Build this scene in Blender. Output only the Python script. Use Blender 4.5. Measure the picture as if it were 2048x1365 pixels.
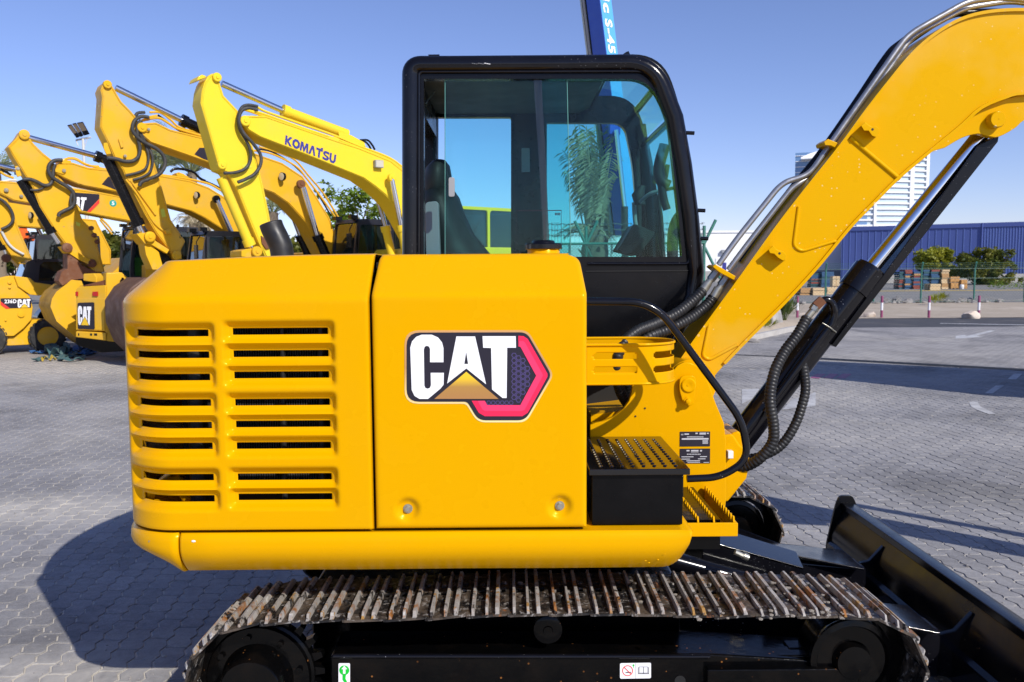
import bpy, bmesh, math, random
from math import sin, cos, pi, sqrt, radians, atan2, floor, hypot
from mathutils import Vector, Matrix
from mathutils.geometry import tessellate_polygon

for o in list(bpy.data.objects):
    bpy.data.objects.remove(o)
SC = bpy.context.scene
COL = SC.collection
rnd = random.Random(7)

# ------------------------------------------------------------------ camera
EYE = Vector((0.0, 0.0, 1.8))
FPX = 1680.0                                   # focal length in pixels of the 2048 px wide photograph
PITCH = math.atan2(142.5, FPX)
ROLL = radians(0.4)
cam_d = bpy.data.cameras.new('camera')
cam_d.sensor_width = 36.0
cam_d.lens = FPX / 2048 * 36.0
cam_d.clip_start = 0.05
cam_d.clip_end = 3000
cam_d.dof.use_dof = True
cam_d.dof.focus_distance = 3.1
cam_d.dof.aperture_fstop = 9.0
cam = bpy.data.objects.new('camera', cam_d)
COL.objects.link(cam)
RM = Matrix.Rotation(pi / 2 - PITCH, 3, 'X') @ Matrix.Rotation(-ROLL, 3, 'Z')
cam.matrix_world = Matrix.Translation(EYE) @ RM.to_4x4()
SC.camera = cam

# ------------------------------------------------------------------ sky, sun, exposure
SUN_FROM = Vector((0.85, -1.09, 1.0)).normalized()
SUN_EL = math.asin(SUN_FROM.z)
W = bpy.data.worlds.new('World')
SC.world = W
W.use_nodes = True
nt = W.node_tree
nt.nodes.clear()
sky = nt.nodes.new('ShaderNodeTexSky')
sky.sky_type = 'NISHITA'
sky.sun_disc = False
sky.sun_elevation = SUN_EL
sky.sun_rotation = atan2(SUN_FROM.x, SUN_FROM.y)
sky.altitude = 0
sky.air_density = 0.9
sky.dust_density = 0.1
sky.ozone_density = 4.0
bg = nt.nodes.new('ShaderNodeBackground')
bg.inputs['Strength'].default_value = 0.142
wo = nt.nodes.new('ShaderNodeOutputWorld')
tint = nt.nodes.new('ShaderNodeMix'); tint.data_type = 'RGBA'; tint.blend_type = 'MULTIPLY'
tint.inputs[0].default_value = 1.0
tint.inputs[7].default_value = (0.97, 0.86, 1.03, 1)          # the photograph's violet white balance
nt.links.new(sky.outputs[0], tint.inputs[6])
nt.links.new(tint.outputs[2], bg.inputs[0])
nt.links.new(bg.outputs[0], wo.inputs[0])
sd = bpy.data.lights.new('sun', 'SUN')
sd.energy = 4.8
sd.angle = radians(0.5)
sd.color = (1.0, 0.95, 0.87)
so = bpy.data.objects.new('sun', sd)
so.rotation_euler = (-SUN_FROM).to_track_quat('-Z', 'Y').to_euler()
so.location = (10, -12, 14)
COL.objects.link(so)
vs = SC.view_settings
vs.view_transform = 'Standard'
vs.look = 'None'
vs.gamma = 1.0
vs.use_curve_mapping = False
vs.exposure = 0.0

# ------------------------------------------------------------------ placing helpers
class PL:
    """a vertical plane through (x0, y0); th turns it, offsets run away from the viewer"""
    def __init__(s, x0, y0, th=0.0):
        s.o = Vector((x0, y0, 0))
        s.u = Vector((cos(th), sin(th), 0))
        s.n = Vector((-sin(th), cos(th), 0))
    def P(s, px, py, off=0.0):
        d = RM @ Vector(((px - 1024) / FPX, -(py - 682.5) / FPX, -1.0))
        t = ((s.o + s.n * off) - EYE).dot(s.n) / d.dot(s.n)
        return EYE + d * t
    def W(s, a, z, off=0.0):
        v = s.o + s.u * a + s.n * off
        return Vector((v.x, v.y, z))

def at(px, py, Y):
    return PL(0, Y).P(px, py)

def ground(px, py, z=0.0):
    d = RM @ Vector(((px - 1024) / FPX, -(py - 682.5) / FPX, -1.0))
    return EYE + d * ((z - EYE.z) / d.z)

def cv(ox, oy, s, pts):
    return [(ox + x / s, oy + y / s) for x, y in pts]

# ------------------------------------------------------------------ mesh helper
class MB:
    def __init__(s):
        s.v = []; s.f = []; s.m = []; s.mi = 0
    def add(s, vs, fs):
        b = len(s.v)
        s.v += [tuple(p) for p in vs]
        for f in fs:
            s.f.append(tuple(b + i for i in f)); s.m.append(s.mi)
        return b
    def box(s, x0, x1, y0, y1, z0, z1, mat=None):
        p = [(x, y, z) for z in (z0, z1) for y in (y0, y1) for x in (x0, x1)]
        if mat is not None: p = [mat @ Vector(q) for q in p]
        s.add(p, [(0, 2, 3, 1), (4, 5, 7, 6), (0, 1, 5, 4), (2, 6, 7, 3), (0, 4, 6, 2), (1, 3, 7, 5)])
        return s
    def hexa(s, a, b):
        """two quads (lists of 4 points) joined to a solid"""
        s.add(list(a) + list(b), [(3, 2, 1, 0), (4, 5, 6, 7), (0, 1, 5, 4), (1, 2, 6, 5), (2, 3, 7, 6), (3, 0, 4, 7)])
        return s
    def loft(s, rings, closed=True, caps=True):
        n = len(rings[0]); b = len(s.v)
        for r in rings: s.v += [tuple(p) for p in r]
        for i in range(len(rings) - 1):
            for j in range(n if closed else n - 1):
                k = (j + 1) % n
                s.f.append((b + i * n + j, b + i * n + k, b + (i + 1) * n + k, b + (i + 1) * n + j)); s.m.append(s.mi)
        if caps:
            s.f.append(tuple(b + j for j in reversed(range(n)))); s.m.append(s.mi)
            e = b + (len(rings) - 1) * n
            s.f.append(tuple(e + j for j in range(n))); s.m.append(s.mi)
        return s
    def prism(s, front, back):
        """front: contour seen from the viewer, back: same number of points behind it"""
        return s.loft([front, back])
    def prism_h(s, outer, holes, vec):
        """contour with holes pushed along vec"""
        loops = [list(outer)] + [list(h) for h in holes]
        tris = tessellate_polygon([[Vector(p) for p in l] for l in loops])
        flat = [Vector(p) for l in loops for p in l]
        n = len(flat); b = len(s.v)
        s.v += [tuple(p) for p in flat] + [tuple(p + vec) for p in flat]
        for t in tris:
            s.f.append((b + t[0], b + t[1], b + t[2])); s.m.append(s.mi)
            s.f.append((b + n + t[2], b + n + t[1], b + n + t[0])); s.m.append(s.mi)
        k = 0
        for l in loops:
            for i in range(len(l)):
                j = (i + 1) % len(l)
                s.f.append((b + k + i, b + k + j, b + n + k + j, b + n + k + i)); s.m.append(s.mi)
            k += len(l)
        return s
    def tube(s, pts, r, seg=10, caps=True):
        pts = [Vector(p) for p in pts]
        rr = r if isinstance(r, (list, tuple)) else [r] * len(pts)
        rings = []; up = None
        for i, p in enumerate(pts):
            a = pts[max(i - 1, 0)]; c = pts[min(i + 1, len(pts) - 1)]
            t = (c - a)
            if t.length < 1e-9: t = Vector((0, 0, 1))
            t.normalize()
            if up is None:
                up = t.orthogonal().normalized()
            up = (up - t * up.dot(t))
            if up.length < 1e-6: up = t.orthogonal()
            up.normalize()
            w = t.cross(up)
            rings.append([p + (up * cos(2 * pi * k / seg) + w * sin(2 * pi * k / seg)) * rr[i] for k in range(seg)])
        return s.loft(rings, True, caps)
    def cyl(s, a, b, r, seg=16, r2=None):
        return s.tube([a, b], [r, r if r2 is None else r2], seg)
    def lathe(s, prof, c, axis, seg=24):
        """prof: (distance along axis, radius)"""
        ax = Vector(axis).normalized(); up = ax.orthogonal().normalized(); w = ax.cross(up); c = Vector(c)
        rings = [[c + ax * d + (up * cos(2 * pi * k / seg) + w * sin(2 * pi * k / seg)) * max(r, 1e-4) for k in range(seg)] for d, r in prof]
        return s.loft(rings, True, True)
    def ball(s, c, r, seg=8, ring=6, sq=(1, 1, 1)):
        c = Vector(c); rings = []
        for i in range(ring + 1):
            a = -pi / 2 + pi * i / ring
            rings.append([c + Vector((cos(a) * cos(2 * pi * k / seg) * r * sq[0], cos(a) * sin(2 * pi * k / seg) * r * sq[1], sin(a) * r * sq[2])) for k in range(seg)])
        return s.loft(rings, True, False)
    def obj(s, name, mats, parent=None, smooth=None, bevel=0, seg=2, solid=0):
        me = bpy.data.meshes.new(name)
        o = bpy.data.objects.new(name, me)
        COL.objects.link(o)
        org = Vector((0, 0, 0))
        p = parent
        while p is not None:
            org += p.location; p = p.parent
        if parent is None and s.v:
            xs = [v[0] for v in s.v]; ys = [v[1] for v in s.v]; zs = [v[2] for v in s.v]
            org = Vector(((min(xs) + max(xs)) / 2, (min(ys) + max(ys)) / 2, min(zs)))
            o.location = org
        me.from_pydata([(v[0] - org.x, v[1] - org.y, v[2] - org.z) for v in s.v], [], s.f)
        if not isinstance(mats, (list, tuple)): mats = [mats]
        for m in mats: me.materials.append(m)
        if len(mats) > 1: me.polygons.foreach_set('material_index', s.m)
        bm = bmesh.new(); bm.from_mesh(me)
        bmesh.ops.recalc_face_normals(bm, faces=bm.faces)
        bm.to_mesh(me); bm.free()
        if smooth is not None:
            me.shade_smooth()
            me.set_sharp_from_angle(angle=radians(smooth))
        if parent is not None: o.parent = parent
        if solid:
            md = o.modifiers.new('thick', 'SOLIDIFY'); md.thickness = solid; md.offset = -1
        if bevel:
            md = o.modifiers.new('edge', 'BEVEL'); md.width = bevel; md.segments = seg; md.limit_method = 'ANGLE'; md.angle_limit = radians(35)
            if smooth is None: me.shade_smooth()
            md.harden_normals = True
        return o

def empty(name, loc, label, cat, group=None):
    o = bpy.data.objects.new(name, None)
    COL.objects.link(o)
    o.location = loc
    o.empty_display_size = 0.3
    return tag(o, label, cat, group)

def tag(o, label=None, cat=None, group=None, kind=None):
    if label: o['label'] = label
    if cat: o['category'] = cat
    if group: o['group'] = group
    if kind: o['kind'] = kind
    return o

def copy_tree(o, parent=None):
    c = o.copy(); COL.objects.link(c); c.parent = parent
    for ch in list(o.children): copy_tree(ch, c)
    return c

def spline(pts, n=8):
    """Catmull-Rom through 3D (or 2D) points"""
    pts = [Vector(p) for p in pts]; out = []
    for i in range(len(pts) - 1):
        p0 = pts[max(i - 1, 0)]; p1 = pts[i]; p2 = pts[i + 1]; p3 = pts[min(i + 2, len(pts) - 1)]
        for k in range(n):
            t = k / n
            out.append(0.5 * ((2 * p1) + (p2 - p0) * t + (2 * p0 - 5 * p1 + 4 * p2 - p3) * t * t + (3 * p1 - p0 - 3 * p2 + p3) * t ** 3))
    out.append(pts[-1])
    return out

def rounded(pts, r, n=5):
    """2D contour with its corners rounded (r may be a list)"""
    out = []; N = len(pts)
    for i in range(N):
        p = Vector(pts[i]); a = Vector(pts[i - 1]); c = Vector(pts[(i + 1) % N])
        ri = r[i] if isinstance(r, (list, tuple)) else r
        u = a - p; v = c - p
        ri = min(ri, u.length * 0.48, v.length * 0.48)
        if ri <= 0: out.append(tuple(p)); continue
        s = p + u.normalized() * ri; e = p + v.normalized() * ri
        for k in range(n + 1):
            t = k / n
            q = s * (1 - t) ** 2 + p * 2 * t * (1 - t) + e * t * t
            out.append(tuple(q))
    return out

def fillet_path(pts, r, n=6):
    out = [Vector(pts[0])]
    for i in range(1, len(pts) - 1):
        p = Vector(pts[i]); a = Vector(pts[i - 1]); c = Vector(pts[i + 1])
        u = a - p; v = c - p
        ri = min(r[i] if isinstance(r, (list, tuple)) else r, u.length * 0.48, v.length * 0.48)
        s = p + u.normalized() * ri; e = p + v.normalized() * ri
        for k in range(n + 1):
            t = k / n
            out.append(s * (1 - t) ** 2 + p * 2 * t * (1 - t) + e * t * t)
    out.append(Vector(pts[-1]))
    return out

def text_polys(txt, bold=0.0):
    """flat letter shapes: (verts 2D, faces), cap height about 0.7"""
    cu = bpy.data.curves.new('lettering', 'FONT')
    cu.body = txt; cu.size = 1.0; cu.space_character = 1.0 + bold * 3.2; cu.offset = bold; cu.resolution_u = 3
    ob = bpy.data.objects.new('lettering', cu)
    COL.objects.link(ob)
    dg = bpy.context.evaluated_depsgraph_get()
    me = bpy.data.meshes.new_from_object(ob.evaluated_get(dg))
    vs_ = [(v.co.x, v.co.y) for v in me.vertices]; fs = [tuple(p.vertices) for p in me.polygons]
    bpy.data.objects.remove(ob); bpy.data.curves.remove(cu); bpy.data.meshes.remove(me)
    return vs_, fs

def text_on(mb, txt, quad, bold=0.0):
    """lettering stretched over four 3D points TL, TR, BR, BL"""
    vs_, fs = text_polys(txt, bold)
    x0 = min(v[0] for v in vs_); x1 = max(v[0] for v in vs_); y0 = min(v[1] for v in vs_); y1 = max(v[1] for v in vs_)
    TL, TR, BR, BL = [Vector(q) for q in quad]
    pts = []
    for x, y in vs_:
        a = (x - x0) / (x1 - x0); b = (y - y0) / (y1 - y0)
        pts.append((BL * (1 - a) + BR * a) * (1 - b) + (TL * (1 - a) + TR * a) * b)
    mb.add(pts, fs)
    return mb
# ------------------------------------------------------------------ materials
M = {}
def nd(t, typ, **kw):
    n = t.nodes.new(typ)
    for k, v in kw.items():
        if k in n.inputs: n.inputs[k].default_value = v
        else: setattr(n, k, v)
    return n

def mat(name, col=(0.5, 0.5, 0.5), rough=0.5, metal=0.0, coat=0.0, spec=0.5):
    m = bpy.data.materials.new(name); m.use_nodes = True
    b = m.node_tree.nodes['Principled BSDF']
    b.inputs['Base Color'].default_value = (*col, 1)
    b.inputs['Roughness'].default_value = rough
    b.inputs['Metallic'].default_value = metal
    b.inputs['Coat Weight'].default_value = coat
    b.inputs['Coat Roughness'].default_value = 0.08
    b.inputs['Specular IOR Level'].default_value = spec
    M[name] = m
    return m

def ramp(t, src, stops, interp='LINEAR'):
    r = t.nodes.new('ShaderNodeValToRGB'); r.color_ramp.interpolation = interp
    e = r.color_ramp.elements
    while len(e) < len(stops): e.new(0.5)
    for i, (p, c) in enumerate(stops):
        e[i].position = p
        e[i].color = (*c, 1) if isinstance(c, (tuple, list)) else (c, c, c, 1)
    t.links.new(src, r.inputs[0])
    return r.outputs[0]

def noise(t, scale, detail=4, rough=0.55, vec=None, dist=0.0):
    n = t.nodes.new('ShaderNodeTexNoise')
    n.inputs['Scale'].default_value = scale; n.inputs['Detail'].default_value = detail
    n.inputs['Roughness'].default_value = rough; n.inputs['Distortion'].default_value = dist
    if vec is None:
        tc = t.nodes.new('ShaderNodeTexCoord'); vec = tc.outputs['Object']
    t.links.new(vec, n.inputs['Vector'])
    return n.outputs['Fac']

def mixc(t, fac, a, b, mode='MIX'):
    n = t.nodes.new('ShaderNodeMix'); n.data_type = 'RGBA'; n.blend_type = mode
    for i, v in ((0, fac), (6, a), (7, b)):
        if isinstance(v, (int, float)): n.inputs[i].default_value = v
        elif isinstance(v, (tuple, list)): n.inputs[i].default_value = (*v, 1) if len(v) == 3 else v
        else: t.links.new(v, n.inputs[i])
    return n.outputs[2]

def mathn(t, op, a, b=None):
    n = t.nodes.new('ShaderNodeMath'); n.operation = op
    for i, v in enumerate((a, b)):
        if v is None: continue
        if isinstance(v, (int, float)): n.inputs[i].default_value = v
        else: t.links.new(v, n.inputs[i])
    return n.outputs[0]

def bump(t, h, strength=0.2, dist=0.01):
    n = t.nodes.new('ShaderNodeBump'); n.inputs['Strength'].default_value = strength; n.inputs['Distance'].default_value = dist
    t.links.new(h, n.inputs['Height'])
    t.links.new(n.outputs[0], t.nodes['Principled BSDF'].inputs['Normal'])

def specks(t, scale, size, density, patch_scale, lo=0.42, hi=0.58):
    """tiny splashed dots, gathered in patches"""
    v = t.nodes.new('ShaderNodeTexVoronoi'); v.inputs['Scale'].default_value = scale
    tc = t.nodes.new('ShaderNodeTexCoord'); t.links.new(tc.outputs['Object'], v.inputs['Vector'])
    sx = t.nodes.new('ShaderNodeSeparateColor'); t.links.new(v.outputs['Color'], sx.inputs[0])
    lim = mathn(t, 'MULTIPLY', sx.outputs[1], size)
    dot = mathn(t, 'LESS_THAN', v.outputs['Distance'], lim)
    keep = mathn(t, 'LESS_THAN', sx.outputs[0], density)
    return mathn(t, 'MULTIPLY', mathn(t, 'MULTIPLY', dot, keep), ramp(t, noise(t, patch_scale, 3), [(lo, 0.0), (hi, 1.0)]))

def paint(name, col, rough=0.3, coat=0.35, dirt=(0.35, 0.26, 0.12), dirt_amt=0.25, scale=2.2, spots=0.0, spotcol=(0.75, 0.6, 0.3), spotscale=60, spotsize=0.3, peel=0.03):
    m = mat(name, col, rough, 0, coat)
    t = m.node_tree; b = t.nodes['Principled BSDF']
    big = noise(t, scale, 5, 0.6)
    f = ramp(t, big, [(0.5, 0.0), (0.78, 1.0)])
    f = mathn(t, 'MULTIPLY', f, dirt_amt)
    c = mixc(t, f, col, dirt)
    if spots > 0:
        c = mixc(t, specks(t, spotscale, spotsize, spots, scale * 1.4), c, spotcol)
    t.links.new(c, b.inputs['Base Color'])
    if 'yellow' in name:
        b.inputs['Specular IOR Level'].default_value = 0.3; b.inputs['Specular Tint'].default_value = (1, 0.72, 0.12, 1)
    if 'black' in name: b.inputs['Specular IOR Level'].default_value = 0.2 if name in ('black_paint', 'black_gloss') else 0.14
    r = ramp(t, noise(t, scale * 3, 4), [(0.3, rough * 0.75), (0.75, min(1, rough * 1.45))])
    t.links.new(r, b.inputs['Roughness'])
    bump(t, noise(t, 22, 3, 0.6), peel, 0.004)
    return m

YEL = (0.72, 0.355, 0.0)
paint('yellow_paint', YEL, 0.24, 0.02, dirt=(0.62, 0.32, 0.01), dirt_amt=0.2)
paint('yellow_boom', (0.66, 0.345, 0.0004), 0.28, 0.02, dirt=(0.66, 0.44, 0.12), dirt_amt=0.8, scale=0.9, spots=0.3, spotcol=(0.7, 0.5, 0.2), spotscale=45)
paint('fleet_yellow', (0.72, 0.40, 0.025), 0.42, 0.1, dirt=(0.52, 0.36, 0.12), dirt_amt=0.6, scale=1.6, spots=0.12, spotcol=(0.45, 0.28, 0.1), spotscale=18)
paint('fleet_yellow_pale', (0.84, 0.60, 0.035), 0.4, 0.1, dirt=(0.6, 0.42, 0.12), dirt_amt=0.25, scale=1.3)
paint('worn_yellow', (0.72, 0.40, 0.02), 0.5, 0.0, dirt=(0.5, 0.4, 0.22), dirt_amt=0.6, scale=3.0, spots=0.3, spotcol=(0.16, 0.08, 0.03), spotscale=18)
paint('blade_black', (0.003, 0.003, 0.004), 0.2, 0.0, dirt=(0.02, 0.016, 0.014), dirt_amt=0.4, spots=0.2, spotcol=(0.2, 0.12, 0.06), spotscale=70, spotsize=0.2)
M['blade_black'].node_tree.nodes['Principled BSDF'].inputs['Specular IOR Level'].default_value = 0.3
paint('shaded_bucket_shell', (0.40, 0.23, 0.03), 0.55, 0.0, dirt=(0.16, 0.08, 0.03), dirt_amt=0.8, scale=2.2, spots=0.3, spotcol=(0.1, 0.05, 0.02), spotscale=14)  # brown base carries the shell's grazing shade, with real dirt on top
paint('black_paint', (0.004, 0.004, 0.005), 0.24, 0.1, dirt=(0.014, 0.014, 0.016), dirt_amt=0.4, spots=0.4, spotcol=(0.40, 0.40, 0.42), spotscale=140, spotsize=0.18, scale=3)
paint('black_gloss', (0.004, 0.004, 0.006), 0.17, 0.3, dirt=(0.014, 0.014, 0.018), dirt_amt=0.4, scale=4, spots=0.22, spotcol=(0.3, 0.3, 0.32), spotscale=140, spotsize=0.2, peel=0.08)
paint('lid_gloss', (0.003, 0.003, 0.004), 0.07, 0.25, dirt=(0.012, 0.012, 0.012), dirt_amt=0.2, scale=4, peel=0.03)
paint('black_oily', (0.0018, 0.0018, 0.002), 0.16, 0.06, dirt=(0.014, 0.009, 0.006), dirt_amt=0.35, scale=9, spots=0.14, spotcol=(0.22, 0.085, 0.02), spotscale=60, spotsize=0.26, peel=0.35)
paint('navy_cab', (0.010, 0.011, 0.020), 0.35, 0.2, dirt=(0.06, 0.05, 0.05), dirt_amt=0.4)
paint('box_black', (0.0025, 0.0025, 0.003), 0.3, 0.03, dirt=(0.010, 0.009, 0.010), dirt_amt=0.6, spots=0.12, spotcol=(0.16, 0.16, 0.17), spotscale=150, spotsize=0.2, scale=5)
paint('grey_trim', (0.30, 0.31, 0.33), 0.5, 0.0, dirt_amt=0.1)
paint('cab_lining', (0.10, 0.095, 0.08), 0.8, 0.0, dirt=(0.2, 0.18, 0.14), dirt_amt=0.3)
paint('seat_fabric', (0.012, 0.013, 0.014), 0.6, 0.0, dirt=(0.06, 0.06, 0.06), dirt_amt=0.3)
paint('rubber', (0.012, 0.012, 0.013), 0.42, 0.0, dirt=(0.05, 0.048, 0.045), dirt_amt=0.5, scale=9)
paint('grey_hose', (0.035, 0.035, 0.035), 0.6, 0.0, dirt=(0.11, 0.1, 0.09), dirt_amt=0.6, scale=5)
paint('tyre_rubber', (0.02, 0.02, 0.02), 0.8, 0.0, dirt=(0.14, 0.12, 0.09), dirt_amt=0.7, scale=5)
mat('chrome', (0.75, 0.76, 0.78), 0.12, 1.0)
paint('steel_pipe', (0.42, 0.42, 0.43), 0.32, 0.0, dirt=(0.25, 0.23, 0.2), dirt_amt=0.4, scale=8)
M['steel_pipe'].node_tree.nodes['Principled BSDF'].inputs['Metallic'].default_value = 0.75
paint('zinc', (0.45, 0.43, 0.36), 0.35, 0.0, dirt=(0.2, 0.16, 0.09), dirt_amt=0.5, scale=25)
M['zinc'].node_tree.nodes['Principled BSDF'].inputs['Metallic'].default_value = 0.8
paint('rust', (0.16, 0.06, 0.025), 0.8, 0.0, dirt=(0.32, 0.2, 0.13), dirt_amt=0.7, scale=4, spots=0.35, spotcol=(0.05, 0.025, 0.015), spotscale=16)
paint('rusty_bucket', (0.11, 0.055, 0.035), 0.65, 0.0, dirt=(0.28, 0.19, 0.15), dirt_amt=0.7, scale=1.8, spots=0.35, spotcol=(0.05, 0.03, 0.02), spotscale=9)
mat('white_print', (0.86, 0.86, 0.88), 0.45)
mat('black_print', (0.014, 0.011, 0.022), 0.35)
mat('red_print', (0.75, 0.03, 0.02), 0.45)
mat('pink_print', (0.86, 0.012, 0.075), 0.4)
mat('light_pink_print', (0.88, 0.035, 0.13), 0.4)
mat('violet_print', (0.075, 0.055, 0.18), 0.45)
mat('blue_print', (0.035, 0.035, 0.24), 0.4)
mat('green_print', (0.0, 0.55, 0.03), 0.45)
mat('teal_print', (0.0, 0.32, 0.25), 0.45)
mat('lime_sticker', (0.62, 0.62, 0.05), 0.5)
mat('grey_print', (0.52, 0.52, 0.55), 0.4)
mat('fleet_print', (0.80, 0.50, 0.02), 0.45)
mat('red_lamp', (0.45, 0.01, 0.01), 0.2, coat=0.5)
mat('orange_plastic', (0.85, 0.12, 0.01), 0.4)
mat('lamp_glass', (0.55, 0.5, 0.38), 0.15, coat=0.6)
mat('lamp_grid', (0.17, 0.13, 0.09), 0.4)
paint('pole_paint', (0.6, 0.6, 0.58), 0.5, 0.0)
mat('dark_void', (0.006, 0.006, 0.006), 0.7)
paint('radiator_core', (0.02, 0.02, 0.02), 0.6, 0.0, dirt=(0.1, 0.1, 0.1), dirt_amt=0.5, scale=20)

def gradient_print(name, stops, axis=2):
    m = mat(name, (0.7, 0.5, 0.2), 0.4); t = m.node_tree
    tc = t.nodes.new('ShaderNodeTexCoord'); sx = t.nodes.new('ShaderNodeSeparateXYZ')
    t.links.new(tc.outputs['Generated'], sx.inputs[0])
    t.links.new(ramp(t, sx.outputs[axis], stops), t.nodes['Principled BSDF'].inputs['Base Color'])
gradient_print('logo_triangle_print', [(0.0, (0.40, 0.19, 0.06)), (0.45, (0.42, 0.22, 0.05)), (0.75, (0.8, 0.5, 0.02)), (1.0, (0.86, 0.56, 0.02))])
gradient_print('logo_edge_print', [(0.0, (0.85, 0.7, 0.32)), (0.35, (0.8, 0.55, 0.22)), (0.6, (0.5, 0.27, 0.1)), (1.0, (0.62, 0.33, 0.12))])

def glass(name, tint, refl=1.0, dirt=0.04):
    m = bpy.data.materials.new(name); m.use_nodes = True; t = m.node_tree; t.nodes.clear()
    out = nd(t, 'ShaderNodeOutputMaterial')
    tr = nd(t, 'ShaderNodeBsdfTransparent'); tr.inputs[0].default_value = (*tint, 1)
    gl = nd(t, 'ShaderNodeBsdfGlossy'); gl.inputs['Roughness'].default_value = 0.02; gl.inputs[0].default_value = (1, 1, 1, 1)
    fr = nd(t, 'ShaderNodeFresnel'); fr.inputs['IOR'].default_value = 1.45
    mx = nd(t, 'ShaderNodeMixShader')
    t.links.new(mathn(t, 'MULTIPLY', fr.outputs[0], refl), mx.inputs[0]); t.links.new(tr.outputs[0], mx.inputs[1]); t.links.new(gl.outputs[0], mx.inputs[2])
    df = nd(t, 'ShaderNodeBsdfDiffuse'); df.inputs[0].default_value = (0.5, 0.55, 0.52, 1)
    tc = nd(t, 'ShaderNodeTexCoord'); mp = nd(t, 'ShaderNodeMapping'); mp.inputs['Scale'].default_value = (70, 70, 2.2)
    t.links.new(tc.outputs['Object'], mp.inputs[0])
    streak = ramp(t, noise(t, 1.0, 4, 0.6, mp.outputs[0]), [(0.35, 0.0), (0.8, dirt)])
    sp = mathn(t, 'MULTIPLY', specks(t, 190, 0.13, 0.15, 4.0), 0.3)
    mx2 = nd(t, 'ShaderNodeMixShader')
    t.links.new(mathn(t, 'ADD', streak, sp), mx2.inputs[0]); t.links.new(mx.outputs[0], mx2.inputs[1]); t.links.new(df.outputs[0], mx2.inputs[2])
    t.links.new(mx2.outputs[0], out.inputs[0])
    M[name] = m
glass('teal_glass', (0.68, 0.91, 0.91), 0.4, 0.010)
glass('screen_glass', (0.70, 0.92, 0.91), 0.15, 0.01)
glass('clear_glass', (0.90, 0.98, 1.0), 0.4, 0.006)
glass('dark_glass', (0.25, 0.42, 0.42), 1.6, 0.05)

def shoe_mat(name, base, layers):
    m = mat(name, base, 0.45, 0.1); t = m.node_tree; b = t.nodes['Principled BSDF']
    oi = t.nodes.new('ShaderNodeObjectInfo'); tc = t.nodes.new('ShaderNodeTexCoord')
    va = t.nodes.new('ShaderNodeVectorMath'); va.operation = 'ADD'
    cx = t.nodes.new('ShaderNodeCombineXYZ')
    k = mathn(t, 'MULTIPLY', oi.outputs['Random'], 60.0)
    for i in range(3): t.links.new(k, cx.inputs[i])
    t.links.new(tc.outputs['Object'], va.inputs[0]); t.links.new(cx.outputs[0], va.inputs[1])
    c = base
    for col, sc, lo, hi in layers:
        c = mixc(t, ramp(t, noise(t, sc, 6, 0.65, va.outputs[0], 0.6), [(lo, 0.0), (hi, 1.0)]), c, col)
    t.links.new(c, b.inputs['Base Color'])
    t.links.new(ramp(t, noise(t, 40, 4, 0.6, va.outputs[0]), [(0.35, 0.25), (0.7, 0.8)]), b.inputs['Roughness'])
    bump(t, noise(t, 55, 5, 0.7, va.outputs[0]), 0.5, 0.006)
shoe_mat('shoe_plate', (0.006, 0.0055, 0.006), [((0.085, 0.065, 0.048), 9, 0.46, 0.60), ((0.34, 0.32, 0.30), 34, 0.56, 0.66), ((0.26, 0.09, 0.02), 12, 0.62, 0.70)])
shoe_mat('shoe_grouser', (0.36, 0.335, 0.31), [((0.30, 0.12, 0.03), 8, 0.52, 0.62), ((0.38, 0.21, 0.06), 14, 0.56, 0.63), ((0.5, 0.48, 0.45), 19, 0.58, 0.64), ((0.014, 0.011, 0.010), 13, 0.55, 0.62)])

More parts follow.
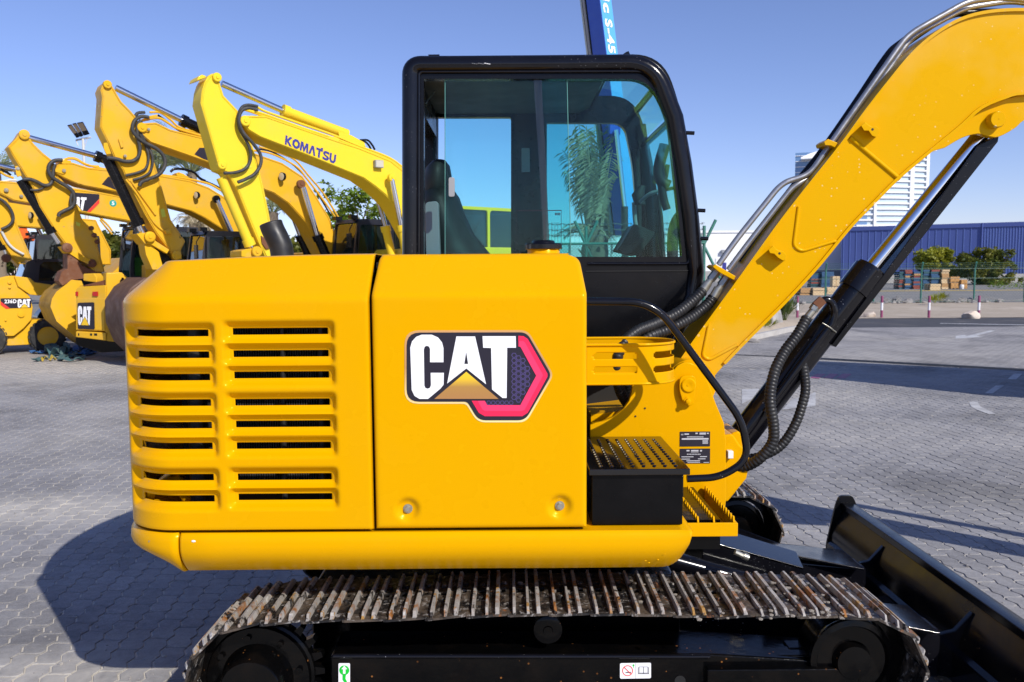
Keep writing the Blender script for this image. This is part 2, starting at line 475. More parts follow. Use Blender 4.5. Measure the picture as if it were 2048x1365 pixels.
# --- ground materials
def gp(px, py):
    p = ground(px, py); return p.x, p.y
DUST = [(*gp(70, 1020), 1.5, 0.6, 1.0), (*gp(110, 1350), 0.7, 0.4, 0.8), (*gp(40, 740), 9.0, 3.2, 0.75), (*gp(700, 720), 8.0, 4.5, 0.7), (*gp(1560, 790), 2.2, 1.6, 0.7), (*gp(1660, 715), 4.0, 1.6, 0.35), (*gp(330, 1290), 0.5, 0.25, 0.35), (*gp(1880, 700), 5.0, 3.0, 0.22)]
def ground_mat(name, base, var, joint=None, rough=0.85, dust=(0.55, 0.50, 0.42), dust_amt=0.5, scale=0.35, b=0.3):
    m = mat(name, base, rough); t = m.node_tree; p = t.nodes['Principled BSDF']
    geo = t.nodes.new('ShaderNodeNewGeometry'); pos = geo.outputs['Position']
    c = mixc(t, ramp(t, noise(t, 2.6, 5, 0.6, pos), [(0.3, 0.0), (0.7, 1.0)]), base, var)
    fine = ramp(t, noise(t, 130, 3, 0.7, pos), [(0.25, 0.72), (0.75, 1.2)])
    c = mixc(t, 1.0, c, fine, 'MULTIPLY')
    if 'paver' in name:
        c = mixc(t, 1.0, c, ramp(t, noise(t, 0.55, 5, 0.65, pos, 0.7), [(0.34, 0.62), (0.52, 1.0), (0.75, 1.18)]), 'MULTIPLY')
        c = mixc(t, 1.0, c, ramp(t, noise(t, 24, 4, 0.75, pos), [(0.3, 0.80), (0.7, 1.16)]), 'MULTIPLY')
        c = mixc(t, mathn(t, 'MULTIPLY', ramp(t, noise(t, 6.5, 3, 0.5, pos, 0.4), [(0.66, 0.0), (0.72, 1.0)]), ramp(t, noise(t, 0.9, 2, 0.5, pos), [(0.5, 0.0), (0.6, 0.55)])), c, (0.06, 0.058, 0.058))
        sc = t.nodes.new('ShaderNodeMapping'); sc.inputs['Scale'].default_value = (9, 46, 1); sc.inputs['Rotation'].default_value = (0, 0, 0.5)
        t.links.new(pos, sc.inputs[0])
        scr = ramp(t, noise(t, 1.0, 5, 0.8, sc.outputs[0], 0.5), [(0.68, 0.0), (0.72, 0.7)])
        c = mixc(t, mathn(t, 'MULTIPLY', scr, ramp(t, noise(t, 1.3, 3, 0.6, pos), [(0.5, 0.0), (0.62, 1.0)])), c, (0.55, 0.53, 0.50))
    oi = t.nodes.new('ShaderNodeObjectInfo')
    c = mixc(t, 1.0, c, ramp(t, oi.outputs['Random'], [(0, 0.88), (1, 1.1)]), 'MULTIPLY')
    d1 = ramp(t, noise(t, scale, 6, 0.62, pos, 0.8), [(0.50, 0.0), (0.72, 1.0)])
    mp = t.nodes.new('ShaderNodeMapping'); mp.inputs['Scale'].default_value = (0.5, 2.2, 1); mp.inputs['Rotation'].default_value = (0, 0, 0.25)
    t.links.new(pos, mp.inputs[0])
    d2 = ramp(t, noise(t, 2.2, 7, 0.75, mp.outputs[0], 1.4), [(0.56, 0.0), (0.66, 1.0)])
    d = mathn(t, 'MULTIPLY', mathn(t, 'MAXIMUM', mathn(t, 'MULTIPLY', d2, 0.6), d1), dust_amt)
    if 'paver' in name or 'joint' in name:
        rough_n = ramp(t, noise(t, 5.0, 6, 0.7, pos, 1.0), [(0.3, 0.25), (0.65, 1.0)])
        for cx, cy, rx, ry, k in DUST:
            s = t.nodes.new('ShaderNodeVectorMath'); s.operation = 'SUBTRACT'; s.inputs[1].default_value = (cx, cy, 0); t.links.new(pos, s.inputs[0])
            q = t.nodes.new('ShaderNodeVectorMath'); q.operation = 'MULTIPLY'; q.inputs[1].default_value = (1 / rx, 1 / ry, 0); t.links.new(s.outputs[0], q.inputs[0])
            l = t.nodes.new('ShaderNodeVectorMath'); l.operation = 'LENGTH'; t.links.new(q.outputs[0], l.inputs[0])
            d = mathn(t, 'MAXIMUM', d, mathn(t, 'MULTIPLY', mathn(t, 'MULTIPLY', ramp(t, l.outputs['Value'], [(0.25, 1.0), (1.0, 0.0)]), rough_n), k))
    c = mixc(t, d, c, dust)
    t.links.new(c, p.inputs['Base Color'])
    bump(t, noise(t, 160, 4, 0.7, pos), b, 0.004)
    return m, c
ground_mat('paver_concrete', (0.235, 0.230, 0.238), (0.30, 0.292, 0.292), dust=(0.50, 0.47, 0.42), dust_amt=0.34)
ground_mat('joint_sand', (0.58, 0.54, 0.47), (0.44, 0.41, 0.36), dust_amt=0.2)
ground_mat('asphalt', (0.055, 0.056, 0.064), (0.075, 0.075, 0.08), dust=(0.35, 0.31, 0.25), dust_amt=0.25)
ground_mat('far_asphalt', (0.19, 0.185, 0.175), (0.24, 0.23, 0.21), dust=(0.42, 0.38, 0.31), dust_amt=0.4)
ground_mat('sand', (0.50, 0.42, 0.32), (0.42, 0.34, 0.25), dust=(0.6, 0.52, 0.42), dust_amt=0.6, b=0.8)
ground_mat('gravel_soil', (0.33, 0.29, 0.24), (0.24, 0.22, 0.19), dust=(0.45, 0.4, 0.33), dust_amt=0.5, b=1.0)
ground_mat('kerb_concrete', (0.48, 0.46, 0.43), (0.38, 0.36, 0.34), dust_amt=0.3)
ground_mat('worn_white_line', (0.62, 0.62, 0.62), (0.42, 0.42, 0.43), dust=(0.25, 0.24, 0.24), dust_amt=0.8, scale=3.0)
ground_mat('boulder', (0.55, 0.44, 0.35), (0.66, 0.60, 0.53), dust=(0.3, 0.22, 0.17), dust_amt=0.5, scale=3, b=1.0)
ground_mat('grey_stone', (0.36, 0.34, 0.32), (0.22, 0.21, 0.21), dust=(0.55, 0.52, 0.47), dust_amt=0.5, scale=3, b=1.0)

# far part of the yard: the same paving, too far away to pick the stones apart
def far_paving():
    m, c = ground_mat('paver_far', (0.235, 0.230, 0.238), (0.30, 0.292, 0.292), dust=(0.50, 0.47, 0.42), dust_amt=0.6)
    t = m.node_tree; p = t.nodes['Principled BSDF']
    geo = t.nodes.new('ShaderNodeNewGeometry')
    mp = t.nodes.new('ShaderNodeMapping'); mp.inputs['Rotation'].default_value = (0, 0, radians(-5.6) + pi / 2)
    t.links.new(geo.outputs['Position'], mp.inputs[0])
    br = t.nodes.new('ShaderNodeTexBrick')
    br.inputs['Scale'].default_value = 1.0; br.inputs['Brick Width'].default_value = 0.225; br.inputs['Row Height'].default_value = 0.1125
    br.inputs['Mortar Size'].default_value = 0.010; br.inputs['Mortar Smooth'].default_value = 0.4
    br.inputs['Color1'].default_value = (0.9, 0.9, 0.9, 1); br.inputs['Color2'].default_value = (1.08, 1.08, 1.08, 1); br.inputs['Mortar'].default_value = (1.9, 1.8, 1.62, 1)
    t.links.new(mp.outputs[0], br.inputs['Vector'])
    t.links.new(mixc(t, 1.0, c, br.outputs['Color'], 'MULTIPLY'), p.inputs['Base Color'])
far_paving()

# --- buildings and plants
paint('blue_rib', (0.13, 0.19, 0.46), 0.4, 0.0, dirt_amt=0.0)  # paler than the wall: the ribs' highlight lines put into the colour
paint('blue_cladding', (0.070, 0.105, 0.32), 0.45, 0.0, dirt=(0.11, 0.15, 0.36), dirt_amt=0.5, scale=0.12)
paint('white_cladding', (0.78, 0.79, 0.80), 0.5, 0.0, dirt=(0.6, 0.6, 0.6), dirt_amt=0.15, scale=0.1)
paint('grey_render', (0.34, 0.33, 0.32), 0.8, 0.0, dirt=(0.25, 0.23, 0.2), dirt_amt=0.4, scale=0.3)
mat('tower_white', (0.82, 0.83, 0.85), 0.5)
mat('tower_glass', (0.50, 0.60, 0.68), 0.25, spec=0.6)
mat('tower_blue_glass', (0.14, 0.26, 0.46), 0.2, spec=0.7)
paint('green_post_paint', (0.04, 0.18, 0.14), 0.5, 0.0, dirt=(0.12, 0.2, 0.17), dirt_amt=0.4)
mat('mesh_wire', (0.03, 0.10, 0.08), 0.5)
mat('galvanised_wire', (0.12, 0.12, 0.12), 0.5)
mat('bollard_white', (0.8, 0.79, 0.8), 0.5)
mat('bollard_maroon', (0.27, 0.06, 0.14), 0.5)
paint('pallet_wood', (0.42, 0.24, 0.10), 0.8, 0.0, dirt=(0.25, 0.16, 0.08), dirt_amt=0.5, scale=3)
paint('pale_wood', (0.58, 0.43, 0.25), 0.8, 0.0, dirt=(0.4, 0.28, 0.15), dirt_amt=0.5, scale=3)
paint('carton', (0.48, 0.25, 0.08), 0.8, 0.0, dirt=(0.38, 0.2, 0.07), dirt_amt=0.4, scale=2)
mat('pallet_blue', (0.02, 0.075, 0.17), 0.6); mat('pallet_red', (0.22, 0.045, 0.03), 0.6); mat('pallet_teal', (0.015, 0.07, 0.09), 0.6)
mat('white_plastic', (0.75, 0.75, 0.74), 0.5)
paint('bark', (0.15, 0.10, 0.065), 0.9, 0.0, dirt=(0.25, 0.19, 0.13), dirt_amt=0.6, scale=6)
paint('palm_bark', (0.20, 0.15, 0.10), 0.9, 0.0, dirt=(0.32, 0.26, 0.18), dirt_amt=0.7, scale=8)
def leaf(name, a, b, tr=0.35, scale=3.0):
    m = mat(name, a, 0.55); t = m.node_tree; p = t.nodes['Principled BSDF']
    c = mixc(t, ramp(t, noise(t, scale, 3), [(0.35, 0.0), (0.65, 1.0)]), a, b)
    t.links.new(c, p.inputs['Base Color'])
    tl = t.nodes.new('ShaderNodeBsdfTranslucent'); mx = t.nodes.new('ShaderNodeMixShader'); mx.inputs[0].default_value = tr
    t.links.new(c, tl.inputs[0]); t.links.new(p.outputs[0], mx.inputs[1]); t.links.new(tl.outputs[0], mx.inputs[2])
    t.links.new(mx.outputs[0], t.nodes['Material Output'].inputs[0])
leaf('leaf_bright', (0.10, 0.19, 0.008), (0.20, 0.27, 0.015))
leaf('leaf_olive', (0.22, 0.25, 0.012), (0.38, 0.37, 0.03), scale=0.6)
leaf('leaf_dark', (0.07, 0.11, 0.016), (0.20, 0.19, 0.015), scale=0.6)
leaf('leaf_palm', (0.22, 0.27, 0.11), (0.38, 0.40, 0.20))
leaf('frond_dry', (0.50, 0.41, 0.26), (0.64, 0.55, 0.36), 0.2)
leaf('leaf_oleander', (0.06, 0.11, 0.02), (0.13, 0.17, 0.03))
paint('lift_blue', (0.015, 0.075, 0.50), 0.35, 0.2, dirt=(0.03, 0.08, 0.4), dirt_amt=0.4)
mat('lift_lit_blue', (0.10, 0.40, 0.80), 0.4)
mat('canopy_white', (0.72, 0.74, 0.72), 0.6)
paint('strap_blue', (0.02, 0.10, 0.28), 0.8, 0.0, dirt=(0.12, 0.2, 0.3), dirt_amt=0.7, scale=9)
paint('strap_teal', (0.05, 0.12, 0.13), 0.8, 0.0, dirt=(0.22, 0.25, 0.22), dirt_amt=0.7, scale=9)
paint('strap_yellow', (0.5, 0.36, 0.06), 0.8, 0.0)
# ------------------------------------------------------------------ ground
def sheet(name, pts, z, m, kind='structure'):
    g = MB(); g.add([(p[0], p[1], z) for p in pts], [tuple(range(len(pts)))])
    return tag(g.obj(name, M[m]), kind=kind)

sheet('ground', [(-900, -60), (900, -60), (900, 1500), (-900, 1500)], -0.032, 'far_asphalt')
YARD_END = ground(1800, 655).y
sheet('yard_sand_bed', [(-40, -8), (40, -8), (40, YARD_END), (-40, YARD_END)], -0.0055, 'joint_sand')
# far paving sheet lies behind the modelled stones
PAVE_Y = 15.0
sheet('yard_far_paving', [(-40, PAVE_Y), (40, PAVE_Y), (40, YARD_END), (-40, YARD_END)], -0.002, 'paver_far')
yard = bpy.data.objects['yard_sand_bed']

# interlocking wavy pavers, long side running away from the viewer, laid with half offsets
PW, PLN, JT = 0.1125, 0.225, 0.0085
def wave(t):
    return 0.0105 * max(-1.0, min(1.0, 1.9 * sin(2 * pi * t)))
def paver_outline():
    g = JT / 2; pts = []
    ny, nx = 9, 5
    for i in range(ny): 
        y = PLN * i / (ny - 1); pts.append((g + wave(y / PW), g + (PLN - 2 * g) * i / (ny - 1)))
    for i in range(1, nx):
        x = PW * i / (nx - 1); pts.append((g + (PW - 2 * g) * i / (nx - 1), PLN - g + 0.45 * wave(x / PW) ))
    for i in range(ny - 2, -1, -1):
        y = PLN * i / (ny - 1); pts.append((PW - g + wave(y / PW), g + (PLN - 2 * g) * i / (ny - 1)))
    for i in range(nx - 2, 0, -1):
        x = PW * i / (nx - 1); pts.append((g + (PW - 2 * g) * i / (nx - 1), g + 0.45 * wave(x / PW)))
    return [(x - PW / 2, y - PLN / 2) for x, y in pts]
PO = paver_outline()
def paver_mb(g, x=0, y=0, a=0, dz=0, tx=0, ty=0):
    ca, sa = cos(a), sin(a)
    def T(px, py, z): return (x + px * ca - py * sa, y + px * sa + py * ca, z + dz + tx * px + ty * py)
    top = [T(px * 0.955, py * 0.975, 0.0) for px, py in PO]
    mid = [T(px, py, -0.0035) for px, py in PO]
    bot = [T(px, py, -0.022) for px, py in PO]
    n = len(PO); b = len(g.v)
    g.v += top + mid + bot
    g.f.append(tuple(b + i for i in range(n))); g.m.append(0)
    for r in range(2):
        for i in range(n):
            j = (i + 1) % n
            g.f.append((b + r * n + i, b + (r + 1) * n + i, b + (r + 1) * n + j, b + r * n + j)); g.m.append(0)
PA = radians(5.6)
prand = random.Random(3)
spots = []
for i in range(-260, 260):
    for j in range(-20, 95):
        lx = i * PW; ly = j * PLN + (PLN / 2 if i % 2 else 0)
        x = lx * cos(PA) - ly * sin(PA); y = lx * sin(PA) + ly * cos(PA)
        if y < 2.2 or y > PAVE_Y or abs(x) > 0.66 * y + 1.2: continue
        spots.append((x, y))
def inview(x, y):
    if y < 3.0: return False
    px = 1024 + FPX * x / y; py = 540 + FPX * 1.8 / y
    if not (-20 < px < 2068 and py < 1375): return False
    if 300 < px < 1500 or (px >= 1500 and py > 1000 + (px - 1690) * 0.74 and px < 2140 and py > 990): return False
    return True
near = sorted([s for s in spots if inview(*s)], key=lambda s: s[1])[:300]
nset = set(near)
pg = MB(); paver_mb(pg)
pv = None
for x, y in near:
    if pv is None:
        pv = pg.obj('paver', M['paver_concrete'], yard); o = pv
        for v in pv.data.vertices: v.co += yard.location
    else:
        o = pv.copy(); COL.objects.link(o)
    o.location = Vector((x, y, prand.uniform(-0.002, 0.002))) - yard.location
    o.rotation_euler = (prand.uniform(-0.012, 0.012), prand.uniform(-0.015, 0.015), PA + prand.uniform(-0.01, 0.01))
rest = MB()
for x, y in spots:
    if (x, y) in nset: continue
    paver_mb(rest, x, y, PA + prand.uniform(-0.01, 0.01), prand.uniform(-0.002, 0.002), prand.uniform(-0.012, 0.012), prand.uniform(-0.01, 0.01))
tag(rest.obj('pavers', M['paver_concrete'], yard), kind='stuff')
# ------------------------------------------------------------------ the compact excavator in front
EX = empty('compact_excavator', (0.1, 3.8, 0), 'freshly painted yellow compact excavator with black cab filling the foreground', 'excavator')
YH = 2.815
def sm(a, b, x):
    t = max(0.0, min(1.0, (x - a) / (b - a))); return t * t * (3 - 2 * t)
def proj(p):
    q = RM.transposed() @ (Vector(p) - EYE)
    return (1024 + FPX * q.x / -q.z, 682.5 - FPX * q.y / -q.z)

# --- engine hood with pressed louvres
R0 = 0.22
d_ = RM @ Vector(((250 - 1024) / FPX, 0, -1)); d_ = Vector((d_.x, d_.y, 0)).normalized()
nl = Vector((-d_.y, d_.x)) if (-d_.y) < 0 else Vector((d_.y, -d_.x))
CX = (-R0 - (YH + R0) * nl.y) / nl.x
XL = CX - R0
XR = at(742, 800, YH).x
YF = 4.72
L1 = XR - CX
LA = R0 * pi / 2
L2 = YF - YH - 2 * R0
def plan(a, inset, r=R0, xr=XR, cx=CX, yh=YH):
    l1 = xr - cx; la = r * pi / 2; l2 = YF - yh - 2 * r
    if a <= l1: return (xr - a, yh + inset)
    a -= l1
    if a <= la:
        f = a / r; return (cx - (r - inset) * sin(f), yh + r - (r - inset) * cos(f))
    a -= la
    if a <= l2: return (cx - r + inset - 0.17 * (1 - (2 * a / l2 - 1) ** 2) ** 1.0, yh + r + a)
    a -= l2
    if a <= la:
        f = a / r; return (cx - (r - inset) * cos(f), YF - r + (r - inset) * sin(f))
    a -= la
    return (cx + a, YF - inset)
def a_of_px(px, py):
    lo, hi = 0.0, L1 + LA * 0.72
    for _ in range(40):
        m = (lo + hi) / 2; x, y = plan(m, 0)
        if proj((x, y, at(px, py, YH).z))[0] > px: lo = m
        else: hi = m
    return lo
ZB0 = at(500, 1063, YH).z; ZBEND = at(500, 598, YH).z; ZT = at(560, 515, YH + 0.14).z
rowsL = [668, 712, 757, 808, 854, 896, 959, 1002]
rowsR = [664, 709, 752, 807, 851, 894, 957, 998]
aR0, aR1 = a_of_px(656, 800), a_of_px(465, 800)
aL0, aL1 = a_of_px(416, 800), a_of_px(265, 800)
SH = 6.7 * YH / FPX
zL = [at(345, y, YH).z for y in rowsL]; zR = [at(560, y, YH).z for y in rowsR]
def recess(a, z):
    D = 0.026
    def vert(zs):
        v = 0
        for zc in zs:
            e = abs(z - zc)
            v = max(v, 1 - sm(SH + 0.004, SH + 0.031, e))
        return v
    if a < (aR1 + aL0) / 2:
        h = sm(aR0 - 0.032, aR0 - 0.008, a) * (1 - sm(aR1 + 0.008, aR1 + 0.032, a))
        return D * h * vert(zR)
    h = sm(aL0 - 0.034, aL0 - 0.008, a) * (1 - sm(aL1 + 0.012, aL1 + 0.05, a))
    return D * h * vert(zL)
def uniq(vals, eps=0.0012):
    out = []
    for v in sorted(vals):
        if not out or v - out[-1] > eps: out.append(v)
    return out
aa = [aR0, aR1, aL0, aL1]
n = int((L1 + LA) / 0.0062)
aa_f = uniq(aa) 
for i in range(n + 1):
    v = (L1 + LA) * i / n
    if all(abs(v - k) > 0.0028 for k in aa): aa_f.append(v)
aa_f = sorted(aa_f)
for i in range(1, 25): aa_f.append(L1 + LA + L2 * i / 24)
for i in range(1, 9): aa_f.append(L1 + LA + L2 + LA * i / 8)
for i in range(1, 5): aa_f.append(L1 + LA + L2 + LA + L1 * i / 4)
zk = [z + s * SH for z in zL + zR for s in (-1, 1)]
zk = uniq(zk, 0.0016)
zz = list(zk)
n = int((ZBEND - ZB0) / 0.0055)
for i in range(n + 1):
    v = ZB0 + (ZBEND - ZB0) * i / n
    if all(abs(v - k) > 0.0024 for k in zk): zz.append(v)
zz = sorted(zz)
for i in range(1, 15): zz.append(ZBEND + (ZT - ZBEND) * i / 14)
def inset_z(z):
    t = (z - ZBEND) / (ZT - ZBEND)
    v = 0.14 * max(0.0, t)
    if abs(t) < 0.12: v = 0.14 * (t + 0.12) ** 2 / 0.48
    return v
g = MB(); rings = []
ROUND = [(0.0, 0.0)] + [(0.022 * (1 - cos(q)), 0.022 * sin(q)) for q in (0.4, 0.8, 1.2, 1.5)]
zrows = [(z, inset_z(z)) for z in zz]
zt_, it_ = zrows[-1]
for di, dz in ROUND[1:]: zrows.append((zt_ + dz * 0.5, it_ + di * 1.6))
nz = len(zrows); na = len(aa_f)
for z, ins in zrows:
    t = max(0, (z - ZBEND) / (ZT - ZBEND))
    for a in aa_f:
        e = recess(a, z) if (z < ZBEND and a < L1 + LA) else 0.0
        edge = 0.0
        if a < 0.014: edge = 0.012 - sqrt(max(0, 0.012 ** 2 - (0.012 - min(a, 0.012)) ** 2))
        if z - ZB0 < 0.012: edge = max(edge, 0.012 - sqrt(max(0, 0.012 ** 2 - (0.012 - (z - ZB0)) ** 2)))
        x, y = plan(a, ins + e + edge)
        g.v.append((x, y, z - 0.017 * t * min(1.0, a / L1) ** 2))
def in_slot(a, z):
    if aR0 < a < aR1: return any(abs(z - c) < SH for c in zR)
    if aL0 < a < aL1: return any(abs(z - c) < SH for c in zL)
    return False
for i in range(nz - 1):
    for j in range(na - 1):
        za, zb_ = zrows[i][0], zrows[i + 1][0]
        if zb_ < ZBEND and in_slot((aa_f[j] + aa_f[j + 1]) / 2, (za + zb_) / 2): continue
        g.f.append((i * na + j, i * na + j + 1, (i + 1) * na + j + 1, (i + 1) * na + j)); g.m.append(0)
g.f.append(tuple((nz - 1) * na + j for j in range(na))); g.m.append(0)
hood = g.obj('engine_hood', M['yellow_paint'], EX, smooth=38, solid=0.004)
# what shows through the louvres
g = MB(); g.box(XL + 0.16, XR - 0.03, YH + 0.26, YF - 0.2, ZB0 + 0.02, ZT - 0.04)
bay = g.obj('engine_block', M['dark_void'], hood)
g = MB()
for i in range(34):
    x = at(480, 800, YH + 0.2).x + i * 0.0088
    g.box(x, x + 0.004, YH + 0.17, YH + 0.2, ZB0 + 0.08, ZBEND - 0.02)
g.obj('radiator', M['radiator_core'], hood)
g = MB()
for px, w in ((388, 0.03), (640, 0.014), (562, 0.01)):
    x = at(px, 800, YH + 0.12).x
    g.cyl((x, YH + 0.13, ZB0 + 0.05), (x + 0.01, YH + 0.13, ZBEND - 0.02), w, 10)
g.obj('coolant_pipe', M['rubber'], hood, smooth=40)
g = MB(); c = at(305, 975, YH + 0.1); g.tube([c + Vector((-0.05, 0.05, -0.08)), c, c + Vector((0.07, 0.03, 0.02)), c + Vector((0.09, 0.1, -0.08))], 0.022, 8)
g.obj('shroud_bracket', M['yellow_paint'], hood, smooth=50)

# --- side door
DL, DR = at(746, 800, YH).x, at(1174, 800, YH).x
DZ0 = at(960, 1058, YH).z; DZB = at(960, 590, YH).z; DZT = at(960, 511, YH + 0.14).z
bolts = [at(815, 1020, YH), at(1120, 1014, YH)]
def grade(lo, hi, step, edge):
    v = [lo + k for k in (0, .001, .0025, .005, .009, .014, .02)] ; w = [hi - k for k in (.02, .014, .009, .005, .0025, .001, 0)]
    n = max(2, int((w[0] - v[-1]) / step)); return v[:-1] + [v[-1] + (w[0] - v[-1]) * i / n for i in range(n)] + w
us = grade(0, 1, 0.012, 0)
zs_ = [DZ0 + k for k in (0, .001, .0025, .005, .009, .014, .02)]
n = int((DZB - zs_[-1]) / 0.008)
zs_ = zs_[:-1] + [zs_[-1] + (DZB - zs_[-1]) * i / n for i in range(n + 1)]
zs_ += [DZB + (DZT - DZB) * i / 14 for i in range(1, 15)]
g = MB(); rr = 0.016
rows = []
for z in zs_:
    t = (z - DZB) / (DZT - DZB)
    ins = 0.14 * max(0, t)
    if abs(t) < 0.1: ins = 0.14 * (t + 0.1) ** 2 / 0.4
    xl = DL + 0.010 * max(0, t); xr = DR - 0.016 * max(0, t)
    q = (DZT - z)
    if q < 0.035: xr -= 0.035 - sqrt(max(0, 0.035 ** 2 - (0.035 - q) ** 2)); xl += 0.3 * (0.02 - sqrt(max(0, 0.02 ** 2 - (0.02 - min(q, .02)) ** 2)))
    row = []
    for u in us:
        x = xl + (xr - xl) * u
        e = min(x - xl, xr - x, z - DZ0)
        y = YH + ins + (rr - sqrt(max(0, rr * rr - (rr - min(e, rr)) ** 2)))
        for b in bolts:
            dd = hypot(x - b.x, z - b.z); y += 0.016 * (1 - sm(0.022, 0.046, dd))
        row.append((x, y, z))
    rows.append(row)
rows.append([(x, y + 0.012, z + 0.005) for x, y, z in rows[-1]])
rows.append([(x, y + 0.5, z + 0.001) for x, y, z in rows[-1]])
for i, r in enumerate(rows): rows[i] = [(r[0][0], r[0][1] + (0.3 if i < len(rows) - 1 else 0), r[0][2])] + r + [(r[-1][0], r[-1][1] + (0.3 if i < len(rows) - 1 else 0), r[-1][2])]
nn = len(rows[0])
for r in rows: g.v += r
for i in range(len(rows) - 1):
    for j in range(nn - 1):
        g.f.append((i * nn + j, i * nn + j + 1, (i + 1) * nn + j + 1, (i + 1) * nn + j)); g.m.append(0)
door = g.obj('side_door', M['yellow_paint'], EX, smooth=38)
for b in bolts:
    g = MB()
    g.lathe([(0, 0.016), (-0.003, 0.016), (-0.0032, 0.011), (-0.004, 0.0108)], (b.x, YH + 0.0155, b.z), (0, 1, 0), 20)
    g.lathe([(0, 0.0108), (-0.008, 0.0108), (-0.010, 0.009)], (b.x, YH + 0.0125, b.z), (0, 1, 0), 6)
    g.obj('bolt', M['zinc'], door, smooth=35)
# dark inner wall behind the gap and the door
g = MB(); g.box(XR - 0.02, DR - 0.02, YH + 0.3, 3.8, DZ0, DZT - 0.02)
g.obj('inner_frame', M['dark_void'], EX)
# filler neck and cap on the door top
c = at(1087, 508, 3.17)
g = MB(); g.lathe([(-0.03, 0.061), (0.014, 0.061), (0.018, 0.058)], c, (0, 0, 1), 28)
neck = g.obj('filler_neck', M['yellow_paint'], EX, smooth=40)
g = MB(); rings = []
for d, r in ((0.016, 0.062), (0.018, 0.070), (0.034, 0.070), (0.038, 0.066), (0.039, 0.044), (0.048, 0.040), (0.050, 0.036)):
    rings.append([c + Vector((cos(2 * pi * k / 72) * r * (1 - (0.055 * max(0, cos(2 * pi * k * 10 / 72)) if 0.017 < d < 0.039 and r > 0.06 else 0)), sin(2 * pi * k / 72) * r * (1 - (0.055 * max(0, cos(2 * pi * k * 10 / 72)) if r > 0.06 else 0)), d)) for k in range(72)])
g.loft(rings)
g.obj('filler_cap', M['black_gloss'], neck, smooth=40)
# exhaust and tail cap behind the hood
g = MB(); p = [at(541, 446, 3.6), at(546, 460, 3.6), at(556, 480, 3.6), at(563, 500, 3.6), at(567, 545, 3.6), at(567, 600, 3.6)]
q = spline(p, 6); g.tube([q[0] + (q[0] - q[1]) * 0.9] + q, [0.028] + [0.046] + [0.049] * (len(q) - 1), 20)
g.obj('exhaust_pipe', M['rubber'], EX, smooth=50)

# --- lower body skirt (counterweight corner + long skirt)
SZT, SZB = at(800, 1066, YH).z, at(800, 1151, YH).z
def prof(u, tuck):
    # u 0..1 down the face -> (inset, z)
    return (0.010 * (1 - min(1, u / 0.14)) ** 2 - 0.006 * sin(pi * min(1, u / 0.8)) + tuck * max(0, (u - 0.25) / 0.75) ** 2.3, SZT + (SZB - SZT) * (u if u < 0.9 else 0.9 + (u - 0.9) * 0.95))
US = [0, .02, .06, .12, .2, .3, .4, .5, .6, .68, .76, .84, .9, .95, 1.0]
X0 = at(359, 1090, YH).x; X1 = at(1386, 1075, YH).x; Xa = at(1325, 1130, YH).x
rings = []
st = [X0, X0 + 0.004, X0 + 0.01] + [X0 + (Xa - X0) * i / 14 for i in range(1, 15)] + [Xa + (X1 - Xa) * k for k in (.15, .3, .45, .6, .72, .82, .9, .96, .99, 1.0)]
for i, x in enumerate(st):
    f = max(0, (x - Xa) / (X1 - Xa))
    zb = (1 - sqrt(max(0, 1 - f ** 2.4)) * 1.0) * 0.86
    r = []
    for u in US:
        ins, z = prof(u, 0.06)
        z = SZT + (z - SZT) * (1 - zb)
        if i == 0: ins += 0.008
        if i == 1: ins += 0.003
        if f > 0.9: ins += 0.012 * (f - 0.9) / 0.1
        z -= 0.0006 * sin(x * 9) * u
        r.append((x, YH + ins, z))
    rings.append(r + [(x, 3.45, r[-1][2]), (x, 3.45, SZT)])
g = MB(); g.loft(rings)
skirt = g.obj('lower_skirt', M['yellow_paint'], EX, smooth=35)
for px, py, s in ((387, 1083, 0.006), (496, 1122, 0.0025), (1291, 1122, 0.003), (1316, 1120, 0.003), (1330, 1108, 0.002), (1298, 1126, 0.003)):
    g = MB(); c = at(px, py, YH - 0.004 + (0.02 if py > 1110 else 0)); g.ball(c, s, 6, 4, (1.3, 0.4, 0.7)); g.obj('paint_chip', M['white_print' if px < 400 else 'yellow_paint'], skirt, smooth=60)
g = MB(); rings = []
r2 = 0.24; cx2 = CX - 0.012 + 0.02
x2 = at(355, 1090, YH).x
l1 = x2 - cx2; tot = l1 + r2 * pi / 2
al = [tot * i / 40 for i in range(41)] + [tot + (YF - YH - 2 * r2) * i / 16 for i in range(1, 17)]
for a in al:
    f = sm(0, l1 + r2 * 0.9, a); tuck = 0.068 + 0.185 * f
    r = []
    for u in US:
        ins, z = prof(u, tuck)
        if a == 0: ins += 0.009
        elif a < 0.012: ins += 0.003
        x, y = plan(a, min(ins, r2 - 0.01), r2, x2, cx2)
        z = SZT + (z - SZT) * (1 + 0.06 * u) + 0.001
        r.append((x, y, z))
    x, y = plan(a, r2 - 0.02, r2, x2, cx2)
    if a > tot: x = cx2
    rings.append(r + [(x, y, r[-1][2]), (x, y, SZT)])
g.loft(rings)
cw = g.obj('counterweight', M['yellow_paint'], EX, smooth=35)
g = MB(); c = at(305, 1081, YH + 0.035); g.lathe([(0, 0.006), (-0.012, 0.006), (-0.016, 0.004)], c, (0.35, 1, 0), 8); g.obj('screw', M['zinc'], cw, smooth=40)
# turntable and belly
g = MB(); g.box(XL + 0.25, 0.75, YH + 0.16, YF - 0.1, SZB + 0.03, SZT - 0.01)
g.lathe([(0, 0.46), (0.12, 0.46)], (0.12, 3.78, 0.62), (0, 0, 1), 40)
g.obj('slew_ring', M['black_oily'], EX, smooth=40)

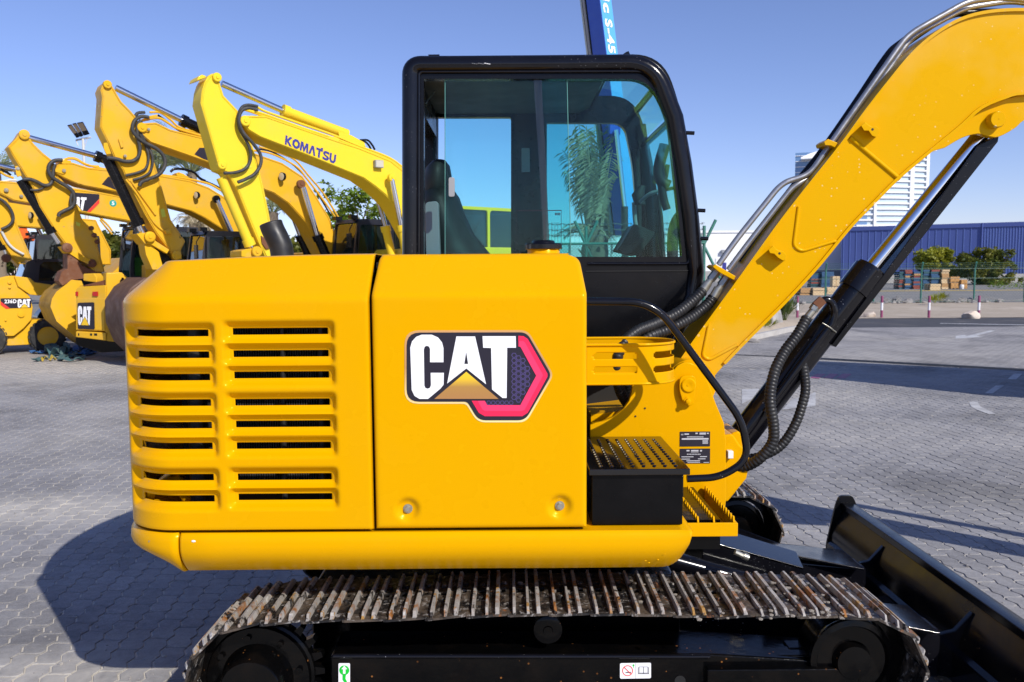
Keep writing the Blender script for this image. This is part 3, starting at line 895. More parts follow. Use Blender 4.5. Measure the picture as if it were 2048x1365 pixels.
# --- tool box with studded lid
BX0, BX1 = at(1184, 1000, 2.87).x, at(1366, 1000, 2.87).x
ZL = at(1280, 938, 2.86).z
g = MB(); g.box(BX0, BX1, 2.875, 3.40, at(1280, 1051, 2.87).z, ZL - 0.02)
g.box(BX1 - 0.002, BX1 + 0.02, 2.96, 3.02, at(1280, 1005, 2.9).z, ZL - 0.02)
tb = g.obj('tool_box', M['box_black'], EX, bevel=0.003)
LX0, LX1 = at(1178, 940, 2.86).x, at(1380, 940, 2.86).x
g = MB(); g.box(LX0, LX1, 2.855, 3.425, ZL - 0.022, ZL)
lid = g.obj('box_lid', M['lid_gloss'], tb, bevel=0.003)
g = MB()
for i in range(8):
    for j in range(13):
        x = LX0 + 0.045 + i * (LX1 - LX0 - 0.08) / 7.2; y = 2.90 + j * 0.038
        g.lathe([(0, 0.0075), (0.004, 0.0055), (0.0045, 0.003)], (x, y, ZL), (0, 0, 1), 8)
tag(g.obj('grip_stud', M['lid_gloss'], lid, smooth=30), kind='stuff')

# --- front frame plate, swing post, pin, plates
def P_(pts, Y): return [at(x, y, Y) for x, y in pts]
def slab(g, pts, Y, th): return g.prism(P_(pts, Y), [p + Vector((0, th, 0)) for p in P_(pts, Y)])
plate = [(1265, 768), (1300, 765), (1340, 760), (1346, 742), (1356, 731), (1369, 725), (1380, 726), (1392, 731), (1405, 742), (1416, 764), (1424, 786), (1432, 808), (1448, 846), (1452, 880), (1452, 1003), (1446, 1062), (1180, 1062), (1180, 848), (1205, 844), (1228, 834), (1247, 818), (1258, 802), (1263, 785)]
g = MB(); slab(g, plate, 3.43, 0.03)
fp = g.obj('front_plate', M['yellow_paint'], EX, bevel=0.004)
g = MB()
for px, py in ((1290, 817), (1271, 833)):
    g.lathe([(0, 0.004), (-0.001, 0.004)], at(px, py, 3.4285), (0, 1, 0), 10)
g.obj('bolt_hole', M['dark_void'], fp)
post = [(1440, 872), (1466, 868), (1480, 890), (1497, 903), (1501, 925), (1494, 958), (1456, 1005), (1440, 1005)]
g = MB(); slab(g, post, 3.50, 0.26); slab(g, [(1462, 868), (1478, 862), (1490, 880), (1497, 905), (1480, 905)], 3.53, 0.2)
sp = g.obj('swing_post', M['yellow_paint'], EX, bevel=0.01)
g = MB(); a_ = at(1456, 903, 3.47); b_ = at(1467, 918, 3.47); g.box(a_.x, b_.x, 3.47, 3.5, b_.z, a_.z); g.obj('sensor', M['white_plastic'], sp, bevel=0.003)
g = MB(); slab(g, [(1182, 830), (1260, 820), (1255, 850), (1182, 858)], 3.5, 0.35)
g.obj('floor_plate', M['yellow_paint'], EX)
g = MB(); lever = rounded([(1360, 752), (1393, 752), (1388, 812), (1368, 812), (1358, 780)], 12, 5); slab(g, lever, 3.405, 0.012)
lk = g.obj('pin_keeper', M['yellow_paint'], fp, bevel=0.003)
pk = MB(); pk.lathe([(0.01, 0.030), (-0.004, 0.030), (-0.007, 0.026), (-0.007, 0.012), (-0.0062, 0.010)], at(1377, 771, 3.405), (0, 1, 0), 28)
pk.lathe([(0.0, 0.017), (-0.006, 0.017), (-0.0065, 0.011), (-0.02, 0.011), (-0.021, 0.009)], at(1375, 802, 3.405), (0, 1, 0), 6)
pk.lathe([(0, 0.005), (-0.0005, 0.005)], at(1376, 771, 3.3975), (0, 1, 0), 8)
pk.obj('pin_head', M['yellow_paint'], fp, smooth=35)
# rating plates
for k, (y0, y1) in enumerate(((864, 893), (898, 927))):
    g = MB(); a_ = at(1360, y0, 3.4275); b_ = at(1420, y1, 3.4275)
    g.box(a_.x, b_.x, 3.4275, 3.4295, b_.z, a_.z)
    pl = g.obj('rating_plate', M['black_print'], fp)
    g = MB(); Yp = 3.4268
    def bar(x0, yy0, x1, yy1):
        p = at(x0, yy0, Yp); q = at(x1, yy1, Yp); g.box(p.x, q.x, Yp, Yp + 0.0005, q.z, p.z)
    if k == 0:
        bar(1363, 883 - 6.0, 1417, 879.5 + 0.6) if False else None
        bar(1363.5, 877, 1417, 879.6)
        for i in range(16): bar(1374 + i * 2.1, 873.2, 1375.3 + i * 2.1, 875.4)
        bar(1362, 868.5, 1367, 869.2); bar(1362, 870, 1367, 870.7); bar(1369, 867.5, 1378, 870)
        bar(1391, 865.8, 1395.5, 868.5); bar(1399, 865.8, 1412, 868.2); bar(1414, 866, 1417.5, 868.4); bar(1399, 869, 1412, 869.8)
        for i in range(4): bar(1405, 881 + i * 2, 1416, 882 + i * 2)
    else:
        bar(1373, 900.5, 1379, 903.2); bar(1382, 900.5, 1397, 902.8); bar(1400, 900.5, 1404, 903.5); bar(1382, 904, 1397, 905)
        for i in range(9): bar(1374 + i * 3.1, 908, 1376 + i * 3.1, 910)
        bar(1363, 913.5, 1387, 914.8); bar(1400, 913, 1414, 914.5); bar(1363, 918, 1380, 919.4); bar(1396, 917.5, 1411, 918.9)
        bar(1373, 921.5, 1400, 923); bar(1375, 925, 1400, 926); bar(1407, 924.8, 1418, 925.8)
    g.obj('print', M['grey_print'], pl)

g = MB(); a_ = at(1090, 690, 3.78); b_ = at(1300, 880, 3.78); g.box(a_.x, b_.x, 3.78, 3.82, b_.z, a_.z); g.obj('dark_backing', M['dark_void'], EX)  # near-black sheet added behind the opening to stand for its shade
# --- serrated step
g = MB(); zt = at(1430, 1047, 2.95).z; zb = at(1430, 1074, 2.95).z
xa, xb = at(1370, 1060, 2.95).x, at(1476, 1060, 2.95).x
g.box(xa, xb, 2.95, 2.962, zb, zt)
g.box(xb - 0.012, xb, 2.962, 3.43, zb, zt); g.box(xa, xa + 0.012, 2.962, 3.43, zb, zt)
g.box(xa + 0.012, xb - 0.012, 3.0, 3.43, zb, zb + 0.008)
stp = g.obj('step', M['yellow_paint'], EX, bevel=0.003)
for px in (1396, 1428, 1468):
    g = MB(); x = at(px, 1047, 2.955).x; front = []
    y0, y1 = 2.963, 3.425; nT = 13
    for i in range(nT):
        ya = y0 + (y1 - y0) * i / nT; yb = y0 + (y1 - y0) * (i + 1) / nT
        front += [(x, ya, zt - 0.004 + 0.03 * 0 ), (x, ya + (yb - ya) * 0.25, zt + 0.018), (x, ya + (yb - ya) * 0.6, zt + 0.018)]
    front += [(x, y1, zt + 0.0), (x, y1, zb + 0.008), (x, y0, zb + 0.008)]
    g.prism([Vector(p) for p in front], [Vector(p) + Vector((0.006, 0, 0)) for p in front])
    g.obj('tread_bar', M['yellow_paint'], stp)

# --- slotted hose guard
gy = 3.10; gr = 0.155
gx0 = at(1172, 720, gy).x; gx1 = at(1347, 720, 3.25).x - gr
zt, zb = at(1240, 690, gy).z, at(1240, 768, gy).z
path = [(gx0 + (gx1 - gx0) * i / 30, gy) for i in range(31)] + [(gx1 + gr * sin(pi * i / 28), gy + gr - gr * cos(pi * i / 28)) for i in range(1, 29)] + [(gx1 + (gx0 - gx1) * i / 12, gy + 2 * gr) for i in range(1, 13)]
lens = [0]
for i in range(1, len(path)): lens.append(lens[-1] + hypot(path[i][0] - path[i - 1][0], path[i][1] - path[i - 1][1]))
def pth(s):
    for i in range(1, len(lens)):
        if s <= lens[i] + 1e-9:
            t = (s - lens[i - 1]) / max(1e-9, lens[i] - lens[i - 1]); return (path[i - 1][0] + (path[i][0] - path[i - 1][0]) * t, path[i - 1][1] + (path[i][1] - path[i - 1][1]) * t)
    return path[-1]
sA = at(1186, 720, gy).x - gx0; sB = at(1275, 720, gy).x - gx0; sC = at(1307, 720, gy + .02).x - gx0; sD = sC + 0.22
H = zt - zb; N = 150; NV = 30
slots = [(sA, sB, .27, .43), (sA, sB, .63, .79), (sC, sD, .27, .43), (sC, sD, .63, .79)]
def inslot(s, v):
    for a, b, c, d in slots:
        if a < s < b and c < v < d:
            rad = (d - c) / 2 * H; e = min(s - a, b - s)
            if e < rad and abs(v - (c + d) / 2) * H > sqrt(max(0, rad ** 2 - (rad - e) ** 2)): continue
            return True
    return False
g = MB(); LT = lens[-1]
for j in range(NV + 1):
    for i in range(N + 1):
        x, y = pth(LT * i / N); g.v.append((x, y, zb + H * j / NV))
for j in range(NV):
    for i in range(N):
        if inslot(LT * (i + .5) / N, (j + .5) / NV): continue
        k = j * (N + 1) + i; g.f.append((k, k + 1, k + N + 2, k + N + 1)); g.m.append(0)
hg = g.obj('hose_guard', M['yellow_paint'], EX, smooth=40, solid=0.004)
for z in (zt, zb):
    g = MB(); g.tube([(x, y - 0.002, z) for x, y in path], 0.0055, 8); g.obj('rolled_edge', M['yellow_paint'], hg, smooth=60)

# --- handrail
g = MB(); Yr = 2.97
pts = [at(1150, 603, Yr), at(1308, 604, Yr), at(1484, 842, Yr), at(1497, 920, Yr), at(1440, 955, Yr), at(1374, 958, Yr)]
g.tube(fillet_path(pts, [0, .10, .06, .11, .05, 0], 8), 0.0135, 14)
g.obj('handrail', M['black_gloss'], EX, smooth=60)
# --- main boom: box section with raised flanges
bt = [(1350, 735), (1352, 728), (1387, 679), (1430, 620), (1470, 567), (1542, 484), (1548, 454), (1600, 390), (1678, 292), (1727, 225), (1776, 162), (1822, 105), (1868, 67), (1920, 35), (1977, 21), (2048, 18), (2120, 24), (2240, 58), (2400, 125), (2640, 235), (2850, 330), (2900, 375)]
bt = [p for p in bt if p != (1542, 484)]
bt = [(1350, 735), (1387, 681), (1470, 567), (1548, 458), (1600, 390), (1678, 292), (1727, 225), (1776, 162), (1822, 107), (1868, 67), (1920, 37), (1977, 22), (2048, 18), (2120, 24), (2240, 58), (2400, 125), (2640, 235), (2850, 330), (2905, 375)]
bb = [(2895, 415), (2860, 425), (2600, 350), (2420, 272), (2280, 222), (2150, 190), (2048, 189), (2012, 197), (1963, 218), (1924, 253), (1868, 299), (1801, 355), (1752, 404), (1699, 459), (1641, 530), (1579, 598), (1529, 648), (1485, 692), (1435, 745), (1412, 775), (1385, 800), (1362, 775)]
YB0, YB1 = 3.56, 3.80
def dense(pts, n=4): 
    return [(p.x, p.y) for p in spline([Vector((a, b, 0)) for a, b in pts], n)]
btd, bbd = dense(bt, 4), dense(bb, 3)
con = btd + bbd
g = MB()
fr = P_(con, YB0 + 0.006); g.prism(fr, [p + Vector((0, YB1 - YB0 - 0.012, 0)) for p in fr])
boom = g.obj('boom', M['yellow_boom'], EX, smooth=30)
def strip(pts, inward, y0, y1, thick=0.011):
    """a flange plate that follows an edge"""
    P = P_(pts, YB0); rings = []
    for i, p in enumerate(P):
        a = P[max(0, i - 1)]; c = P[min(len(P) - 1, i + 1)]
        t = (c - a).normalized(); nrm = Vector((t.z, 0, -t.x)) * inward
        q = p + nrm * thick; e = p - nrm * 0.002
        rings.append([Vector((e.x, y0, e.z)), Vector((e.x, y1, e.z)), Vector((q.x, y1, q.z)), Vector((q.x, y0, q.z))])
    g = MB(); g.loft(rings); return g
strip(btd, 1, YB0 - 0.006, YB1 + 0.006).obj('flange', M['yellow_boom'], boom, smooth=30)
strip(bbd[:-10], 1, YB0 - 0.006, YB1 + 0.006).obj('flange', M['yellow_boom'], boom, smooth=30)
# pivot boss at the foot
g = MB(); g.lathe([(0, 0.105), (0.30, 0.105)], at(1382, 770, 3.462), (0, 1, 0), 40); g.obj('pivot_boss', M['yellow_paint'], boom, smooth=35)
# lug plate carrying the cylinder pin
lug = dense([(1862, 304), (1892, 279), (1924, 254), (1963, 220), (2012, 198), (2062, 190), (2110, 196)], 3) + dense([(2100, 215), (2050, 240), (2030, 257), (1998, 274), (1978, 273), (1956, 268), (1925, 276), (1890, 296)], 3)
for y in (3.585, 3.74):
    g = MB(); slab(g, lug, y, 0.035); g.obj('cylinder_lug', M['yellow_boom'], boom, bevel=0.003)
g = MB(); g.lathe([(0, 0.034), (-0.03, 0.034), (-0.036, 0.030), (-0.036, 0.0)], at(1987, 242, 3.585), (0, 1, 0), 28)
g.lathe([(0, 0.004), (-0.0368, 0.004)], at(1989, 241, 3.585), (0, 1, 0), 8)
g.obj('pin_head', M['yellow_boom'], boom, smooth=35)
# hose lugs and weld beads
def lugb(g, pts, d):
    f = P_(pts, YB0 - d); b = P_(pts, YB0 + 0.01); g.prism(f, b)
for pts in ([(1722, 252), (1730, 245), (1738, 251), (1744, 254), (1752, 252), (1759, 259), (1757, 268), (1752, 275), (1744, 272), (1737, 262), (1728, 262)], [(1537, 500), (1546, 492), (1552, 499), (1560, 502), (1567, 503), (1573, 511), (1571, 520), (1566, 522), (1556, 516), (1548, 508), (1540, 507)]):
    g = MB(); lugb(g, pts, 0.045); l = g.obj('hose_lug', M['yellow_boom'], boom, bevel=0.002)
    cx_ = sum(p[0] for p in pts) / len(pts) + 3; cy_ = sum(p[1] for p in pts) / len(pts)
    g = MB(); g.lathe([(0, 0.005), (-0.001, 0.005)], at(cx_, cy_, YB0 - 0.045), (0, 1, 0), 10); g.obj('bolt_hole', M['dark_void'], l)
def bead(pts, r):
    g = MB(); P = fillet_path(P_(pts, YB0 + 0.006), 0.03, 5)
    g.tube(P, r, 8); g.obj('weld_bead', M['yellow_boom'], boom, smooth=60)
bead([(1700, 276), (1799, 359)], 0.0105)
bead([(1597, 414), (1587, 492), (1602, 503), (1668, 483), (1676, 485)], 0.008)
bead([(1418, 648), (1405, 712), (1418, 720), (1474, 690)], 0.008)
# stick, bucket and arm cylinder (their shadows reach into the picture)
Yc = 3.68
def xz(pts, y): return [Vector((x, y, z)) for x, z in pts]
tip = at(2878, 392, Yc)
sx, sz = tip.x, tip.z
stick = [(sx - .02, sz + .62), (sx + .10, sz + .62), (sx + .22, sz + .1), (sx + .62, sz - 1.05), (sx + .56, sz - 1.12), (sx + .46, sz - 1.08), (sx + .02, sz - .12), (sx - .10, sz - .05), (sx - .1, sz + .1)]
g = MB(); f = xz(stick, Yc - .09); g.prism(f, [p + Vector((0, .18, 0)) for p in f]); g.obj('stick', M['yellow_boom'], EX, bevel=0.008)
g = MB(); g.cyl((sx + .56, Yc, sz + .34), (sx + .84, Yc, sz - .45), 0.05, 14); g.cyl((sx + .84, Yc, sz - .45), (sx + .94, Yc, sz - .98), 0.035, 12); g.obj('bucket_cylinder', M['black_gloss'], EX, smooth=50)
g = MB(); g.cyl((sx - 1.75, Yc, sz + .52), (sx - .6, Yc, sz + .58), 0.05, 14); g.cyl((sx - .6, Yc, sz + .58), (sx + .02, Yc, sz + .58), 0.028, 12); g.obj('arm_cylinder', M['black_gloss'], EX, smooth=50)
bx, bz = sx + .58, sz - 1.08
bu = [(bx, bz), (bx + .12, bz + .12), (bx + .3, bz + .02), (bx + .36, bz - .25), (bx + .25, bz - .5), (bx + .0, bz - .62), (bx - .28, bz - .6), (bx - .28, bz - .57), (bx, bz - .56), (bx + .2, bz - .45), (bx + .3, bz - .24), (bx + .22, bz - .05)]
g = MB(); f = xz(bu, Yc - .3); g.prism(f, [p + Vector((0, .6, 0)) for p in f])
for y in (Yc - .3, Yc + .285):
    f = xz(bu[:7], y); g.prism(f, [p + Vector((0, .015, 0)) for p in f])
g.obj('bucket', M['black_gloss'], EX, bevel=0.004)

# --- boom cylinder with its guard
def lerp(a, b, t): return a + (b - a) * t
Ya = 3.68
A, B, C = at(1462, 902, Ya), at(1743, 536, Ya), at(1968, 262, Ya)
g = MB(); ax = (B - A).normalized()
g.tube([A, A + ax * 0.05, B - ax * 0.13, B - ax * 0.128, B - ax * 0.012, B - ax * 0.012, B], [0.055, 0.063, 0.063, 0.071, 0.071, 0.066, 0.064], 32)
bc = g.obj('boom_cylinder', M['black_gloss'], EX, smooth=35)
g = MB(); g.cyl(B - ax * 0.02, C, 0.033, 24); g.obj('cylinder_rod', M['chrome'], bc, smooth=60)
gd = [(1956, 287), (1962, 283), (1998, 271), (1996, 283), (1672, 694), (1664, 690), (1663, 684), (1760, 560), (1775, 536)]
g = MB(); slab(g, [(1958, 290), (1998, 272), (1996, 284), (1776, 562), (1672, 695), (1664, 690), (1764, 555)], 3.625, 0.008)
slab(g, [(1988, 276), (1998, 272), (1996, 284), (1672, 695), (1664, 690)], 3.632, 0.11)
g.obj('rod_guard', M['black_paint'], bc, bevel=0.002)
# hydraulic elbow on the barrel
g = MB(); Y5 = 3.60
p = [at(1640, 606, Y5), at(1652, 600, Y5), at(1664, 606, Y5), at(1669, 625, Y5), at(1664, 645, Y5), at(1652, 662, Y5), at(1600, 730, Y5 + 0.005), at(1530, 825, Y5 + 0.01)]
g.tube(spline(p, 6), 0.016, 12); g.obj('hard_line', M['black_gloss'], bc, smooth=60)
g = MB(); a = at(1640, 606, Y5)
g.cyl(at(1645, 600, Y5), at(1631, 613, Y5), 0.022, 6); g.obj('union_nut', M['rust'], bc, smooth=35)
g = MB(); g.cyl(at(1631, 613, Y5), at(1626, 621, Y5), 0.0205, 6); g.cyl(at(1626, 621, Y5), at(1612, 638, Y5), 0.016, 14); g.obj('hose_fitting', M['zinc'], bc, smooth=35)
g = MB()
for k in range(2):
    c = at(1655, 655, Y5); g.tube([c + Vector((-0.03, -0.02, .02)), c + Vector((0.0, -0.03, 0.0)), c + Vector((0.03, -0.02, -0.02)), c + Vector((0.03, 0.02, -.02))], 0.003, 6)
g.obj('hose_clip', M['zinc'], bc, smooth=60)

def corrugated(name, pts, r, parent, n=14, pitch=0.0155):
    sp_ = spline(pts, n)
    # resample
    L = [0]
    for i in range(1, len(sp_)): L.append(L[-1] + (sp_[i] - sp_[i - 1]).length)
    tot = L[-1]; step = pitch / 5; m = int(tot / step); P = []; R = []; k = 1
    for i in range(m + 1):
        s = tot * i / m
        while k < len(L) - 1 and L[k] < s: k += 1
        t = (s - L[k - 1]) / max(1e-9, L[k] - L[k - 1]); P.append(sp_[k - 1].lerp(sp_[k], t))
        R.append(r * (0.86 + 0.16 * abs(sin(pi * s / pitch)) ** 0.6))
    g = MB(); g.tube(P, R, 14); return g.obj(name, M['rubber'], parent, smooth=50)
def PY(pts): return [at(x, y, Y) for x, y, Y in pts]
corrugated('spiral_hose', PY([(1614, 636, 3.6), (1596, 668, 3.57), (1568, 706, 3.54), (1548, 748, 3.5), (1540, 800, 3.47), (1547, 850, 3.46), (1545, 885, 3.46), (1522, 915, 3.47), (1494, 932, 3.5), (1465, 935, 3.53)]), 0.0235, EX)
corrugated('spiral_hose', PY([(1600, 700, 3.66), (1611, 770, 3.60), (1603, 815, 3.58), (1586, 858, 3.57), (1560, 893, 3.57), (1525, 912, 3.57), (1490, 920, 3.57)]), 0.021, EX)
# twin hoses and steel lines up the boom
g = MB(); Yt = 3.63
for pts in ([(1437, 530, Yt), (1474, 478, Yt), (1555, 377, Yt), (1572, 364, Yt), (1611, 352, Yt), (1627, 338, Yt), (1660, 290, Yt), (1808, 80, Yt), (1828, 63, Yt), (1924, 9, Yt), (1950, 0, Yt), (2010, -5, Yt), (2200, 20, Yt)],
            [(1457, 540, Yt + .01), (1502, 480, Yt + .01), (1582, 378, Yt + .01), (1602, 364, Yt + .01), (1636, 345, Yt + .03), (1668, 296, Yt + .05), (1816, 84, Yt + .05), (1836, 68, Yt + .05), (1930, 16, Yt + .05), (2020, 2, Yt + .05), (2200, 26, Yt + .05)]):
    g = MB(); g.tube(fillet_path(PY(pts), 0.05, 5), 0.0125, 12); g.obj('steel_line', M['steel_pipe'], boom, smooth=60)
for off, w in ((0, 0.016), (12, 0.014)):
    pts = [(1480 + off, 525, 3.72), (1530 + off, 452, 3.72), (1578 + off, 385, 3.72), (1640 + off, 308, 3.73), (1712 + off, 205, 3.73), (1770 + off, 118, 3.73), (1800 + off, 88, 3.73), (1880 + off, 36, 3.73), (1940 + off, 26, 3.73), (2100 + off, 25, 3.73)]
    g = MB(); g.tube(spline(PY(pts), 5), w, 10); g.obj('rubber_line', M['black_gloss'], boom, smooth=60)
for px, py in ((1664, 286), (1540, 440)):
    if px == 1664:
        g = MB(); slab(g, [(1648, 284), (1656, 278), (1676, 286), (1670, 296), (1662, 292), (1650, 291)], 3.585, 0.1); g.obj('pipe_clamp', M['rust' if px != 1664 else 'yellow_boom'], boom, bevel=0.003)
g = MB(); slab(g, [(1425, 534), (1431, 529), (1472, 553), (1468, 561), (1440, 546)], 3.58, 0.12); fl = g.obj('bulkhead_plate', M['yellow_boom'], boom, bevel=0.003)
for (a, b, c2) in (((1436, 541), (1421, 560), (1404, 584)), ((1456, 551), (1442, 571), (1425, 597))):
    g = MB(); g.cyl(at(*a, Yt), at(*b, Yt), 0.019, 6); g.cyl(at(*b, Yt), at(*c2, Yt), 0.015, 14); g.cyl(at(b[0] - 5, b[1] + 6, Yt), at(c2[0] + 2, c2[1] - 3, Yt), 0.019, 14)
    g.obj('hose_fitting', M['zinc'], fl, smooth=35)
corrugated('spiral_hose', PY([(1406, 582, 3.63), (1385, 602, 3.6), (1352, 628, 3.55), (1310, 648, 3.5), (1272, 664, 3.46), (1245, 690, 3.42), (1233, 730, 3.42), (1240, 780, 3.5), (1258, 812, 3.55)]), 0.0235, EX)
corrugated('spiral_hose', PY([(1427, 595, 3.64), (1410, 614, 3.62), (1378, 638, 3.57), (1335, 660, 3.52), (1298, 674, 3.49), (1268, 700, 3.49), (1255, 740, 3.52), (1258, 790, 3.58)]), 0.0235, EX)
# --- cab
YC0, YC1 = 3.84, 4.80
outer = rounded([(803, 112), (1325, 107), (1366, 225), (1396, 430), (1409, 545), (1402, 600), (1340, 715), (806, 715)], [46, 120, 90, 60, 20, 20, 8, 2], 8)
mid = rounded([(832, 138), (1300, 136), (1345, 232), (1372, 430), (1388, 560), (1330, 700), (835, 700)], [24, 105, 80, 60, 10, 8, 2], 8)
openn = rounded([(847, 157), (1297, 157), (1336, 232), (1357, 420), (1365, 514), (847, 514)], [3, 66, 60, 30, 3, 3], 8)
def tr(pts, Y, Yt):  # outline of the near side carried over to another depth, same size
    return [Vector((p.x, Yt, p.z)) for p in P_(pts, Y)]
g = MB(); o_ = tr(outer, YC0, YC0 + 0.012); h_ = tr(openn, YC0, YC0 + 0.012)
g.prism_h(o_, [h_], Vector((0, 0.05, 0)))
cab = g.obj('cab', M['black_paint'], EX, smooth=35)
# round outer roll bar and the inner rim
def ring_tube(px, Y, r, name, m, closed=False, seg=14):
    g = MB(); P = P_(px, Y); g.tube(P, r, seg); return g.obj(name, m, cab, smooth=60)
bar = [(822, 715), (822, 170)] + [(p[0], p[1]) for p in rounded([(822, 175), (822, 131), (900, 131)], [0, 42, 0], 8)[1:-1]] + [(900, 131), (1180, 129)] + [(p[0], p[1]) for p in rounded([(1180, 129), (1306, 127), (1349, 236)], [0, 95, 0], 10)[1:-1]] + [(1349, 236), (1366, 330), (1380, 435), (1391, 545), (1385, 595), (1335, 700)]
ring_tube(bar, YC0 + 0.025, 0.041, 'roll_bar', M['black_gloss'])
rim = [(838, 700), (838, 148), (843, 144), (1290, 143), (1318, 165), (1340, 228), (1358, 330), (1372, 440), (1380, 515), (1376, 528), (1175, 528)]
g = MB(); g.tube(fillet_path(P_(rim, YC0 + 0.006), 0.04, 5), 0.0075, 8); g.obj('window_rubber', M['black_gloss'], cab, smooth=60)
g = MB(); p1, p2 = at(1172, 543, YC0 + .008), at(1378, 539, YC0 + .008); g.box(p1.x, p2.x, YC0 + .006, YC0 + .014, p1.z - 0.002, p1.z + .002); g.obj('panel_seam', M['dark_void'], cab)
# far side
farh = [rounded([(868, 238), (1022, 238), (1022, 560), (868, 560)], 5, 3), rounded([(1093, 249), (1246, 249), (1262, 330), (1276, 470), (1276, 520), (1093, 520)], [4, 26, 20, 10, 4, 4], 6)]
of = tr(outer, YC0, YC1)
g = MB(); g.prism_h(of, [P_(h, YC1) for h in farh], Vector((0, -0.05, 0)))
far = g.obj('far_frame', M['black_paint'], cab, smooth=35)
g = MB(); g.tube(tr(bar, YC0, YC1), 0.04, 10); g.obj('roll_bar', M['black_gloss'], cab, smooth=60)
g = MB(); a, b = at(1093, 249, YC1 - .06), at(1103, 520, YC1 - .06)
g.box(at(1041, 0, YC1 - .06).x, at(1058, 0, YC1 - .06).x, YC1 - .07, YC1 - .05, at(1045, 345, YC1 - .06).z, at(1045, 297, YC1 - .06).z)
g.obj('door_latch', M['grey_trim'], far, bevel=0.004)
# roof, back and floor
def X(px, Y=YC0): return at(px, 400, Y).x
zr = at(1000, 118, YC0).z
roof = [(X(812), zr - 0.02), (X(850), zr), (X(1215), zr), (X(1215), zr - 0.05), (X(1190), zr - 0.075), (X(850), zr - 0.075), (X(830), zr - 0.06)]
g = MB(); f = [Vector((x, YC0 + .062, z)) for x, z in roof]; g.prism(f, [p + Vector((0, YC1 - YC0 - .112, 0)) for p in f]); g.obj('roof', M['cab_lining'], cab, smooth=35)
g = MB(); g.box(X(812), X(840), YC0 + .062, YC1 - .05, at(830, 715, YC0).z, at(830, 500, YC0).z)
g.box(X(812), X(840), YC0 + .062, YC1 - .05, zr - 0.2, zr - 0.06)
g.box(X(838), X(1330), YC0 + .062, YC1 - .05, at(830, 715, YC0).z, at(830, 690, YC0).z)
g.obj('rear_wall', M['black_paint'], cab)
zc = lambda py: at(1000, py, YC0).z
g = MB()
for (ax_, az) in ((1322, 160), (1347, 236), (1222, 124)):
    q = at(ax_, az, YC0); g.cyl((q.x, YC0 + .06, q.z), (q.x, YC1 - .05, q.z), 0.018, 10)
g.obj('header_bar', M['black_gloss'], cab, smooth=60)
q = at(1366, 320, YC0)
# windscreen and skylight
scr = [(1362, 500), (1352, 380), (1336, 245)]
g = MB(); P = P_(scr, YC0); r0 = [Vector((p.x, YC0 + .062, p.z)) for p in P]; r1 = [Vector((p.x, YC1 - .06, p.z)) for p in P]
g.loft([r0, r1, [p + Vector((.005, 0, 0)) for p in r1], [p + Vector((.005, 0, 0)) for p in r0]], closed=False, caps=False); g.obj('windscreen', M['screen_glass'], cab, smooth=40)
scr = [(1336, 230), (1325, 185), (1300, 150), (1270, 134), (1225, 130)]
g = MB(); P = P_(scr, YC0); r0 = [Vector((p.x, YC0 + .062, p.z)) for p in P]; r1 = [Vector((p.x, YC1 - .06, p.z)) for p in P]
g.loft([r0, r1], closed=False, caps=False); g.obj('skylight', M['screen_glass'], cab, smooth=40)
# side panes: the rear one slid open a little, the front one fixed, the far windows
def pane(name, pts, Y, th, m, par):
    g = MB(); slab(g, pts, Y, th); return g.obj(name, M[m], par)
w1 = pane('sliding_pane', [(890, 159), (1134, 159), (1142, 513), (890, 513)], YC0 + .028, .004, 'teal_glass', cab)
front = [(1068, 158)] + [p for p in openn if p[0] > 1100 and p[1] < 514] + [(1100, 514)]
w2 = pane('front_pane', [(1068, 158)] + [p for p in openn if p[0] > 1100] + [(1088, 514)], YC0 + .042, .004, 'teal_glass', cab)
pane('rear_pane', [(868, 238), (1022, 238), (1022, 560), (868, 560)], YC1 - .03, .004, 'clear_glass', far)
pane('door_pane', farh[1], YC1 - .03, .004, 'teal_glass', far)
mat('glass_edge', (0.12, 0.32, 0.28), 0.2)
for a, b, w in (((890, 159), (890, 513), .0018), ((1134, 159), (1142, 513), .0018)):
    g = MB(); g.cyl(at(*a, YC0 + .027), at(*b, YC0 + .027), w, 6); g.obj('pane_edge', M['glass_edge'], w1, smooth=60)
g = MB(); g.loft([[at(x, y, Y_) for x, Y_ in ((x0, YC0 + .026), (x1, YC0 + .026), (x1, YC0 + .056), (x0, YC0 + .056))] for y, x0, x1 in ((158, 1067, 1083), (330, 1078, 1092), (514, 1089, 1100))])
g.obj('sash_seal', M['dark_glass'], w2)
g = MB(); slab(g, rounded([(897, 355), (909, 355), (909, 394), (897, 394)], 4, 3), YC0 + .008, .02); g.obj('pane_handle', M['grey_trim'], w1, bevel=.002)
# load chart sticker outline on the glass
g = MB()
for x0, y0, x1, y1 in ((1033, 421, 1034, 492), (1122, 421, 1123, 492), (1033, 421, 1123, 422)):
    a, b = at(x0, y0, YC0 + .027), at(x1, y1, YC0 + .027); g.box(a.x, b.x, YC0 + .0265, YC0 + .0272, b.z, a.z)
for i in range(11):
    for j in range(3):
        a, b = at(1102 + j * 6, 446 + i * 4, YC0 + .027), at(1105 + j * 6, 447 + i * 4, YC0 + .027); g.box(a.x, b.x, YC0 + .0265, YC0 + .0272, b.z, a.z)
for j in range(4):
    a, b = at(1110 + j * 2.8, 426, YC0 + .027), at(1112 + j * 2.8, 431, YC0 + .027); g.box(a.x, b.x, YC0 + .0265, YC0 + .0272, b.z, a.z)
g.obj('chart_sticker', M['black_print'], w1)
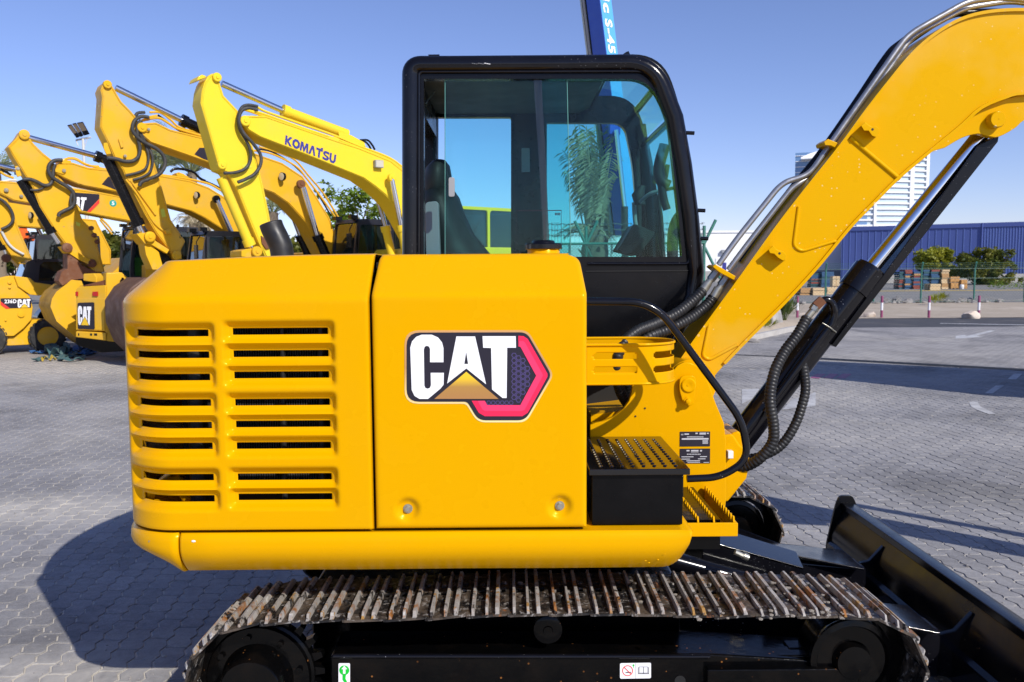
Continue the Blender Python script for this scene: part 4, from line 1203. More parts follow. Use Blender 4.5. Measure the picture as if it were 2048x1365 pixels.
# seat
def blob(name, rings, m, par, smooth=60):
    g = MB(); R = []
    for c, rx, ry, ax in rings:
        R.append([Vector(c) + Vector((cos(2 * pi * k / 20) * rx, sin(2 * pi * k / 20) * ry, sin(2 * pi * k / 20) * 0 + cos(2 * pi * k / 20) * rx * ax)) for k in range(20)])
    g.loft(R); return g.obj(name, M[m], par, smooth=smooth)
Ys = 4.32
def S(px, py): return at(px, py, Ys)
seat = blob('seat', [(S(928, 560), .26, .25, 0), (S(918, 520), .17, .25, .1), (S(902, 480), .12, .25, .2), (S(890, 440), .105, .245, .2), (S(880, 405), .10, .235, .2), (S(873, 385), .085, .2, .2)], 'seat_fabric', cab)
blob('headrest', [(S(872, 400), .07, .12, .1), (S(874, 385), .078, .15, .1), (S(875, 355), .072, .15, .1), (S(876, 335), .06, .14, .1), (S(878, 324), .035, .1, .1)], 'seat_fabric', seat)
g = MB(); slab(g, rounded([(850, 405), (876, 402), (880, 520), (852, 520)], [8, 8, 2, 2], 4), 4.02, .10); g.obj('console', M['grey_trim'], cab, bevel=.006)
g = MB(); slab(g, rounded([(1268, 447), (1312, 466), (1276, 512), (1235, 502)], [8, 8, 4, 4], 4), 4.15, .22); mo = g.obj('monitor', M['seat_fabric'], cab, bevel=.008)
g = MB(); slab(g, [(1240, 502), (1285, 476), (1292, 480), (1252, 512)], 4.13, .02); g.obj('monitor_arm', M['grey_hose'], mo)
def rod(name, pts, r, m, par=None):
    g = MB(); g.tube(spline(PY(pts), 5), r, 8); return g.obj(name, M[m], par or cab, smooth=60)
rod('travel_lever', [(1335, 330, 4.3), (1330, 360, 4.3), (1318, 400, 4.3), (1322, 440, 4.3), (1326, 520, 4.3)], .012, 'seat_fabric')
rod('lever_grip', [(1330, 290, 4.2), (1318, 335, 4.2), (1322, 362, 4.2), (1338, 372, 4.2)], .028, 'seat_fabric')
rod('lever_grip', [(1322, 368, 4.2), (1328, 400, 4.2), (1334, 420, 4.2)], .02, 'seat_fabric')
rod('wiper_arm', [(1280, 405, 4.5), (1300, 388, 4.45), (1330, 380, 4.4), (1350, 376, 4.3)], .01, 'grey_trim')
rod('far_pillar', [(1282, 250, 4.72), (1296, 380, 4.72), (1302, 520, 4.72)], .028, 'black_gloss')
rod('inner_pillar', [(1272, 300, 4.70), (1276, 400, 4.70), (1278, 520, 4.70)], .018, 'seat_fabric')
blob('joystick', [(at(1280, 410, 4.55), .03, .03, 0), (at(1276, 390, 4.55), .035, .035, 0), (at(1284, 372, 4.55), .02, .02, 0)], 'seat_fabric', cab)
rod('gas_strut', [(1275, 470, 4.6), (1270, 440, 4.6), (1268, 405, 4.6)], .012, 'grey_trim')
rod('mirror_stay', [(1345, 520, 4.5), (1346, 470, 4.5), (1352, 445, 4.5), (1362, 430, 4.5)], .03, 'seat_fabric')
rod('lining_wire', [(884, 160, 4.2), (868, 185, 4.15), (850, 208, 4.05)], .003, 'steel_pipe')
for px, py in ((1383, 265), (1405, 420), (1411, 476)):
    g = MB(); p = at(px - 14, py + 1, YC0 + .03); g.cyl(p, p + Vector((.044, 0, -.002)), .009, 10); g.obj('knob', M['black_gloss'], cab, smooth=40)
g = MB(); p = at(870, 112, YC0 + .05); g.box(p.x - .03, p.x + .02, p.y, p.y + .04, p.z - .005, p.z + .006)
p = at(1252, 108, YC0 + .05); g.prism([p + Vector((-.02, 0, -.006)), p + Vector((0, 0, .008)), p + Vector((.012, 0, .012)), p + Vector((.02, 0, -.006))], [p + Vector((-.02, .04, -.006)), p + Vector((0, .04, .008)), p + Vector((.012, .04, .012)), p + Vector((.02, .04, -.006))])
g.obj('roof_clip', M['black_gloss'], cab)
# scratch on the roof bar
g = MB()
for i in range(9):
    p = at(945 + i * 4.2, 127 + (i % 3) * 0.8, YC0 - .0165); g.ball(p, .0035 if i > 5 else .0016, 5, 3, (1.6, .3, .5))
tag(g.obj('scratch', M['white_print'], cab), kind='stuff')
# --- tracks
TW = 0.40
LC = Vector((-0.905, 0.338)); LR = 0.252
RC = Vector((1.235, 0.392)); RR = 0.203
def track_path():
    pts = []
    for i in range(25):
        a = pi / 2 + pi * i / 24; pts.append(Vector((LC.x + LR * cos(a), LC.y + LR * sin(a))))
    for i in range(1, 20): pts.append(pts[24].lerp(Vector((RC.x, RC.y - RR)), i / 20))
    for i in range(25):
        a = -pi / 2 + pi * i / 24; pts.append(Vector((RC.x + RR * cos(a), RC.y + RR * sin(a))))
    s = pts[-1]; e = pts[0]
    for i in range(1, 30):
        t = i / 30; p = s.lerp(e, t)
        p.y += 0.027 * (sin(pi * t) ** 0.7) * (1 - 0.35 * exp_(t, 0.25) - 0.35 * exp_(t, 0.78))
        pts.append(p)
    return pts
def exp_(t, c): return math.exp(-((t - c) / 0.1) ** 2)
TP = track_path()
def shoe_mesh():
    g = MB(); p = 0.0735
    base = [(-p, 0), (p, 0), (p, TW), (-p, TW)]
    def hole(cx, cy, w, h): return [Vector((cx - w, cy - h, 0)), Vector((cx + w, cy - h, 0)), Vector((cx + w, cy + h, 0)), Vector((cx - w, cy + h, 0))]
    g.prism_h([Vector((-p, 0.004, 0)), Vector((-p + .01, 0, 0)), Vector((p - .01, 0, 0)), Vector((p, .012, 0)), Vector((p, TW - .012, 0)), Vector((-p, TW - .004, 0))], [hole(-.026, .215, .011, .017), hole(.054, .215, .008, .017)], Vector((0, 0, -.008)))
    # curved lip that overlaps the next shoe
    g.loft([[(p - .004, y, 0.0), (p + .012, y, -.006), (p + .012, y, -.014), (p - .004, y, -.009)] for y in (.004, TW - .004)])
    for cx in (-.026, .056):
        for cy in (.15, .28):
            g.lathe([(0, .0105), (.006, .0105), (.009, .007), (.0092, .001)], (cx, cy, 0), (0, 0, 1), 8)
    for cx in (-.026, .056):
        g.lathe([(0, .005), (.0006, .005)], (cx, .03, 0), (0, 0, 1), 6)
    g.mi = 1
    for cx, w, h in ((-.050, .0046, .020), (-.002, .0042, .021), (.034, .0062, .018)):
        y0, y1 = .010, TW - .010
        rings = [[(cx - w * 1.3, y, -.001), (cx + w * 1.3, y, -.001), (cx + w * k, y, h * q), (cx - w * k, y, h * q)] for y, k, q in ((y0 - .008, .8, .25), (y0 + .012, .9, .93), (.1, .92, 1), (.2, .88, .97), (.3, .92, 1), (y1 - .012, .9, .93), (y1 + .008, .8, .25))]
        g.loft(rings)
    return g
NSH = 40
def track(y0, near):
    g = MB()
    # inner chain: two link rails following the path
    for yo in (0.155, 0.225):
        rings = []
        for i, p in enumerate(TP):
            a = TP[i - 1]; c = TP[(i + 1) % len(TP)]; t = (c - a).normalized(); n_ = Vector((-t.y, t.x))
            q0 = p + n_ * 0.010; q1 = p + n_ * 0.06
            rings.append([Vector((q0.x, y0 + yo, q0.y)), Vector((q0.x, y0 + yo + .03, q0.y)), Vector((q1.x, y0 + yo + .03, q1.y)), Vector((q1.x, y0 + yo, q1.y))])
        rings.append(rings[0]); g.loft(rings, True, False)
    tk = g.obj('track', M['black_oily'], EX)
    L = [0]; PP = TP + [TP[0]]
    for i in range(1, len(PP)): L.append(L[-1] + (PP[i] - PP[i - 1]).length)
    tot = L[-1]; org = EX.location + tk.location
    proto = bpy.data.objects.get('track_shoe')
    for k in range(NSH):
        def pos(s):
            s %= tot
            for i in range(1, len(L)):
                if s <= L[i]: return PP[i - 1].lerp(PP[i], (s - L[i - 1]) / (L[i] - L[i - 1]))
            return PP[-1]
        s = tot * (k + 0.3) / NSH; a, b = pos(s - .07), pos(s + .07); c = (a + b) / 2
        d = (b - a).normalized()
        # outward is to the right of travel (path runs counter-clockwise seen from the viewer: top runs right to left)
        ang = atan2(-d.y, -d.x)
        M4 = Matrix.Translation(Vector((c.x, y0, c.y)) - org) @ Matrix.Rotation(-ang, 4, 'Y')
        if proto is None:
            gm = shoe_mesh(); proto = gm.obj('track_shoe', [M['shoe_plate'], M['shoe_grouser']], tk); o = proto
            for v in o.data.vertices: v.co += org - Vector((0, 0, 0))
            proto.data.shade_flat()
        else:
            o = proto.copy(); COL.objects.link(o); o.parent = tk
        J = Matrix.Rotation(-.045 + rnd.uniform(-.025, .025), 4, 'Y') @ Matrix.Rotation(rnd.uniform(-.012, .012), 4, 'X')
        o.matrix_local = M4 @ J
    # frame, sprocket, idler, rollers
    yf = y0 + 0.13
    g = MB()
    zt = at(1100, 1305, 2.93).z
    x0 = at(660, 1305, 2.93).x; x1 = at(1425, 1305, 2.93).x
    g.prism([Vector((x, yf, z)) for x, z in ((x0, .10), (x1 + .55, .10), (x1 + .55, zt - .05), (x1, zt - .012), (x0 + .02, zt), (x0, zt - .01))], [Vector((x, yf + .2, z)) for x, z in ((x0, .10), (x1 + .55, .10), (x1 + .55, zt - .05), (x1, zt - .012), (x0 + .02, zt), (x0, zt - .01))])
    fr_ = g.obj('track_frame', M['black_oily'], EX, bevel=.008)
    g = MB(); g.cyl((x0 + .012, yf - .001, zt - .008), (x1 - .01, yf - .001, zt - .020), .008, 12); g.obj('ledge', M['black_gloss'], fr_, smooth=60)
    if near:
        g = MB(); xa = at(1414, 1340, 2.9).x; xb = at(1718, 1340, 2.9).x
        g.box(xa, xb, yf - .035, yf + .1, .12, at(1500, 1338, 2.9).z); g.box(xa - .06, xb - .01, yf + .02, yf + .1, .2, at(1500, 1312, 2.95).z)
        for i in range(3):
            zz_ = at(1600, 1304 + i * 5, 2.97).z; g.box(xb - .22, xb - .015, yf + .03 + .02 * (2 - i), yf + .14, .3, zz_)
        g.obj('tensioner_cover', M['black_oily'], fr_, bevel=.006)
        g = MB(); c = at(1360, 1362, 2.93); g.lathe([(0, .02), (-.001, .02)], (c.x, yf - .001, c.z), (0, 1, 0), 20); g.obj('inspection_hole', M['dark_void'], fr_)
    g = MB(); c = (LC.x - 0.02, y0 + .06, LC.y + .045)
    hb = at(503, 1372, 2.86)
    g.lathe([(.16, .20), (.11, .20), (.105, .19), (.09, .185), (.085, .13), (.0, .112), (-.01, .104), (-.012, .095), (-.014, .0)] , (hb.x, y0 + .05, hb.z - .01), (0, 1, 0), 44)
    for k in range(8):
        a = 2 * pi * k / 8 + .2; g.lathe([(.09, .012), (.075, .012)], (hb.x + .155 * cos(a), y0 + .05, hb.z - .01 + .155 * sin(a)), (0, 1, 0), 6)
    for k in range(21):
        a = 2 * pi * k / 21; r0 = Vector((cos(a), 0, sin(a))); t0 = Vector((-sin(a), 0, cos(a))); cc = Vector((LC.x, y0 + .17, LC.y))
        f = [cc + r0 * .15 + t0 * .02, cc + r0 * .15 - t0 * .02, cc + r0 * .21 - t0 * .010, cc + r0 * .21 + t0 * .010]; g.prism(f, [p + Vector((0, .04, 0)) for p in f])
    g.obj('sprocket', M['black_oily'], EX, smooth=35)
    g = MB(); g.lathe([(.14, .145), (.125, .15), (.11, .15), (.105, .13), (.12, .122), (.12, .07), (.09, .06), (.085, .0)], (RC.x - .02, y0, RC.y), (0, 1, 0), 40); g.lathe([(.14, .145), (.26, .145)], (RC.x - .02, y0, RC.y), (0, 1, 0), 40)
    g.obj('idler', M['black_oily'], EX, smooth=35)
    g = MB(); c = at(1095, 1252, 2.98); g.lathe([(0, .052), (-.02, .052), (-.025, .04), (-.025, .018), (-.03, .016), (-.03, 0)], (c.x, y0 + .16, .50), (0, 1, 0), 24); g.lathe([(0, .05), (.12, .05)], (c.x, y0 + .16, .50), (0, 1, 0), 20)
    g.obj('carrier_roller', M['black_oily'], EX, smooth=35)
    g = MB()
    for k in range(5):
        g.lathe([(0, .08), (.2, .08)], (-.52 + .33 * k, y0 + .1, .12), (0, 1, 0), 20)
    g.obj('track_roller', M['black_oily'], EX, smooth=35)
    return fr_
nf = track(2.80, True)
track(4.36, False)
# mud lumps lying on the shoes
g = MB()
for i in range(70):
    px = rnd.choice([rnd.uniform(1620, 1690), rnd.uniform(1540, 1590), rnd.uniform(1240, 1700)]); py = rnd.uniform(1165, 1240)
    p = ground(px, py, .616); g.ball(p, rnd.uniform(.003, .009), 5, 3, (1.3, 1.5, .5))
tag(g.obj('dried_mud', M['gravel_soil'], EX), kind='stuff')
# undercarriage cross frame, lengthened to fill the deep shade behind the near track
g = MB(); g.box(-.80, .66, 3.205, 4.355, .10, .56); g.obj('cross_frame', M['black_oily'], EX, bevel=.02)
# stickers on the track frame
yf = 2.93 - .0012
def sticker(pts, name, m, par, y=yf, th=.0008):
    g = MB(); slab(g, pts, y, th); return g.obj(name, M[m], par)
a = sticker(rounded([(677, 1327), (700, 1327), (700, 1380), (677, 1380)], 2, 2), 'travel_sticker', 'white_print', nf)
g = MB(); c = at(688.5, 1341, yf - .0005); g.lathe([(0, .0182), (-.0004, .0182)], c, (0, 1, 0), 28)
slab(g, [(685, 1350), (692, 1350), (691, 1358), (694, 1364), (695, 1378), (688, 1378), (689, 1366), (685, 1360)], yf - .0009, .0004)
g.obj('sign', M['green_print'], a)
g = MB(); slab(g, [(688.5, 1332), (694.5, 1339), (691, 1339), (691, 1348), (686, 1348), (686, 1339), (682.5, 1339)], yf - .0016, .0004); g.obj('arrow', M['white_print'], a)
a = sticker(rounded([(1240, 1327), (1302, 1326), (1302, 1357), (1240, 1358)], 3, 3), 'safety_sticker', 'white_print', nf)
def ringp(cx, cy, r0, r1, y, n=28):
    o = [at(cx + r1 * cos(2 * pi * k / n), cy + r1 * sin(2 * pi * k / n), y) for k in range(n)]; i = [at(cx + r0 * cos(2 * pi * k / n), cy + r0 * sin(2 * pi * k / n), y) for k in range(n)]
    return o, [i]
g = MB(); o, h = ringp(1255.2, 1342, 9.2, 10.8, yf - .0006); g.prism_h(o, h, Vector((0, .0003, 0))); slab(g, [(1247.6, 1335.5), (1248.8, 1334.4), (1263, 1348.6), (1261.8, 1349.7)], yf - .0008, .0003); g.obj('ban_sign', M['red_print'], a)
g = MB(); slab(g, [(1251, 1345), (1262, 1344.2), (1262, 1346), (1251, 1346.6)], yf - .0004, .0003)
for q in ((1271.4, 1327, 1271.9, 1357.5),): slab(g, [(q[0], q[1]), (q[2], q[1]), (q[2], q[3]), (q[0], q[3])], yf - .0004, .0003)
for pts in ([(1276, 1335), (1277, 1335), (1277, 1348), (1276, 1348)], [(1297, 1335), (1298, 1335), (1298, 1348), (1297, 1348)], [(1276, 1347.4), (1298, 1347.4), (1298, 1348.6), (1276, 1348.6)], [(1286.6, 1334), (1287.6, 1334), (1287.6, 1348), (1286.6, 1348)], [(1278, 1334), (1296, 1334), (1296, 1334.8), (1278, 1334.8)], [(1278, 1346), (1296, 1346), (1296, 1346.7), (1278, 1346.7)], [(1278, 1334), (1278.8, 1334), (1278.8, 1346), (1278, 1346)], [(1295.2, 1334), (1296, 1334), (1296, 1346), (1295.2, 1346)]):
    slab(g, pts, yf - .0004, .0003)
g.obj('pictogram', M['black_print'], a)
g = MB(); g.lathe([(0, .0035), (-.0004, .0035)], at(1267, 1331, yf - .0003), (0, 1, 0), 12); slab(g, [(1266.4, 1332), (1267.6, 1332), (1267.6, 1336), (1266.4, 1336)], yf - .0004, .0003); g.obj('sign', M['green_print'], a)

# --- dozer blade
BXx, BY0, BY1 = 1.885, 2.70, 4.78
BDX, BDZ = 0.06, -0.05
def extr(name, xzs, y0, y1, m, par, bevel=.004):
    xzs = [(x + BDX, z + BDZ * min(1, max(0, (z - .05) / .4))) for x, z in xzs]; g = MB(); f = [Vector((x, y0, z)) for x, z in xzs]; g.prism(f, [Vector((x, y1, z)) for x, z in xzs]); return g.obj(name, M[m], par, bevel=bevel)
mold = [(1.845, .49), (1.905, .49), (1.93, .478)] + [(1.93 - .10 * sin(pi * (k + 1) / 10) + .03 * (k / 8) ** 2, .47 - .45 * (k + 1) / 9) for k in range(9)] + [(1.90, .015)] + [(1.885 - .10 * sin(pi * (9 - k) / 10), .03 + .40 * k / 8) for k in range(9)] + [(1.865, .455), (1.845, .455)]
blade = extr('dozer_blade', mold, BY0, BY1, 'blade_black', EX)
side = rounded([(1.835, .53), (1.91, .53), (1.935, .48), (1.93, .02), (1.78, .02), (1.765, .20), (1.81, .46)], [.02, .02, .02, .02, .02, .03, .03], 4)
for y in (BY1, BY0 - .018): extr('end_plate', side, y, y + .018, 'black_paint', blade, .002)
beam = [(1.80, .33), (1.66, .27), (1.66, .15), (1.80, .10)]
extr('box_beam', [(1.83, .27), (1.76, .23), (1.76, .08), (1.86, .05)], BY0 + .02, BY1 - .02, 'black_gloss', blade, .006)
g = MB(); p = at(1668, 1070, 4.775); g.box(1.875, 1.915, 4.7755, 4.777, p.z - .03, p.z + .03); lab = g.obj('label', M['grey_print'], blade)
g = MB(); g.box(1.881, 1.909, 4.7746, 4.7750, p.z - .012, p.z + .016); g.obj('print', M['teal_print'], lab)
for y in (4.22, 3.38):
    extr('rib', [(1.84, .42), (1.77, .33), (1.66, .30), (1.66, .12), (1.85, .08)], y - .012, y + .012, 'black_gloss', blade, .003)
# push arms and the middle cylinder
for y0, y1 in ((4.02, 4.16), (3.30, 3.44)):
    g = MB(); f = [Vector((x, y0, z)) for x, z in ((.55, .52), (.95, .50), (1.35, .37), (1.74, .33), (1.74, .12), (1.35, .18), (.95, .30), (.55, .34))]
    g.prism(f, [p + Vector((0, y1 - y0, 0)) for p in f]); arm_ = g.obj('push_arm', M['black_gloss'], blade, bevel=.02, seg=3)
    g = MB(); s = 1 if y0 > 3.7 else -1
    f = [Vector((1.02, y0 - .02, .515)), Vector((1.30, y0 - .03, .42)), Vector((1.70, y0 - .06, .345)), Vector((1.70, y1 + .08, .345)), Vector((1.36, y1 + .03, .40)), Vector((1.06, y1 + .02, .515))]
    g.prism(f, [p + Vector((0, 0, -.012)) for p in f]); g.obj('gusset_plate', M['black_gloss'], blade, bevel=.004)
g = MB(); f = [Vector((.86, 3.72, .575)), Vector((1.32, 3.72, .44)), Vector((1.36, 3.94, .44)), Vector((.86, 3.94, .60))]
g.prism(f, [p + Vector((0, 0, -.012)) for p in f]); f = [Vector((.86, 3.72, .575)), Vector((1.32, 3.72, .44)), Vector((1.32, 3.72, .40)), Vector((.86, 3.72, .44))]; g.prism(f, [p + Vector((0, .01, 0)) for p in f])
g.obj('cylinder_cover', M['black_gloss'], blade, bevel=.003)
g = MB(); g.cyl((.7, 3.66, .50), (1.15, 3.66, .37), .045, 16); g.cyl((1.15, 3.66, .37), (1.55, 3.70, .26), .022, 12); g.obj('blade_cylinder', M['black_gloss'], blade, smooth=50)
g = MB(); g.cyl(at(1470, 1104, 3.5), at(1486, 1112, 3.5), .012, 8); g.cyl(at(1486, 1112, 3.5), at(1496, 1116, 3.5), .016, 10); g.obj('hose_fitting', M['zinc'], blade, smooth=40)
# --- lettering helpers and the badge on the side door
LOGO = {
 'C': [(557, 853), (455, 853), (455, 752), (447, 734), (431, 728), (415, 735), (408, 755), (412, 1030), (420, 1048), (437, 1054), (454, 1047), (462, 1028), (460, 933), (560, 933), (558, 1022), (535, 1052), (440, 1131), (375, 1131), (337, 1108), (316, 1062), (305, 742), (318, 695), (350, 660), (392, 644), (468, 644), (516, 665), (546, 702), (557, 745)],
 'A': [(655, 657), (797, 657), (880, 1020), (730, 900), (585, 1014)],
 'Ah': [(729, 772), (744, 866), (715, 866)],
 'T': [(853, 655), (1105, 655), (1107, 743), (1040, 743), (1036, 1124), (1005, 1124), (925, 1059), (918, 745), (858, 743)],
 'tri': [(730, 925), (975, 1131), (487, 1131)]}
def lettermesh(g, key, f, vec):
    holes = [[f(*p) for p in LOGO['Ah']]] if key == 'A' else []
    g.prism_h([f(*p) for p in LOGO[key]], holes, vec)
def dm(y):  # badge drawing units -> the door
    return lambda x, yy: at(740 + x / 3.791, 500 + yy / 3.791, y)
def layer(pts, y, name, m, par, r=0, holes=()):
    g = MB(); f = dm(y); P = rounded(pts, r, 5) if r else pts
    g.prism_h([f(*p) for p in P], [[f(*q) for q in h] for h in holes], Vector((0, .0005, 0))); return g.obj(name, M[m], par)
edge = layer([(262, 612), (1195, 610), (1392, 950), (1185, 1309), (815, 1309), (728, 1168), (262, 1168)], YH - .0012, 'badge_edge', 'logo_edge_print', door, [110, 55, 45, 60, 60, 30, 105])
fc = layer([(278, 628), (1188, 626), (1376, 950), (1178, 1293), (822, 1293), (737, 1152), (278, 1152)], YH - .0024, 'badge_face', 'black_print', door, [100, 50, 40, 55, 55, 26, 95])
layer([(1125, 652), (1165, 655), (1196, 676), (1346, 940), (1346, 962), (1196, 1236), (1155, 1262), (870, 1262), (825, 1236), (771, 1145), (871, 1145), (888, 1178), (1140, 1178), (1260, 955), (1141, 736), (1125, 733)], YH - .0034, 'badge_band', 'pink_print', door)
layer([(1128, 692), (1160, 692), (1176, 704), (1310, 945), (1310, 957), (1172, 1214), (1150, 1224), (872, 1224), (852, 1212), (815, 1145), (871, 1145), (888, 1178), (1140, 1178), (1260, 955), (1141, 736), (1128, 733)], YH - .0044, 'badge_band', 'light_pink_print', door)
g = MB(); f = dm(YH - .0034)
for i in range(5):
    for j in range(12):
        cx_ = 1092 + i * 34; cy_ = 800 + j * 40 + (20 if i % 2 else 0)
        lim = 1250 - abs(955 - cy_) * 0.54
        if cx_ > lim - 20 or cy_ > 1140: continue
        g.prism_h([f(cx_ + 21 * cos(pi / 3 * k), cy_ + 21 * sin(pi / 3 * k)) for k in range(6)], [[f(cx_ + 15 * cos(pi / 3 * k), cy_ + 15 * sin(pi / 3 * k)) for k in range(6)]], Vector((0, .0004, 0)))
for i in range(6):
    cx_ = 900 + i * 34
    g.prism_h([f(cx_ + 18 * cos(pi / 3 * k), 1160 + 18 * sin(pi / 3 * k)) for k in range(6)], [[f(cx_ + 13 * cos(pi / 3 * k), 1160 + 13 * sin(pi / 3 * k)) for k in range(6)]], Vector((0, .0004, 0)))
g.obj('badge_honeycomb', M['violet_print'], door)
for k in ('C', 'A', 'T'):
    g = MB(); lettermesh(g, k, dm(YH - .0056), Vector((0, .0006, 0))); g.obj('letter', M['white_print'], door)
g = MB(); lettermesh(g, 'tri', dm(YH - .0056), Vector((0, .0006, 0))); g.obj('badge_triangle', M['logo_triangle_print'], door)

def quadmap(q):
    TL, TR, BR, BL = [Vector(p) for p in q]
    def f(a, b): return (TL * (1 - a) + TR * a) * (1 - b) + (BL * (1 - a) + BR * a) * b
    return f
def cat_mark(q, par, n, letters='CAT', tri=True, d=.006, trim='fleet_print'):
    """the three letters and triangle inside a quad of 3D points; n points away from the viewer"""
    f0 = quadmap(q); f = lambda x, y: f0((x - 300) / 812, (y - 640) / 494) - n * d
    g = MB()
    for k in letters: lettermesh(g, k, f, n * .004)
    g.obj('lettering', M['white_print'], par)
    if tri:
        g = MB(); lettermesh(g, 'tri', f, n * .004); g.obj('triangle', M[trim], par)
# ------------------------------------------------------------------ the row of parked excavators on the left
TH = radians(40)
def on(pl, pts, off): return [pl.P(x, y, off) for x, y in pts]
def pslab(g, pl, pts, o0, o1):
    f = on(pl, pts, o0); return g.prism(f, [p + pl.n * (o1 - o0) for p in f])
def ppath(pl, pts, off, n=6): return spline([pl.P(p[0], p[1], p[2] if len(p) > 2 else off) for p in pts], n)
def mk_plane(px, py, Y, th=TH):
    p = at(px, py, Y); return PL(p.x, p.y, th)
def lamp(pl, px, py, off, r, root, square=False):
    g = MB(); c = pl.P(px, py, off); d = (-pl.u * .95 - pl.n * .28).normalized()
    if square:
        U = pl.u; N = -pl.n; Z = Vector((0, 0, 1)); c2 = c - pl.n * .10
        a = [c2 + U * (sx * r) + Z * (sz * r * .8) for sx, sz in ((-1, -1), (1, -1), (1, 1), (-1, 1))]; b = [p + pl.n * .09 for p in a]
        g.hexa(a, b); l = g.obj('work_lamp', M['grey_trim'], root, bevel=.01)
        g = MB(); a2 = [c2 - pl.n * .004 + U * (sx * r * .85) + Z * (sz * r * .65) for sx, sz in ((-1, -1), (1, -1), (1, 1), (-1, 1))]; g.hexa(a2, [p + pl.n * .003 for p in a2]); g.obj('lens', M['lamp_glass'], l)
    else:
        c2 = c - pl.n * .12; g.lathe([(-.03, r * .6), (.0, r * .95), (.05, r), (.055, r * .9)], c2, d, 18); g.cyl(c2, c, .02, 6)
        l = g.obj('work_lamp', M['black_paint'], root, smooth=40)
        g = MB(); g.lathe([(.056, r * .88), (.062, r * .6), (.064, .001)], c2, d, 18); g.obj('lens', M['lamp_glass'], l, smooth=60)

def far_cab(pl, root, s0, zt, m, off0=-1.32, width=1.0, length=1.75, zb=1.25, glassm='dark_glass'):
    thin = 'yellow' in m; tm = .06 if thin else .12; em = .07 if thin else .12; sill = .32 if thin else .62
    def c(s, z, o): return pl.W(s0 + s, z, o)
    side = rounded([(0.0, zb), (0.0, zb + .6), (.14, zt), (length, zt), (length, zb)], [.02, .2, .14, .1, .02], 5)
    w1 = rounded([(.10, zb + .45), (.10, zb + .65), (.21, zt - tm), (.96 if thin else .92, zt - tm), (.96 if thin else .92, zb + .45)], .05, 3)
    w2 = rounded([(1.02, zb + sill), (1.02, zt - tm), (length - em, zt - tm), (length - em, zb + sill)], .08 if thin else .05, 4)
    door = rounded([(.12, zb + .08), (.12, zb + .38), (.9, zb + .38), (.9, zb + .08)], .04, 3)
    cab = None
    for k, o in enumerate((off0, off0 + width - .06)):
        g = MB(); g.prism_h([c(s, z, o) for s, z in side], [[c(s, z, o) for s, z in w] for w in ((w1, w2, door) if k == 0 else (w1, w2))], pl.n * .06)
        q = g.obj('cab' if k == 0 else 'far_side', M[m], root if k == 0 else cab, smooth=35)
        if k == 0: cab = q
        for nm, w in (('side_pane', w1), ('side_pane', w2)) + ((('door_pane', door),) if k == 0 else ()):
            g = MB(); f = [c(s, z, o + .03) for s, z in w]; g.prism(f, [p + pl.n * .006 for p in f]); g.obj(nm, M[glassm], cab)
    g = MB(); f = [c(s, z, off0 + .06) for s, z in ((.10, zt - .08), (.14, zt - .002), (length, zt - .002), (length, zt - .08))]; g.prism(f, [p + pl.n * (width - .12) for p in f]); g.obj('roof', M[m], cab)
    g = MB(); f = [c(s, z, off0 + .06) for s, z in ((0, zb), (0, zb + .25), (.05, zb + .25), (.05, zb))]; g.prism(f, [p + pl.n * (width - .12) for p in f])
    f = [c(s, z, off0 + .06) for s, z in ((length - .05, zb), (length - .05, zt - .09), (length, zt - .09), (length, zb))]; g.prism(f, [p + pl.n * (width - .12) for p in f]); g.obj('end_wall', M[m], cab)
    g = MB(); f = [c(s, z, off0 + .07) for s, z in ((.012, zb + .27), (.03, zb + .6), (.15, zt - .1))]; b = [p + pl.n * (width - .14) for p in f]; g.loft([f, b, [p + pl.u * .006 for p in b], [p + pl.u * .006 for p in f]], closed=False, caps=False); g.obj('windscreen', M[glassm], cab)
    g = MB()
    g.box(-.02, .02, -.02, .02, -.02, .02) if False else None
    f = [c(s, z, off0 + .35) for s, z in ((.85, zb), (.80, zb + .5), (.95, zb + 1.15), (1.1, zb + 1.15), (1.1, zb))]; g.prism(f, [p + pl.n * .4 for p in f]); g.obj('seat', M['seat_fabric'], cab, bevel=.03)
    for o in (off0 + .12, off0 + width - .2):
        g = MB(); a = c(.05, zt + .0, o); f = [a, a + pl.u * .16, a + pl.u * .16 + Vector((0, 0, .08)), a + Vector((0, 0, .08))]; g.prism(f, [p + pl.n * .14 for p in f]); g.obj('roof_lamp', M['black_paint'], cab)
    g = MB(); g.tube([c(.0, zt - .1, off0 - .02), c(-.12, zt - .25, off0 - .10), c(-.12, zt - .55, off0 - .12)], .012, 6); g.obj('mirror_arm', M['black_paint'], cab)
    g = MB(); a = c(-.16, zt - .62, off0 - .2); f = [a, a + pl.n * .18, a + pl.n * .18 + Vector((0, 0, .3)), a + Vector((0, 0, .3))]; g.prism(f, [p + pl.u * .04 for p in f]); g.obj('mirror', M['black_paint'], cab, bevel=.01)
    g = MB(); g.tube([c(.15, zt - .02, off0 + .055 - .02), c(.12, zt - .25, off0 - .01), c(.10, zb + .5, off0 - .01)], .016, 6); g.obj('grab_rail', M['black_paint'], cab)
    return cab

